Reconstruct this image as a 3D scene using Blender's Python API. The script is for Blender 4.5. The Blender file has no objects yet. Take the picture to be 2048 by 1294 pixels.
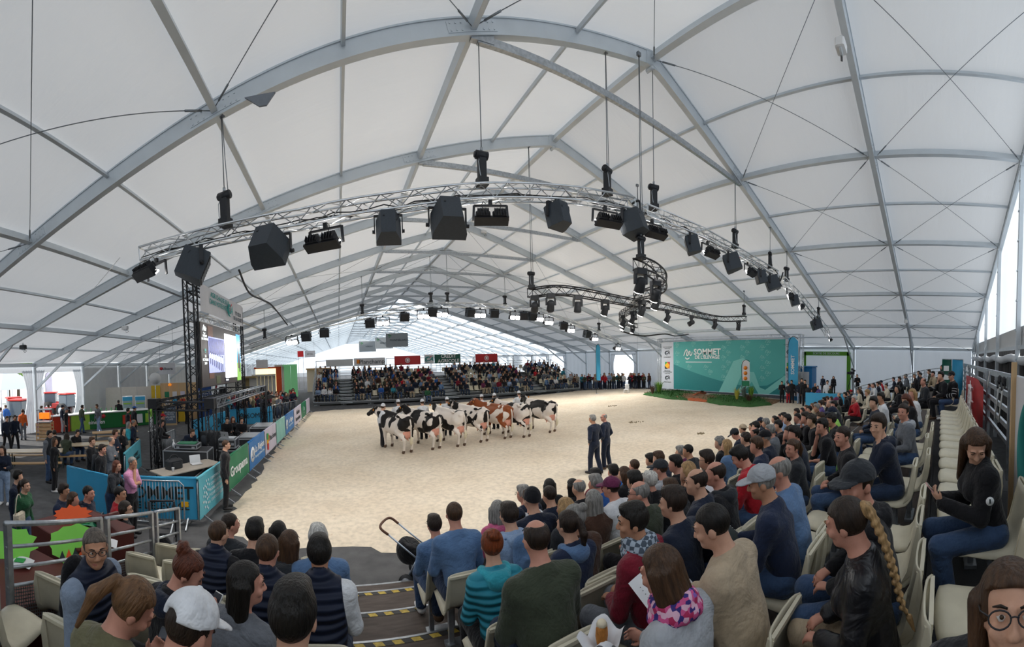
import bpy, bmesh, math, random
import numpy as np
from mathutils import Vector, Matrix, Euler
R_ = math.radians
PI = math.pi
rnd = random.Random(7)
C = bpy.context.scene.collection
S = bpy.context.scene
# camera (a stitched panorama: cylindrical projection)
FPX, CYP, YAW, PIT, ROL, HC = 768.2, 744.06, 0.45204, -0.03386, -0.02388, 3.6
cd = bpy.data.cameras.new('camera')
cd.type = 'PANO'
cd.panorama_type = 'CENTRAL_CYLINDRICAL'
cd.central_cylindrical_radius = 1.0
cd.central_cylindrical_range_u_min = -1024 / FPX
cd.central_cylindrical_range_u_max = 1024 / FPX
cd.central_cylindrical_range_v_min = (CYP - 1294) / FPX
cd.central_cylindrical_range_v_max = CYP / FPX
cd.clip_start = 0.05
cd.clip_end = 800
cam = bpy.data.objects.new('camera', cd)
C.objects.link(cam)
S.camera = cam
def rig_vec(x, y, z):
 """camera axes (right, forward, up) to the world"""
 c, s = math.cos(ROL), math.sin(ROL)
 x, z = x * c - z * s, x * s + z * c
 c, s = math.cos(PIT), math.sin(PIT)
 y, z = y * c - z * s, y * s + z * c
 c, s = math.cos(YAW), math.sin(YAW)
 x, y = x * c + y * s, -x * s + y * c
 return Vector((x, y, z))
_r, _f, _u = rig_vec(1, 0, 0), rig_vec(0, 1, 0), rig_vec(0, 0, 1)
cam.matrix_world = Matrix(((_r.x, _u.x, -_f.x, 0), (_r.y, _u.y, -_f.y, 0), (_r.z, _u.z, -_f.z, HC), (0, 0, 0, 1)))
# sky, sun, exposure
w = bpy.data.worlds.new('world')
S.world = w
w.use_nodes = True
bg = w.node_tree.nodes['Background']
bg.inputs[0].default_value = (0.80, 0.90, 1.0, 1)
bg.inputs[1].default_value = 1.8
sd = bpy.data.lights.new('sun', 'SUN')
sd.energy = 6.5
sd.angle = R_(1.0)
sd.color = (1.0, 0.95, 0.87)
sun = bpy.data.objects.new('sun', sd)
C.objects.link(sun)
sun.rotation_euler = Vector((0.80, 0.22, -0.62)).to_track_quat('-Z', 'Y').to_euler()
vs = S.view_settings
vs.view_transform = 'Standard'
vs.look = 'None'
vs.gamma = 1
vs.use_curve_mapping = False
vs.exposure = 0.0
S.cycles.max_bounces = 6
S.cycles.diffuse_bounces = 4
S.cycles.glossy_bounces = 2
S.cycles.transmission_bounces = 4
S.cycles.transparent_max_bounces = 8
S.cycles.caustics_reflective = False
S.cycles.caustics_refractive = False
S.cycles.sample_clamp_indirect = 6.0
S.cycles.use_denoising = True
# where a pixel of the photograph stands in the hall
def ray(px, py):
 lon = (px - 1024) / FPX
 return rig_vec(math.sin(lon), math.cos(lon), (CYP - py) / FPX)
def gnd(px, py, z=0.0):
 d = ray(px, py)
 t = (z - HC) / d.z
 return Vector((d.x * t, d.y * t, z))
def at_r(px, py, r):
 d = ray(px, py)
 t = r / math.hypot(d.x, d.y)
 return Vector((d.x * t, d.y * t, HC + d.z * t))
def at_y(px, py, Y):
 d = ray(px, py)
 t = Y / d.y
 return Vector((d.x * t, Y, HC + d.z * t))
def at_x(px, py, X):
 d = ray(px, py)
 t = X / d.x
 return Vector((X, d.y * t, HC + d.z * t))
# materials
MATS = {}
def mat(name, col, rough=0.6, metal=0.0, var=0.06, scale=8.0, bump=0.0, bscale=40.0, emit=0.0, trans=0.0, spec=0.4, sheen=0.0, stretch=None, folds=False):
 """plain procedural material: colour with a little noise, optional bump, emission, translucency"""
 if name in MATS:
  return MATS[name]
 m = bpy.data.materials.new(name)
 m.use_nodes = True
 nt = m.node_tree
 N, L = nt.nodes, nt.links
 b = N['Principled BSDF']
 out = N['Material Output']
 b.inputs['Roughness'].default_value = rough
 b.inputs['Metallic'].default_value = metal
 b.inputs['Specular IOR Level'].default_value = spec
 if sheen:
  b.inputs['Sheen Weight'].default_value = sheen
 c4 = (col[0], col[1], col[2], 1)
 m.diffuse_color = c4
 tc = None
 if var or bump:
  tc = N.new('ShaderNodeTexCoord')
  src = tc.outputs['Object']
  if stretch:
   mp = N.new('ShaderNodeMapping')
   mp.inputs['Scale'].default_value = stretch
   L.new(src, mp.inputs['Vector'])
   src = mp.outputs['Vector']
 if var:
  n = N.new('ShaderNodeTexNoise')
  n.inputs['Scale'].default_value = scale
  n.inputs['Detail'].default_value = 3
  L.new(src, n.inputs['Vector'])
  r = N.new('ShaderNodeValToRGB')
  r.color_ramp.elements[0].position = 0.3
  r.color_ramp.elements[1].position = 0.7
  r.color_ramp.elements[0].color = tuple(max(0, x * (1 - var)) for x in col) + (1,)
  r.color_ramp.elements[1].color = tuple(min(1, x * (1 + var)) for x in col) + (1,)
  L.new(n.outputs['Fac'], r.inputs['Fac'])
  L.new(r.outputs['Color'], b.inputs['Base Color'])
 else:
  b.inputs['Base Color'].default_value = c4
 if bump:
  n2 = N.new('ShaderNodeTexNoise')
  n2.inputs['Scale'].default_value = bscale
  n2.inputs['Detail'].default_value = 2
  L.new(src, n2.inputs['Vector'])
  bp = N.new('ShaderNodeBump')
  bp.inputs['Strength'].default_value = bump
  bp.inputs['Distance'].default_value = 0.02
  if folds:
   n3 = N.new('ShaderNodeTexNoise')
   n3.inputs['Scale'].default_value = 5.5
   n3.inputs['Detail'].default_value = 3
   n3.inputs['Distortion'].default_value = 1.6
   L.new(src, n3.inputs['Vector'])
   ad = N.new('ShaderNodeMath')
   ad.operation = 'MULTIPLY_ADD'
   ad.inputs[1].default_value = 3.2
   L.new(n3.outputs['Fac'], ad.inputs[0])
   L.new(n2.outputs['Fac'], ad.inputs[2])
   L.new(ad.outputs[0], bp.inputs['Height'])
  else:
   L.new(n2.outputs['Fac'], bp.inputs['Height'])
  L.new(bp.outputs['Normal'], b.inputs['Normal'])
 if emit:
  b.inputs['Emission Color'].default_value = c4
  b.inputs['Emission Strength'].default_value = emit
 if trans:
  t = N.new('ShaderNodeBsdfTranslucent')
  t.inputs['Color'].default_value = c4
  mx = N.new('ShaderNodeMixShader')
  mx.inputs['Fac'].default_value = trans
  L.new(b.outputs[0], mx.inputs[1])
  L.new(t.outputs[0], mx.inputs[2])
  L.new(mx.outputs[0], out.inputs['Surface'])
 MATS[name] = m
 return m
def tag(o, label=None, cat=None, group=None, kind=None):
 if label: o['label'] = label
 if cat: o['category'] = cat
 if group: o['group'] = group
 if kind: o['kind'] = kind
 return o
def link(o, parent=None):
 C.objects.link(o)
 if parent is not None:
  o.parent = parent
 return o
def empty(name, loc=(0, 0, 0), rz=0.0, parent=None):
 o = bpy.data.objects.new(name, None)
 o.empty_display_size = 0.1
 o.location = loc
 o.rotation_euler = (0, 0, rz)
 return link(o, parent)
def thing(name, label, cat, loc=(0, 0, 0), rz=0.0, group=None, kind=None):
 return tag(empty(name, loc, rz), label, cat, group, kind)
def obj(name, me, parent=None, loc=(0, 0, 0), rot=(0, 0, 0), mats=None):
 """one more object on shared mesh data (one per mesh of a list); mats overrides its material slots on the object"""
 if isinstance(me, list):
  return [obj(name, x, parent, loc, rot, mats) for x in me][0]
 o = bpy.data.objects.new(name, me)
 o.location = loc
 o.rotation_euler = rot
 link(o, parent)
 if mats:
  for i, m in enumerate(mats):
   if i < len(o.material_slots):
    o.material_slots[i].link = 'OBJECT'
    o.material_slots[i].material = m
 return o
def copy_tree(o, parent=None):
 c = o.copy()
 link(c)
 c.parent = parent
 for ch in o.children:
  copy_tree(ch, c)
 return c
class MB:
 """collects boxes, bars, tubes, prisms into one mesh"""
 def __init__(self):
  self.v, self.f, self.mi, self.sm = [], [], [], []
  self.cur = 0
  self.pc = []
 def add(self, vs, fs, smooth=False):
  b = len(self.v)
  self.pc.append((b, len(self.f), len(fs)))
  self.v += [tuple(p) for p in vs]
  for f in fs:
   self.f.append(tuple(b + i for i in f))
   self.mi.append(self.cur)
   self.sm.append(smooth)
  return self
 def box(self, c, s, rz=0.0, M=None):
  x, y, z = s[0] / 2, s[1] / 2, s[2] / 2
  P = [Vector((a, b, d)) for a in (-x, x) for b in (-y, y) for d in (-z, z)]
  if M is None:
   M = Matrix.Rotation(rz, 3, 'Z')
  P = [M @ p + Vector(c) for p in P]
  return self.add(P, [(0, 1, 3, 2), (4, 6, 7, 5), (0, 4, 5, 1), (2, 3, 7, 6), (0, 2, 6, 4), (1, 5, 7, 3)])
 def cbox(self, c, s, ch=0.02, rz=0.0):
  """box with chamfered vertical edges and a chamfered top"""
  x, y, z = s[0] / 2, s[1] / 2, s[2] / 2
  M = Matrix.Rotation(rz, 3, 'Z')
  def ring(x, y, z):
   k = ch
   return [(-x + k, -y, z), (x - k, -y, z), (x, -y + k, z), (x, y - k, z), (x - k, y, z), (-x + k, y, z), (-x, y - k, z), (-x, -y + k, z)]
  P = ring(x, y, -z) + ring(x, y, z - ch) + ring(x - ch, y - ch, z)
  F = [tuple(range(7, -1, -1)), tuple(range(16, 24))]
  for r in (0, 8):
   for i in range(8):
    j = (i + 1) % 8
    F.append((r + i, r + j, r + 8 + j, r + 8 + i))
  return self.add([M @ Vector(p) + Vector(c) for p in P], F)
 def bar(self, a, b, wd, ht, up=(0, 0, 1)):
  a, b, up = Vector(a), Vector(b), Vector(up)
  d = (b - a).normalized()
  s = d.cross(up)
  if s.length < 1e-4:
   s = d.cross(Vector((0, 1, 0)))
  s.normalize()
  u = s.cross(d)
  P = []
  for p in (a, b):
   for i, j in ((-1, -1), (1, -1), (1, 1), (-1, 1)):
    P.append(p + s * (wd / 2 * i) + u * (ht / 2 * j))
  return self.add(P, [(3, 2, 1, 0), (4, 5, 6, 7), (0, 1, 5, 4), (1, 2, 6, 5), (2, 3, 7, 6), (3, 0, 4, 7)])
 def tube(self, pts, r, n=6, closed=False, cap=True):
  pts = [Vector(p) for p in pts]
  rr = r if isinstance(r, (list, tuple)) else [r] * len(pts)
  P, F = [], []
  m = len(pts)
  prev = None
  for i, p in enumerate(pts):
   if closed:
    t = pts[(i + 1) % m] - pts[i - 1]
   else:
    t = pts[min(i + 1, m - 1)] - pts[max(i - 1, 0)]
   t.normalize()
   if prev is None:
    a = Vector((0, 0, 1)) if abs(t.z) < 0.9 else Vector((1, 0, 0))
    s = t.cross(a).normalized()
   else:
    s = (prev - t * prev.dot(t))
    s = s.normalized() if s.length > 1e-5 else t.orthogonal().normalized()
   prev = s
   u = t.cross(s)
   for k in range(n):
    an = 2 * PI * k / n
    P.append(p + (s * math.cos(an) + u * math.sin(an)) * rr[i])
  for i in range(m if closed else m - 1):
   a, b = i * n, ((i + 1) % m) * n
   for k in range(n):
    F.append((a + k, a + (k + 1) % n, b + (k + 1) % n, b + k))
  if not closed and cap:
   F.append(tuple(range(n - 1, -1, -1)))
   F.append(tuple(range((m - 1) * n, m * n)))
  return self.add(P, F, n > 4)
 def cyl(self, c, r, h, n=12, r2=None):
  c = Vector(c)
  return self.tube([c, c + Vector((0, 0, h))], [r, r if r2 is None else r2], n)
 def lathe(self, prof, c=(0, 0, 0), n=12):
  c = Vector(c)
  P, F = [], []
  for r, z in prof:
   for k in range(n):
    a = 2 * PI * k / n
    P.append(c + Vector((r * math.cos(a), r * math.sin(a), z)))
  for i in range(len(prof) - 1):
   for k in range(n):
    F.append((i * n + k, i * n + (k + 1) % n, (i + 1) * n + (k + 1) % n, (i + 1) * n + k))
  F.append(tuple(range(n - 1, -1, -1)))
  F.append(tuple(range((len(prof) - 1) * n, len(prof) * n)))
  return self.add(P, F, True)
 def prism(self, poly, y0, y1, M=None):
  """polygon in (x, z) extruded along y"""
  n = len(poly)
  P = [Vector((x, y0, z)) for x, z in poly] + [Vector((x, y1, z)) for x, z in poly]
  if M is not None:
   P = [M @ p for p in P]
  F = [tuple(range(n)), tuple(range(2 * n - 1, n - 1, -1))]
  for i in range(n):
   j = (i + 1) % n
   F.append((j, i, n + i, n + j))
  return self.add(P, F)
 def grid(self, fn, nu, nv, smooth=True):
  P = [fn(i / nu, j / nv) for i in range(nu + 1) for j in range(nv + 1)]
  F = []
  for i in range(nu):
   for j in range(nv):
    a = i * (nv + 1) + j
    F.append((a, a + nv + 1, a + nv + 2, a + 1))
  return self.add(P, F, smooth)
 def mesh(self, name, mats):
  me = bpy.data.meshes.new(name)
  me.from_pydata(self.v, [], self.f)
  for m in (mats if isinstance(mats, (list, tuple)) else [mats]):
   me.materials.append(m)
  me.polygons.foreach_set('material_index', self.mi)
  me.polygons.foreach_set('use_smooth', self.sm)
  me.update()
  return me
 def parts(self, name, mats):
  """one mesh for every group of pieces that lie apart"""
  n = len(self.pc)
  if n < 2 or n > 260:
   return [self.mesh(name, mats)]
  V = np.array(self.v)
  end = [p[0] for p in self.pc[1:]] + [len(V)]
  lo = np.array([V[p[0]:e].min(0) for p, e in zip(self.pc, end)])
  hi = np.array([V[p[0]:e].max(0) for p, e in zip(self.pc, end)])
  sz = (hi - lo).max(1)
  grp = list(range(n))
  def root(i):
   while grp[i] != i: i = grp[i]
   return i
  for i in range(n):
   gap = np.maximum(0, np.maximum(lo[i] - hi, lo - hi[i]))
   near = np.sqrt((gap ** 2).sum(1)) < .42 * np.maximum(sz[i], sz)
   for j in np.nonzero(near)[0]:
    if j > i: grp[root(int(j))] = root(i)
  out = []
  for g in sorted(set(root(i) for i in range(n))):
   q = MB()
   for i in range(n):
    if root(i) != g: continue
    b, f0, nf = self.pc[i]
    q.pc.append((len(q.v), len(q.f), nf))
    d = len(q.v) - b
    q.v += self.v[b:end[i]]
    for k in range(f0, f0 + nf):
     q.f.append(tuple(x + d for x in self.f[k])); q.mi.append(self.mi[k]); q.sm.append(self.sm[k])
   out.append(q.mesh(name, mats))
  return out
 def build(self, name, mats, parent=None, loc=(0, 0, 0), rz=0.0, split=True):
  return obj(name, self.parts(name, mats) if split and parent is not None else self.mesh(name, mats), parent, loc, (0, 0, rz))
def text(name, body, size, m, parent, loc, rot, align='CENTER', ext=0.003, shear=0.0, sx=1.0, bold=0.0):
 cu = bpy.data.curves.new(name, 'FONT')
 cu.body = body
 cu.size = size
 cu.align_x = align
 cu.align_y = 'CENTER'
 cu.extrude = ext
 cu.shear = shear
 cu.offset = bold
 cu.resolution_u = 2
 cu.materials.append(m)
 o = bpy.data.objects.new(name, cu)
 o.location = loc
 o.rotation_euler = rot
 o.scale = (sx, 1, 1)
 return link(o, parent)
# the show's mark: a brushed zigzag over a short smile, drawn in a unit square
def mark(name, size, m, parent, loc, rot, ext=0.003):
 cu = bpy.data.curves.new(name, 'CURVE')
 cu.dimensions = '3D'
 cu.bevel_depth = 0.055 * size
 cu.bevel_resolution = 1
 cu.resolution_u = 6
 for pts in ([(-.5, -.12), (-.18, .42), (-.1, .38), (-.12, -.1), (-.02, -.08), (.2, .28), (.22, -.02), (.32, -.08), (.5, .22)],
    [(-.34, -.3), (-.1, -.42), (.16, -.32)]):
  sp = cu.splines.new('BEZIER')
  sp.bezier_points.add(len(pts) - 1)
  for b, p in zip(sp.bezier_points, pts):
   b.co = (p[0] * size, p[1] * size, 0)
   b.handle_left_type = b.handle_right_type = 'AUTO'
 cu.materials.append(m)
 o = bpy.data.objects.new(name, cu)
 o.location = loc
 o.rotation_euler = rot
 o.scale = (1, 1, 0.12)
 return link(o, parent)
steel = mat('galvanised_steel', (0.42, 0.45, 0.48), 0.38, 0.75, 0.18, 14, 0.05, 60)
alu = mat('tent_aluminium', (0.60, 0.65, 0.69), 0.42, 0.25, 0.05, 2)
alu_bright = mat('truss_aluminium', (0.72, 0.75, 0.78), 0.28, 0.85, 0.04, 10)
black_metal = mat('black_metal', (0.025, 0.026, 0.03), 0.45, 0.3, 0.1, 10)
black_plastic = mat('black_plastic', (0.022, 0.024, 0.028), 0.55, 0.0, 0.1, 10)
speaker_grey = mat('speaker_coating', (0.045, 0.055, 0.068), 0.6, 0.0, 0.08, 30, 0.1, 200)
white_paint = mat('white_paint', (0.8, 0.8, 0.8), 0.5, 0, 0.02)
white_paper = mat('white_paper', (0.78, 0.79, 0.82), 0.7, 0, 0.02)
cable_black = mat('cable_black', (0.02, 0.02, 0.02), 0.6, 0, 0)
wire_steel = mat('wire_rope', (0.22, 0.24, 0.26), 0.4, 0.7, 0)
# the hall: a frame tent, ridge along Y
SP, Y0 = 5.0, -2.58
RX, RZ = 8.0, 11.77            # ridge
WR, WL, EZ = 32.0, -17.64, 4.29  # walls and eaves
NB = 26
def fabric(name, col, tr, bump=0.25, clear=0.0, warm=None):
 m = bpy.data.materials.new(name)
 m.use_nodes = True
 N, L = m.node_tree.nodes, m.node_tree.links
 N.remove(N['Principled BSDF'])
 out = N['Material Output']
 d = N.new('ShaderNodeBsdfPrincipled')
 d.inputs['Base Color'].default_value = (*col, 1)
 d.inputs['Roughness'].default_value = 0.42
 d.inputs['Specular IOR Level'].default_value = 0.35
 t = N.new('ShaderNodeBsdfTranslucent')
 t.inputs['Color'].default_value = (*(warm or col), 1)
 mx = N.new('ShaderNodeMixShader')
 mx.inputs['Fac'].default_value = tr
 L.new(d.outputs[0], mx.inputs[1])
 L.new(t.outputs[0], mx.inputs[2])
 last = mx
 if clear:
  tp = N.new('ShaderNodeBsdfTransparent')
  m2 = N.new('ShaderNodeMixShader')
  m2.inputs['Fac'].default_value = clear
  L.new(mx.outputs[0], m2.inputs[1])
  L.new(tp.outputs[0], m2.inputs[2])
  last = m2
 L.new(last.outputs[0], out.inputs['Surface'])
 tc = N.new('ShaderNodeTexCoord')
 mp = N.new('ShaderNodeMapping')
 mp.inputs['Scale'].default_value = (0.25, 2.2, 1)
 mp.inputs['Rotation'].default_value = (0, 0, 0.35)
 n = N.new('ShaderNodeTexNoise')
 n.inputs['Scale'].default_value = 1.3
 n.inputs['Detail'].default_value = 5
 n.inputs['Roughness'].default_value = 0.55
 bp = N.new('ShaderNodeBump')
 bp.inputs['Strength'].default_value = bump
 bp.inputs['Distance'].default_value = 0.08
 L.new(tc.outputs['Object'], mp.inputs['Vector'])
 L.new(mp.outputs['Vector'], n.inputs['Vector'])
 L.new(n.outputs['Fac'], bp.inputs['Height'])
 L.new(bp.outputs['Normal'], d.inputs['Normal'])
 L.new(bp.outputs['Normal'], t.inputs['Normal'])
 return m
roof_fab = fabric('roof_fabric', (0.74, 0.73, 0.71), 0.145, 0.3, warm=(0.71, 0.73, 0.765))
clear_fab = fabric('clear_roof_film', (0.88, 0.89, 0.90), 0.85, 0.15, 0.6)
wall_fab = fabric('wall_fabric', (0.70, 0.73, 0.77), 0.22, 0.35)
gable_fab = fabric('gable_fabric', (0.86, 0.89, 0.93), 0.8, 0.3)
grey_fab = mat('grey_wall_fabric', (0.62, 0.63, 0.64), 0.7, 0, 0.03, 3, 0.2, 5)
asphalt = mat('asphalt', (0.085, 0.085, 0.088), 0.85, 0, 0.25, 3.0, 0.4, 120)
MB().box((6, 60, -0.06), (120, 260, 0.12)).build('floor', asphalt)['kind'] = 'structure'
def sand_mat():
 m = bpy.data.materials.new('arena_sand')
 m.use_nodes = True
 N, L = m.node_tree.nodes, m.node_tree.links
 b = N['Principled BSDF']
 b.inputs['Roughness'].default_value = 0.95
 b.inputs['Specular IOR Level'].default_value = 0.1
 tc = N.new('ShaderNodeTexCoord')
 n1 = N.new('ShaderNodeTexNoise'); n1.inputs['Scale'].default_value = 0.45; n1.inputs['Detail'].default_value = 6
 n2 = N.new('ShaderNodeTexNoise'); n2.inputs['Scale'].default_value = 9; n2.inputs['Detail'].default_value = 6
 n3 = N.new('ShaderNodeTexNoise'); n3.inputs['Scale'].default_value = 2.2; n3.inputs['Detail'].default_value = 8; n3.inputs['Roughness'].default_value = .7
 for n in (n1, n2, n3):
  L.new(tc.outputs['Object'], n.inputs['Vector'])
 r1 = N.new('ShaderNodeValToRGB')
 r1.color_ramp.elements[0].color = (0.67, 0.57, 0.44, 1); r1.color_ramp.elements[0].position = .32
 r1.color_ramp.elements[1].color = (0.76, 0.67, 0.54, 1); r1.color_ramp.elements[1].position = .66
 L.new(n1.outputs['Fac'], r1.inputs['Fac'])
 r2 = N.new('ShaderNodeValToRGB')
 r2.color_ramp.elements[0].color = (0.80, 0.80, 0.80, 1); r2.color_ramp.elements[0].position = .3
 r2.color_ramp.elements[1].color = (1, 1, 1, 1); r2.color_ramp.elements[1].position = .62
 L.new(n2.outputs['Fac'], r2.inputs['Fac'])
 mx = N.new('ShaderNodeMixRGB'); mx.blend_type = 'MULTIPLY'; mx.inputs[0].default_value = 1
 L.new(r1.outputs['Color'], mx.inputs[1]); L.new(r2.outputs['Color'], mx.inputs[2])
 # scattered dark flecks
 r3 = N.new('ShaderNodeValToRGB')
 r3.color_ramp.elements[0].color = (0.78, 0.72, 0.66, 1); r3.color_ramp.elements[0].position = .28
 r3.color_ramp.elements[1].color = (1, 1, 1, 1); r3.color_ramp.elements[1].position = .36
 L.new(n3.outputs['Fac'], r3.inputs['Fac'])
 m2 = N.new('ShaderNodeMixRGB'); m2.blend_type = 'MULTIPLY'; m2.inputs[0].default_value = 1
 L.new(mx.outputs['Color'], m2.inputs[1]); L.new(r3.outputs['Color'], m2.inputs[2])
 L.new(m2.outputs['Color'], b.inputs['Base Color'])
 bp = N.new('ShaderNodeBump'); bp.inputs['Strength'].default_value = 0.6; bp.inputs['Distance'].default_value = 0.03
 L.new(n2.outputs['Fac'], bp.inputs['Height']); L.new(bp.outputs['Normal'], b.inputs['Normal'])
 return m
sand = sand_mat()
# outline of the sand, with a frayed rim, filled as a fan of rings
rim = [(-2.75, 8.3), (-2.2, 7.8), (-1.3, 7.55), (0.1, 7.45), (1.5, 7.1), (3.0, 6.75), (6, 6.5), (12, 6.5), (18, 6.6), (24, 7.2), (27.5, 9.5), (29.3, 12.5), (30.3, 18), (31.2, 27), (30.0, 31.5), (25, 33.8), (18, 32.3), (12, 31.2), (5, 30.6), (-0.5, 30.3), (-2.4, 29.2), (-2.7, 22), (-2.75, 14)]
def resample(poly, step):
 out = []
 n = len(poly)
 for i in range(n):
  a, b = Vector(poly[i] + (0,)), Vector(poly[(i + 1) % n] + (0,))
  k = max(1, int((b - a).length / step))
  for j in range(k):
   out.append(a.lerp(b, j / k))
 return out
rr = resample(rim, 0.35)
ctr = Vector((13, 19, 0))
mbs = MB()
nr = len(rr)
P = []
for q, (fr, z) in enumerate(((0.0, .05), (0.5, .055), (0.9, .05), (0.985, .035), (1.0, .004))):
 for i, p in enumerate(rr):
  fz = fr + (rnd.uniform(-.006, .012) if q >= 3 else 0)
  v = ctr.lerp(p, fz)
  P.append((v.x, v.y, z + (rnd.uniform(-.012, .012) if 0 < q < 4 else 0)))
F = []
for q in range(4):
 for i in range(nr):
  j = (i + 1) % nr
  F.append((q * nr + i, q * nr + j, (q + 1) * nr + j, (q + 1) * nr + i))
mbs.add(P, F, True)
lot = mat('sunlit_yard', (0.52, 0.51, 0.49), .9, 0, .12, .6)
MB().box((WL - 33, 40, -.03), (64, 180, .1)).build('floor_outside_left', lot)['kind'] = 'structure'
MB().box((WR + 22, 40, -.03), (42, 180, .1)).build('floor_outside_right', lot)['kind'] = 'structure'
o = mbs.build('floor_arena_sand', sand)
tag(o, kind='structure')
# ---- frames
def rafter_z(x):
 if x >= RX:
  return RZ + (EZ - RZ) * (x - RX) / (WR - RX)
 return RZ + (EZ - RZ) * (RX - x) / (RX - WL)
def rafter_mesh(a, b):
 """hollow aluminium profile: box with grooved flanges"""
 m = MB()
 m.bar(a, b, 0.13, 0.30)
 d = (Vector(b) - Vector(a)).normalized()
 n = d.cross(Vector((0, 1, 0))).normalized()
 if n.z < 0: n = -n
 for s in (-1, 1):
  m.bar(Vector(a) + n * 0.165 * s, Vector(b) + n * 0.165 * s, 0.17, 0.035)
 # joint plates with bolts near each thick purlin
 for t in (.2, .4, .6, .8):
  c = Vector(a).lerp(Vector(b), t)
  m.bar(c - d * .55, c + d * .55, 0.15, 0.22)
  for u in (-.48, -.36, -.24, .24, .36, .48):
   for v in (-.07, .07):
    p = c + d * u + n * v
    m.box(p, (0.03, 0.175, 0.03))
 return m
ridge, eR, eL = (RX, 0, RZ), (WR, 0, EZ), (WL, 0, EZ)
raf_r = rafter_mesh(ridge, eR).mesh('rafter_right', alu)
raf_l = rafter_mesh(ridge, eL).mesh('rafter_left', alu)
m = MB()
m.box((WR, 0, EZ / 2), (0.26, 0.14, EZ)); m.box((WR - .1, 0, .02), (.6, .4, .04)); col_r = m.mesh('column', alu)
m = MB()
m.box((WL, 0, EZ / 2), (0.26, 0.14, EZ)); m.box((WL + .1, 0, .02), (.6, .4, .04)); col_l = m.mesh('column', alu)
m = MB(); m.bar((WR - 3.6, 0, rafter_z(WR - 3.6) - .15), (WR - .1, 0, 2.75), .09, .14); kn_r = m.mesh('knee_brace', alu)
m = MB(); m.bar((WL + 3.6, 0, rafter_z(WL + 3.6) - .15), (WL + .1, 0, 2.75), .09, .14); kn_l = m.mesh('knee_brace', alu)
m = MB()
ca, cb = (RX - 5.0, 0, rafter_z(RX - 5.0) - .22), (RX + 4.7, 0, rafter_z(RX + 4.7) - .22)
m.bar(ca, cb, .1, .16); m.box((ca[0] + .1, 0, ca[2] + .05), (.5, .12, .2)); m.box((cb[0] - .1, 0, cb[2] + .05), (.5, .12, .2))
collar = m.mesh('collar_tie', steel)
m = MB(); m.box((RX, 0, RZ - .05), (.5, .16, .42)); m.tube([(RX - .05, -.12, RZ - .28), (RX - .05, .12, RZ - .28)], .06, 8); apex = m.mesh('apex_joint', alu)
thick = [0.2, 0.4, 0.6, 0.8]
thin = [0.1, 0.3, 0.5, 0.7, 0.9]
def slope_pt(side, t, dz=0.0):
 x = RX + ((WR - RX) if side > 0 else (WL - RX)) * t
 return Vector((x, 0, RZ + (EZ - RZ) * t + dz))
def purlin_mesh(side, t, wd, ht, dz):
 m = MB()
 p = slope_pt(side, t, dz)
 n = Vector((.3 * side, 0, 1)).normalized()
 m.bar(p + Vector((0, .07, 0)), p + Vector((0, SP - .07, 0)), wd, ht, n)
 return m
pur = []
for side in (1, -1):
 for t in thick:
  pur.append(purlin_mesh(side, t, .13, .2, .02).mesh('purlin', alu))
 for t in thin:
  pur.append(purlin_mesh(side, t, .07, .09, .10).mesh('purlin_thin', alu))
 pur.append(purlin_mesh(side, 0.995, .16, .2, .0).mesh('eave_beam', alu))
pur.append(purlin_mesh(1, 0.0, .16, .22, .03).mesh('ridge_purlin', alu))
# wire cross bracing of the end bays
def brace_mesh(side):
 m = MB()
 tt = [0.0] + thick + [1.0]
 for a, b in zip(tt[:-1], tt[1:]):
  p, q = slope_pt(side, a, -.06), slope_pt(side, b, -.06)
  for s0, s1 in ((.1, SP - .1), (SP - .1, .1)):
   A, B = p + Vector((0, s0, 0)), q + Vector((0, s1, 0))
   m.tube([A, B], .009, 5)
   d = (B - A)
   for u in (.06, .94):
    c = A + d * u
    m.tube([c - d.normalized() * .18, c + d.normalized() * .18], .022, 6)
 return m
brace_r = brace_mesh(1).mesh('wire_bracing', wire_steel)
brace_l = brace_mesh(-1).mesh('wire_bracing', wire_steel)
for k in range(NB):
 y = Y0 + SP * k
 fr = empty('roof_frame', (0, y, 0))
 fr['kind'] = 'structure'
 for nm, me in (('rafter', raf_r), ('rafter', raf_l), ('column', col_r), ('column', col_l), ('knee_brace', kn_r), ('knee_brace', kn_l)):
  obj(nm, me, fr)
 if k > 1:
  obj('apex_joint', apex, fr)
  obj('collar_tie', collar, fr)
 elif k == 1:
  obj('apex_joint', apex, fr)
 if k < NB - 1:
  for me in pur:
   if k < 14 or me.name != 'purlin_thin':
    obj(me.name.split('.')[0], me, fr)
 if k < 2 or k in (5, 6):
  obj('wire_bracing', brace_r, fr)
  obj('wire_bracing', brace_l, fr)
# ---- roof fabric, one panel to a bay and a slope
def panel_mesh(side, y0, y1, seed):
 r = random.Random(seed)
 ph = [r.uniform(0, 6.28) for _ in range(4)]
 def fn(u, v):
  p = slope_pt(side, u, .20)
  sag = -0.05 * math.sin(PI * v) * (1 - (abs(((u * 10) % 1) - .5) * 2) ** 2 * .2)
  wv = .012 * math.sin(u * 60 + ph[0] + 3 * v) * math.sin(PI * v)
  return (p.x, y0 + (y1 - y0) * v, p.z + sag + wv)
 return MB().grid(fn, 40, 8)
ceil = empty('ceiling')
ceil['kind'] = 'structure'
pm = {s: [panel_mesh(s, 0, SP, 3 + q + s).mesh('roof_panel', roof_fab) for q in range(2)] for s in (1, -1)}
pc = {s: panel_mesh(s, 2.3, 4.9, 9).mesh('clear_roof_strip', clear_fab) for s in (1, -1)}
pr = {s: panel_mesh(s, -.1, 2.3, 9).mesh('roof_panel', roof_fab) for s in (1, -1)}
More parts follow.
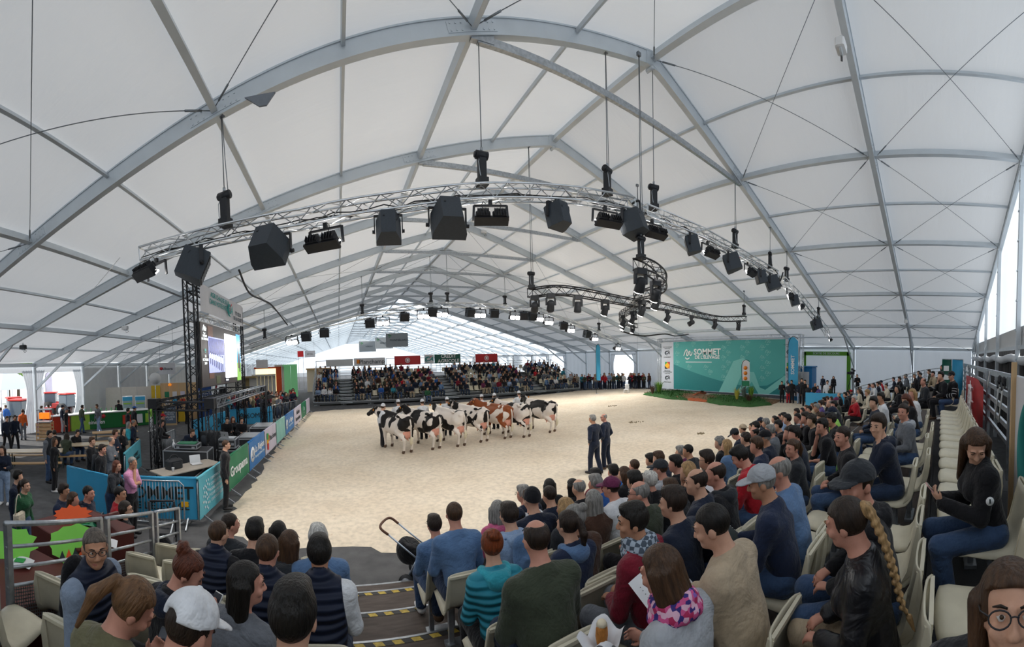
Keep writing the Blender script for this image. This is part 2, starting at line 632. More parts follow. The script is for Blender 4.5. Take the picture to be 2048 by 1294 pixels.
pf = {s: panel_mesh(s, 0, SP, 9).mesh('clear_roof_panel', clear_fab) for s in (1, -1)}
for k in range(NB - 1):
 y = Y0 + SP * k
 for s in (1, -1):
  if k < (10 if s > 0 else 11):
   obj('roof_panel', pm[s][k % 2], ceil, (0, y, 0))
  elif k < 18:
   obj('clear_roof_strip', pc[s], ceil, (0, y, 0))
   obj('roof_panel', pr[s], ceil, (0, y, 0))
  else:
   obj('clear_roof_panel', pf[s], ceil, (0, y, 0))
# ---- walls
def curtain(fn_a, fn_b, z0, z1, amp, waves, nz=8, gather=0.0):
 """hanging cloth from point a to point b (x, y), pleated"""
 m = MB()
 a, b = Vector(fn_a), Vector(fn_b)
 d = b - a
 n = Vector((-d.y, d.x)).normalized()
 def fn(u, v):
  g = 1 - gather * math.sin(PI * min(1, (1 - v) * 1.25)) ** 1.0
  p = a + d * (u * g)
  off = amp * math.sin(u * waves * 2 * PI) * (1 + .3 * math.sin(v * 4))
  p = p + n * off
  return (p.x, p.y, z0 + (z1 - z0) * v)
 return m.grid(fn, max(8, int(waves * 6)), nz)
wr = empty('wall_right'); wr['kind'] = 'structure'
wl = empty('wall_left'); wl['kind'] = 'structure'
OPEN_R = {7, 10, 11, 12, 14}
OPEN_L = {1, 2, 3, 4}
panel_r = curtain((WR + .05, .1), (WR + .05, SP - .1), 0.02, EZ - .05, .02, 5).mesh('wall_panel', wall_fab)
panel_l = curtain((WL - .05, .1), (WL - .05, SP - .1), 0.02, EZ - .05, .02, 5).mesh('wall_panel', grey_fab)
cur_a = curtain((0, .12), (0, 1.05), 0.02, EZ - .3, .07, 4, 10, .45).mesh('tied_curtain', wall_fab)
cur_b = curtain((0, SP - .12), (0, SP - 1.05), 0.02, EZ - .3, .07, 4, 10, .45).mesh('tied_curtain', wall_fab)
m = MB(); m.grid(lambda u, v: (0, .1 + (SP - .2) * u, EZ - .45 + .45 * v), 6, 2); val = m.mesh('valance', wall_fab)
for k in range(NB - 1):
 y = Y0 + SP * k
 if k in OPEN_R:
  for me in (cur_a, cur_b, val): obj(me.name.split('.')[0], me, wr, (WR + .05, y, 0))
 else:
  obj('wall_panel', panel_r, wr, (0, y, 0))
 if k in OPEN_L:
  for me in (cur_a, cur_b, val): obj(me.name.split('.')[0], me, wl, (WL - .05, y, 0))
 else:
  obj('wall_panel', panel_l, wl, (0, y, 0))
# gable behind the near stand
wb = empty('wall_back'); wb['kind'] = 'structure'
yb = Y0 - .12
m = MB()
m.grid(lambda u, v: (WL + (WR - WL) * u, yb + .03 * math.sin(u * 90), 4.75 + (rafter_z(WL + (WR - WL) * u) + .1 - 4.75) * v), 96, 6)
m.build('gable_panel', gable_fab, wb)
m = MB(); m.grid(lambda u, v: (WL + (WR - WL) * u, yb + .01, 4.05 + .7 * v), 60, 1); m.build('gable_band', grey_fab, wb)
m = MB(); m.bar((WL, yb + .1, 4.02), (WR, yb + .1, 4.02), .1, .12); m.build('gable_rail', alu, wb)
m = MB()
m.grid(lambda u, v: (WL + (WR - WL) * u, yb + .05 - .16 * math.sin(2 * PI * v) - .02 * math.sin(u * 300), 3.62 + .16 * math.cos(2 * PI * v) + .05 * math.sin(u * 70)), 260, 8)
m.build('rolled_tarpaulin', wall_fab, wb)
dark_sheet = mat('dark_backing', (0.06, 0.058, 0.06), 0.8, 0, 0.3, 2)
curtain((WL, yb - .12), (WR, yb - .12), 0, 4.0, .05, 90, 2).build('opening_shade', dark_sheet, wb)  # dark pleated sheet in place of the shaded open storage under the gable
gp = MB()
gp.box((0, 0, 0), (.17, .13, 1))
for t in thick:
 for s in (1, -1):
  p = slope_pt(s, t)
  m = MB(); m.box((p.x, Y0 + .03, p.z / 2), (.17, .14, p.z)); m.box((p.x, Y0 + .03, p.z - .1), (.22, .2, .25))
  for q in range(int(p.z)):
   m.box((p.x, Y0 + .11, .6 + q), (.19, .03, .05))
  m.build('gable_column', alu, wb)
m = MB(); m.box((RX, Y0 + .03, RZ / 2), (.2, .16, RZ)); m.build('gable_column', alu, wb)
# far end
wf = empty('wall_front'); wf['kind'] = 'structure'
m = MB(); yf = Y0 + SP * (NB - 1)
m.grid(lambda u, v: (WL + (WR - WL) * u, yf, (rafter_z(WL + (WR - WL) * u) + .1) * v), 40, 4)
m.build('far_gable_panel', clear_fab, wf)
# smooth bodies: a distance field meshed into one continuous skin
class Field:
 def __init__(self, lo, hi, h):
  self.lo = np.array(lo, float)
  self.h = h
  self.n = np.maximum(4, np.ceil((np.array(hi) - self.lo) / h).astype(int) + 1)
  self.D = np.full(self.n, 9.0, np.float32)
  self.L = np.zeros(self.n, np.uint8)
  self.ax = [self.lo[i] + h * np.arange(self.n[i]) for i in range(3)]
 def sub(self, lo, hi, pad):
  sl = []
  for i in range(3):
   a = int(np.floor((lo[i] - pad - self.lo[i]) / self.h))
   b = int(np.ceil((hi[i] + pad - self.lo[i]) / self.h)) + 1
   sl.append(slice(max(0, a), max(0, min(self.n[i], b))))
  sl = tuple(sl)
  X = self.ax[0][sl[0]][:, None, None]
  Y = self.ax[1][sl[1]][None, :, None]
  Z = self.ax[2][sl[2]][None, None, :]
  return sl, X, Y, Z
 def put(self, sl, d, lab, k, cut=False):
  D = self.D[sl]
  if D.size == 0: return
  d = d.astype(np.float32)
  if cut:
   d = -d
   hh = np.maximum(k - np.abs(D - d), 0) / max(k, 1e-6)
   self.D[sl] = np.maximum(D, d) + hh * hh * k / 4
   if lab is not None:
    Ls = self.L[sl]; Ls[(d > D - .004) & (np.abs(d) < .02)] = lab
   return
  if lab is not None:
   Ls = self.L[sl]
   Ls[d < D] = lab
  if k > 0:
   hh = np.maximum(k - np.abs(D - d), 0) / k
   self.D[sl] = np.minimum(D, d) - hh * hh * k / 4
  else:
   self.D[sl] = np.minimum(D, d)
 def cone(self, a, b, r1, r2, lab=0, k=.03, flat=None):
  """round cone; flat = (direction, factor) squashes it along a direction"""
  a, b = np.array(a, float), np.array(b, float)
  R = max(r1, r2)
  pad = k + 3 * self.h + .02
  sl, X, Y, Z = self.sub(np.minimum(a, b) - R, np.maximum(a, b) + R, pad)
  ab = b - a
  L2 = max(ab @ ab, 1e-9)
  px, py, pz = X - a[0], Y - a[1], Z - a[2]
  t = np.clip((px * ab[0] + py * ab[1] + pz * ab[2]) / L2, 0, 1)
  qx, qy, qz = px - t * ab[0], py - t * ab[1], pz - t * ab[2]
  if flat is not None:
   f = np.array(flat[0], float); f /= np.linalg.norm(f)
   s = qx * f[0] + qy * f[1] + qz * f[2]
   g = 1 / flat[1] - 1
   qx, qy, qz = qx + f[0] * s * g, qy + f[1] * s * g, qz + f[2] * s * g
  d = np.sqrt(qx * qx + qy * qy + qz * qz) - (r1 + t * (r2 - r1))
  self.put(sl, d, lab, k)
 def ell(self, c, r, lab=0, k=.02, M=None, cut=False):
  c, r = np.array(c, float), np.array(r, float)
  R = r.max()
  sl, X, Y, Z = self.sub(c - R, c + R, k + 3 * self.h + .02)
  x, y, z = X - c[0], Y - c[1], Z - c[2]
  if M is not None:
   M = np.array(M)  # columns are the local axes
   x, y, z = (x * M[0, 0] + y * M[1, 0] + z * M[2, 0], x * M[0, 1] + y * M[1, 1] + z * M[2, 1], x * M[0, 2] + y * M[1, 2] + z * M[2, 2])
  k0 = np.sqrt((x / r[0]) ** 2 + (y / r[1]) ** 2 + (z / r[2]) ** 2)
  k1 = np.sqrt((x / r[0] ** 2) ** 2 + (y / r[1] ** 2) ** 2 + (z / r[2] ** 2) ** 2) + 1e-9
  self.put(sl, k0 * (k0 - 1) / k1, lab, k, cut)
 def half(self, p, n, k=.004):
  """cut away everything on the side n points to"""
  n = np.array(n, float); n /= np.linalg.norm(n)
  X, Y, Z = self.ax[0][:, None, None], self.ax[1][None, :, None], self.ax[2][None, None, :]
  d = (X - p[0]) * n[0] + (Y - p[1]) * n[1] + (Z - p[2]) * n[2]
  self.D = np.maximum(self.D, d.astype(np.float32))
 def notch(self, p, n, p2, n2):
  """cut away where both half spaces overlap"""
  X, Y, Z = self.ax[0][:, None, None], self.ax[1][None, :, None], self.ax[2][None, None, :]
  def hs(p, n):
   n = np.array(n, float); n /= np.linalg.norm(n)
   return (X - p[0]) * n[0] + (Y - p[1]) * n[1] + (Z - p[2]) * n[2]
  self.D = np.maximum(self.D, np.minimum(hs(p, n), hs(p2, n2)).astype(np.float32))
 def carve(self, other_D, off=0.0):
  self.D = np.maximum(self.D, -(other_D + off))
 def mesh(self, name, mats):
  D, n = self.D, self.n
  D[0], D[-1] = 1, 1
  D[:, 0], D[:, -1] = 1, 1
  D[:, :, 0], D[:, :, -1] = 1, 1
  s = D < 0
  c = np.zeros(np.array(n) - 1, np.int8)
  for i in (0, 1):
   for j in (0, 1):
    for k in (0, 1):
     c += s[i:n[0] - 1 + i, j:n[1] - 1 + j, k:n[2] - 1 + k]
  idx = np.argwhere((c > 0) & (c < 8))
  if len(idx) == 0:
   return bpy.data.meshes.new(name)
  vid = np.full(c.shape, -1, np.int32)
  vid[idx[:, 0], idx[:, 1], idx[:, 2]] = np.arange(len(idx))
  cor = [(i, j, k) for i in (0, 1) for j in (0, 1) for k in (0, 1)]
  val = np.stack([D[idx[:, 0] + i, idx[:, 1] + j, idx[:, 2] + k] for i, j, k in cor], 1)
  pos = np.zeros((len(idx), 3)); cnt = np.zeros(len(idx))
  for a in range(8):
   for b in range(a + 1, 8):
    pa, pb = np.array(cor[a]), np.array(cor[b])
    if np.abs(pa - pb).sum() != 1: continue
    va, vb = val[:, a], val[:, b]
    x = (va < 0) != (vb < 0)
    t = np.where(x, va / np.where(x, va - vb, 1), 0)
    pos += x[:, None] * (pa + t[:, None] * (pb - pa))
    cnt += x
  V = self.lo + self.h * (idx + pos / cnt[:, None])
  quads = []
  for ax in range(3):
   u, v = (ax + 1) % 3, (ax + 2) % 3
   A = np.take(s, range(0, n[ax] - 1), ax)
   B = np.take(s, range(1, n[ax]), ax)
   e = np.argwhere(A != B)
   ok = (e[:, u] > 0) & (e[:, v] > 0) & (e[:, u] < n[u] - 1) & (e[:, v] < n[v] - 1)
   e = e[ok]
   ins = s[e[:, 0], e[:, 1], e[:, 2]]
   q = []
   for du, dv in ((-1, -1), (0, -1), (0, 0), (-1, 0)):
    g = e.copy(); g[:, u] += du; g[:, v] += dv
    q.append(vid[g[:, 0], g[:, 1], g[:, 2]])
   q = np.stack(q, 1)
   q[~ins] = q[~ins][:, ::-1]
   quads.append(q)
  Q = np.concatenate(quads)
  gi = np.clip(np.rint((V - self.lo) / self.h).astype(int), 0, np.array(n) - 1)
  lab = self.L[gi[:, 0], gi[:, 1], gi[:, 2]]
  me = bpy.data.meshes.new(name)
  me.vertices.add(len(V)); me.vertices.foreach_set('co', V.astype(np.float32).ravel())
  me.loops.add(len(Q) * 4); me.loops.foreach_set('vertex_index', Q.astype(np.int32).ravel())
  me.polygons.add(len(Q)); me.polygons.foreach_set('loop_start', np.arange(0, len(Q) * 4, 4, dtype=np.int32))
  for mm in mats: me.materials.append(mm)
  fl = lab[Q]
  me.polygons.foreach_set('material_index', np.minimum(np.sort(fl, 1)[:, 2], max(0, len(mats) - 1)).astype(np.int32))
  me.polygons.foreach_set('use_smooth', np.ones(len(Q), bool))
  me.update(calc_edges=True)
  return me
def npv(*a): return np.array(a, float)
def rotm(yaw=0, pitch=0, roll=0):
 """head frame: columns right, forward, up; yaw turns to the left, pitch nods down"""
 return np.array(Matrix.Rotation(R_(yaw), 3, 'Z') @ Matrix.Rotation(R_(-pitch), 3, 'X') @ Matrix.Rotation(R_(roll), 3, 'Y'))
# skeleton of a pose
def skeleton(kind='sit', lean=8, arms='lap', yaw=0, nod=0, sex='m', twist=0, step=0, tilt=0, spread=1.0, fat=1.0):
 """joint positions in the figure's own frame: feet on z = 0, facing +y"""
 K = dict(kind=kind, sex=sex, fat=fat)
 w = 0.95 if sex == 'f' else 1.0
 if kind == 'sit':
  P = npv(0, 0, .53)
 elif kind == 'bend':
  P = npv(0, -.12, .90)
 else:
  P = npv(0, 0, .92)
 l = R_(lean)
 tw = R_(twist)
 u = npv(0, math.sin(l), math.cos(l))
 f = npv(0, math.cos(l), -math.sin(l))
 rx = npv(math.cos(tw), math.sin(tw), 0)
 ff = npv(-math.sin(tw), math.cos(tw), 0)
 f = npv(ff[0] * math.cos(l), ff[1] * math.cos(l), -math.sin(l))
 K['P'], K['u'], K['f'], K['rx'] = P, u, f, rx
 K['waist'] = P + u * .19
 K['chest'] = P + u * .36 + f * .01
 K['neck0'] = P + u * .52
 hu = (u * .6 + npv(0, 0, 1) * .4) if abs(lean) > 12 else u
 hu = hu / np.linalg.norm(hu)
 K['neck1'] = K['neck0'] + hu * .085 + f * .02
 H = rotm(yaw, nod + lean * .35, tilt)
 K['H'] = H
 K['head'] = K['neck1'] + H[:, 2] * .095 + H[:, 1] * .03
 sw = (.178 if sex == 'm' else .155) * (1 + .25 * (fat - 1))
 K['S'] = [P + u * .445 - rx * sw, P + u * .445 + rx * sw]
 K['hip'] = [P - npv(.095, 0, .02), P + npv(.095, 0, -.02)]
 if kind == 'sit':
  sp = .10 * spread
  K['knee'] = [npv(-.085 - sp * .6, .43, .50), npv(.085 + sp * .6, .43, .50)]
  K['ank'] = [npv(-.10 - sp * .4, .36 + step, .09), npv(.10 + sp * .4, .32 - step, .09)]
 else:
  K['knee'] = [npv(-.10, .02 + step * .55, .49), npv(.10, .02 - step * .35, .49)]
  K['ank'] = [npv(-.11, -.02 + step * .9, .085), npv(.11, -.02 - step, .085)]
  if kind == 'bend':
   K['knee'] = [npv(-.11, -.06, .48), npv(.11, -.04, .48)]
 S = K['S']
 sit = kind == 'sit'
 def A(i, e, wv, hd, nm):
  K.setdefault('elb', [None, None])[i] = np.array(e, float)
  K.setdefault('wri', [None, None])[i] = np.array(wv, float)
  K.setdefault('hdir', [None, None])[i] = np.array(hd, float)
  K.setdefault('hnor', [None, None])[i] = np.array(nm, float)
 for i, sg in ((0, -1), (1, 1)):
  a = arms if isinstance(arms, str) else arms[i]
  sh = S[i]
  if a == 'lap':
   A(i, sh + npv(sg * .06, .05, -.27), P + npv(sg * .10, .27, .13), (-sg * .5, .8, -.2), (0, 0, -1))
  elif a == 'knees':
   A(i, sh + npv(sg * .05, .10, -.27), npv(sg * .12, .40, .60), (-sg * .3, .9, -.3), (0, 0, -1))
  elif a == 'clasp':
   A(i, npv(sg * .15, .30, .62), npv(sg * .045, .46, .64), (-sg * .5, .8, -.1), (-sg, 0, -.3))
  elif a == 'chin':
   A(i, npv(sg * .12, .30, .66) if sit else sh + npv(sg * .0, .16, -.22), K['head'] + H @ npv(sg * .05, .07, -.17), (-sg * .3, .1, .9), (-sg * .5, -.8, 0))
  elif a == 'phone':
   A(i, sh + npv(sg * .05, .06, -.27), sh + npv(-sg * .10, .30, -.20), (-sg * .3, .5, .6), (-sg * .3, -.8, .3))
  elif a == 'read':
   A(i, sh + npv(sg * .05, .08, -.27), sh + npv(-sg * .03, .31, -.29), (-sg * .3, .9, .1), (-sg, -.1, .2))
  elif a == 'cross':
   A(i, sh + npv(sg * .06, .09, -.26), K['chest'] + f * .17 + npv(-sg * .06, .0, -.06 + .03 * sg), (-sg * .9, .2, .1), (0, -1, 0))
  elif a == 'down':
   A(i, sh + npv(sg * .06, -.03, -.28), sh + npv(sg * .09, .03, -.53), (0, .1, -1), (-sg, 0, 0))
  elif a == 'pocket':
   A(i, sh + npv(sg * .11, -.06, -.27), P + npv(sg * .17, .05, .04), (-sg * .2, .3, -1), (-sg, 0, 0))
  elif a == 'rail':
   A(i, sh + npv(sg * .10, .10, -.25), sh + npv(-sg * .04, .33, -.30), (-sg * .8, .5, 0), (0, 0, -1))
  elif a == 'back':
   A(i, sh + npv(sg * .08, -.10, -.25), P + npv(sg * .05, -.17, .02), (-sg * .7, .0, -.7), (0, 1, 0))
  elif a == 'fwd':
   A(i, sh + npv(sg * .05, .12, -.24), sh + npv(sg * .0, .36, -.16), (0, 1, .1), (0, 0, -1))
  elif a == 'type':
   A(i, sh + npv(sg * .05, .02, -.28), sh + npv(-sg * .05, .24, -.42), (-sg * .2, .8, -.5), (0, 0, -1))
  elif a == 'lead':
   A(i, sh + npv(sg * .10, .06, -.24), sh + npv(sg * .10, .30, -.08), (0, .8, .5), (-sg, 0, 0))
  elif a == 'seatback':   # elbow hooked over the chair back
   A(i, sh + npv(sg * .20, -.14, -.20), sh + npv(sg * .02, .05, -.33), (-sg * .9, .3, -.1), (0, 0, -1))
  elif a == 'hold':
   A(i, sh + npv(sg * .07, .0, -.27), sh + npv(sg * .02, .22, -.24), (-sg * .1, .9, .3), (-sg, 0, 0))
 if tw:
  for i in (0, 1):
   pass
 return K
def add_hand(F, wri, d, nrm, lab, curl=.6, s=1.0, fine=True):
 d = d / np.linalg.norm(d)
 nrm = nrm - d * (nrm @ d)
 nn = np.linalg.norm(nrm)
 nrm = nrm / nn if nn > 1e-3 else npv(0, 0, -1)
 sd = np.cross(d, nrm)
 pk = wri + d * .085 * s
 F.cone(wri, pk, .026 * s, .036 * s, lab, .012, (nrm, .55))
 if not fine:
  F.cone(pk, pk + d * .05 * s + nrm * .03 * s, .034 * s, .026 * s, lab, .01, (nrm, .6))
  F.cone(wri + d * .03 * s - sd * .02 * s, wri + d * .085 * s - sd * .05 * s + nrm * .01, .012 * s, .010 * s, lab, .008)
  return
 for q, (o, ln) in enumerate(((-.030, .070), (-.010, .080), (.011, .074), (.030, .058))):
  b0 = wri + (d * .088 + sd * o) * s
  c1 = curl * .8
  d1 = d * math.cos(c1) + nrm * math.sin(c1)
  d2 = d * math.cos(c1 * 2.3) + nrm * math.sin(c1 * 2.3)
  b1 = b0 + d1 * ln * .5 * s
  b2 = b1 + d2 * ln * .5 * s
  F.cone(b0, b1, .0095 * s, .0085 * s, lab, .004)
  F.cone(b1, b2, .0085 * s, .007 * s, lab, .003)
 t0 = wri + (d * .025 - sd * .022) * s
 t1 = t0 + (d * .035 - sd * .026 + nrm * .012) * s
 t2 = t1 + (d * .03 - sd * .006 + nrm * .012) * s
 F.cone(t0, t1, .013 * s, .0105 * s, lab, .006)
 F.cone(t1, t2, .0105 * s, .008 * s, lab, .003)
def add_head(F, K, lab, detail=1, lip=None):
 c, H = K['head'], K['H']
 def at(x, y, z): return c + H @ npv(x, y, z)
 F.cone(K['neck0'] - K['u'] * .03, K['neck1'] + H[:, 2] * .03 + H[:, 1] * .005, .064, .056, lab, .03)
 F.ell(at(0, -.012, .028), (.076, .094, .092), lab, .02, H)
 F.ell(at(0, .018, -.045), (.060, .070, .075), lab, .03, H)
 F.ell(at(0, .068, -.085), (.026, .022, .022), lab, .03, H)
 if detail:
  F.cone(at(0, .088, .012), at(0, .108, -.028), .010, .014, lab, .014)
  for s in (-1, 1):
   F.ell(at(s * .079, -.008, -.012), (.012, .022, .034), lab, .008, H)
   F.ell(at(s * .038, .072, -.028), (.026, .020, .022), lab, .02, H)
 if detail > 1:
  for s in (-1, 1):
   F.ell(at(s * .033, .097, .014), (.017, .014, .011), lab, .012, H, cut=True)
   F.ell(at(s * .032, .080, .013), (.0155, .0155, .0145), lab, .003, H)
   F.cone(at(s * .014, .094, .031), at(s * .052, .080, .032), .008, .006, lab, .012)
   F.ell(at(s * .012, .101, -.032), (.010, .010, .009), lab, .006, H)
  if lip is not None:
   F.cone(at(-.020, .080, -.056), at(.020, .080, -.056), .006, .006, lip, .006)
   F.cone(at(-.017, .081, -.065), at(.017, .081, -.065), .007, .007, lip, .006)
   F.cone(at(-.026, .088, -.0605), at(.026, .088, -.0605), .0012, .0012, lip, 0)
def body_parts(F, K, what, infl, labs, fine=False, sleeve=1.0, legs=1.0, bulk=1.0, sides=(0, 1)):
 """what: set of 'torso','arms','legs','feet','head','hands'"""
 P, u, f, rx, fat = K['P'], K['u'], K['f'], K['rx'], K['fat']
 m = K['sex'] == 'm'
 i_ = infl
 if 'torso' in what:
  L = labs[1]
  fl = (f, .68)
  F.cone(P + npv(0, 0, -.01), K['waist'], .146 * fat + i_, (.142 if m else .122) * fat + i_, L, .03, (f, .80 if K['kind'] == 'sit' else .72))
  F.cone(K['waist'], K['chest'], (.142 if m else .122) * fat + i_, (.160 if m else .142) * (1 + .5 * (fat - 1)) + i_, L, .05, fl)
  F.cone(K['chest'] - rx * .05, K['chest'] + rx * .05, .13 + i_, .13 + i_, L, .05, (f, .85))
  for i in (0, 1):
   F.cone(K['chest'] + u * .03 + (K['S'][i] - (K['chest'] + u * .085)) * .4, K['S'][i] - u * .005, .092 + i_, .062 + i_, L, .05)
   F.cone(K['neck0'] - u * .01, K['S'][i] + u * .005, .052 + i_, .050 + i_, L, .05)
  F.cone(K['chest'] + u * .06, K['neck0'] - u * .0, .105 + i_, .060 + i_, L, .05, (f, .8))
  if not m:
   for s in (-1, 1):
    F.ell(K['chest'] + rx * s * .07 + f * .10 - u * .01, (.062 + i_, .055 + i_, .06 + i_), L, .04)
 if 'arms' in what:
  for i in (0, 1):
   S_, E_, W_ = K['S'][i], K['elb'][i], K['wri'][i]
   F.cone(S_, E_, .058 * bulk + i_, .044 * bulk + i_, labs[2], .03)
   if sleeve > .5:
    e = E_ + (W_ - E_) * min(1, (sleeve - .5) * 2)
    F.cone(E_, e, .044 * bulk + i_, .033 * bulk + i_, labs[2], .015)
 if 'hands' in what:
  for i in (0, 1):
   add_hand(F, K['wri'][i], K['hdir'][i], K['hnor'][i], labs[0], K.get('curl', .55), 1.0 if m else .92, fine)
 if 'legs' in what:
  for i in (0, 1):
   h, k, a = K['hip'][i], K['knee'][i], K['ank'][i]
   F.cone(h, k, .088 * fat + i_, .060 + i_, labs[3], .03)
   e = k + (a - k) * legs
   F.cone(k, e, .060 + i_, .042 + i_ + (.012 if i_ else 0), labs[3], .02)
 if 'feet' in what:
  for i in sides:
   a = K['ank'][i]
   d = npv((-.06 if i == 0 else .06), 1, 0); d /= np.linalg.norm(d)
   F.cone(a + npv(0, -.02, -.035), a + d * .15 + npv(0, 0, -.048), .043 + i_, .036 + i_, labs[4], .02, (npv(0, 0, 1), .85))
   F.cone(a + npv(0, 0, .02), a + npv(0, -.01, -.03), .042 + i_ * .5, .046 + i_, labs[4], .02)
def bounds(K, pad=.16):
 P = [K[n] for n in ('P', 'waist', 'chest', 'neck0', 'neck1', 'head')]
 for n in ('S', 'hip', 'knee', 'ank', 'elb', 'wri'):
  P += list(K[n])
 for i in (0, 1):
  P.append(K['ank'][i] + npv(0, .14, 0)); P.append(K['wri'][i] + K['hdir'][i] / np.linalg.norm(K['hdir'][i]) * .1)
 P = np.array(P)
 lo, hi = P.min(0) - pad, P.max(0) + pad
 lo[2] = min(lo[2], -.03)
 return lo, hi
# palettes
def cloth(col, rough=.85, bump=.25, bscale=28, sheen=.15):
 nm = 'cloth_%02x%02x%02x_%d' % (int(col[0] * 255), int(col[1] * 255), int(col[2] * 255), int(bscale))
 return mat(nm, col, rough, 0, .12, 12, max(bump, .45), bscale, spec=.2, sheen=sheen, folds=True)
def lin(h):
 r = [int(h[i:i + 2], 16) / 255 for i in (0, 2, 4)]
 return tuple(x / 12.92 if x <= .04045 else ((x + .055) / 1.055) ** 2.4 for x in r)
leather = mat('black_leather', (.014, .014, .017), .32, 0, .1, 10, .5, 9, folds=True)
CL = {}
for nm, hx in dict(black='1b1b1f', charcoal='2f3237', navy='1e2638', darkblue='252f48', blue='2f5fa8', brightblue='1673c8', paleblue='8fa6c6', greyblue='5f7da4', slate='8493a8',
     grey='6d7178', lightgrey='a9adb3', white='e2e4e8', cream='d8cdb8', beige='b7a58c', khaki='6d6a50', olive='3f4638', green='2c5a3d', lime='9ccf5a',
     red='b5202c', wine='7c1c2e', plum='6a2c4e', pink='c98bb0', rose='c45f86', teal='2a8296', turquoise='3aa6b8', brown='4a3328', orange='d2622a', mustard='b58c2b',
     purple='5b4a86', denim='3d5375', paledenim='8ea3bf', darkdenim='2a3850', tan='9c7b58').items():
 CL[nm] = cloth(lin(hx))
CL['leather'] = leather
def hair_mat(nm, col):
 return mat('hair_' + nm, lin(col), .5, 0, .45, 55, .5, 90, spec=.35, stretch=(1, 1, .18))
HR = {k: hair_mat(k, v) for k, v in dict(black='17130f', darkbrown='2a1e16', brown='46301f', lightbrown='6b4d33', blond='a5845a', grey='85837f', white='c9c6c0', stubble='5d544c', auburn='7a3b1d', redbrown='5c3020').items()}
def skin_mat(nm, col):
 return mat('skin_' + nm, lin(col), .5, 0, .06, 20, .05, 120, spec=.35)
SK = {k: skin_mat(k, v) for k, v in dict(fair='d3a389', mid='bd8b6e', tan='a07052', pink='cf9580').items()}
shoe_dark = mat('shoe_dark', (.02, .02, .022), .5)
shoe_white = mat('shoe_white', (.7, .7, .7), .5)
shoe_brown = mat('shoe_brown', (.10, .055, .03), .45)
SHOE = dict(d=shoe_dark, w=shoe_white, b=shoe_brown)
lip_mat = mat('lips', lin('b06a60'), .45, 0, 0)
eye_white = mat('eye_white', (.75, .74, .72), .2, 0, 0)
eye_dark = mat('eye_dark', (.055, .04, .032), .18, 0, 0)
iris_mat = mat('iris', (.06, .035, .02), .15, 0, 0)
glass_frame = mat('spectacle_frame', (.02, .02, .025), .35, 0, 0)
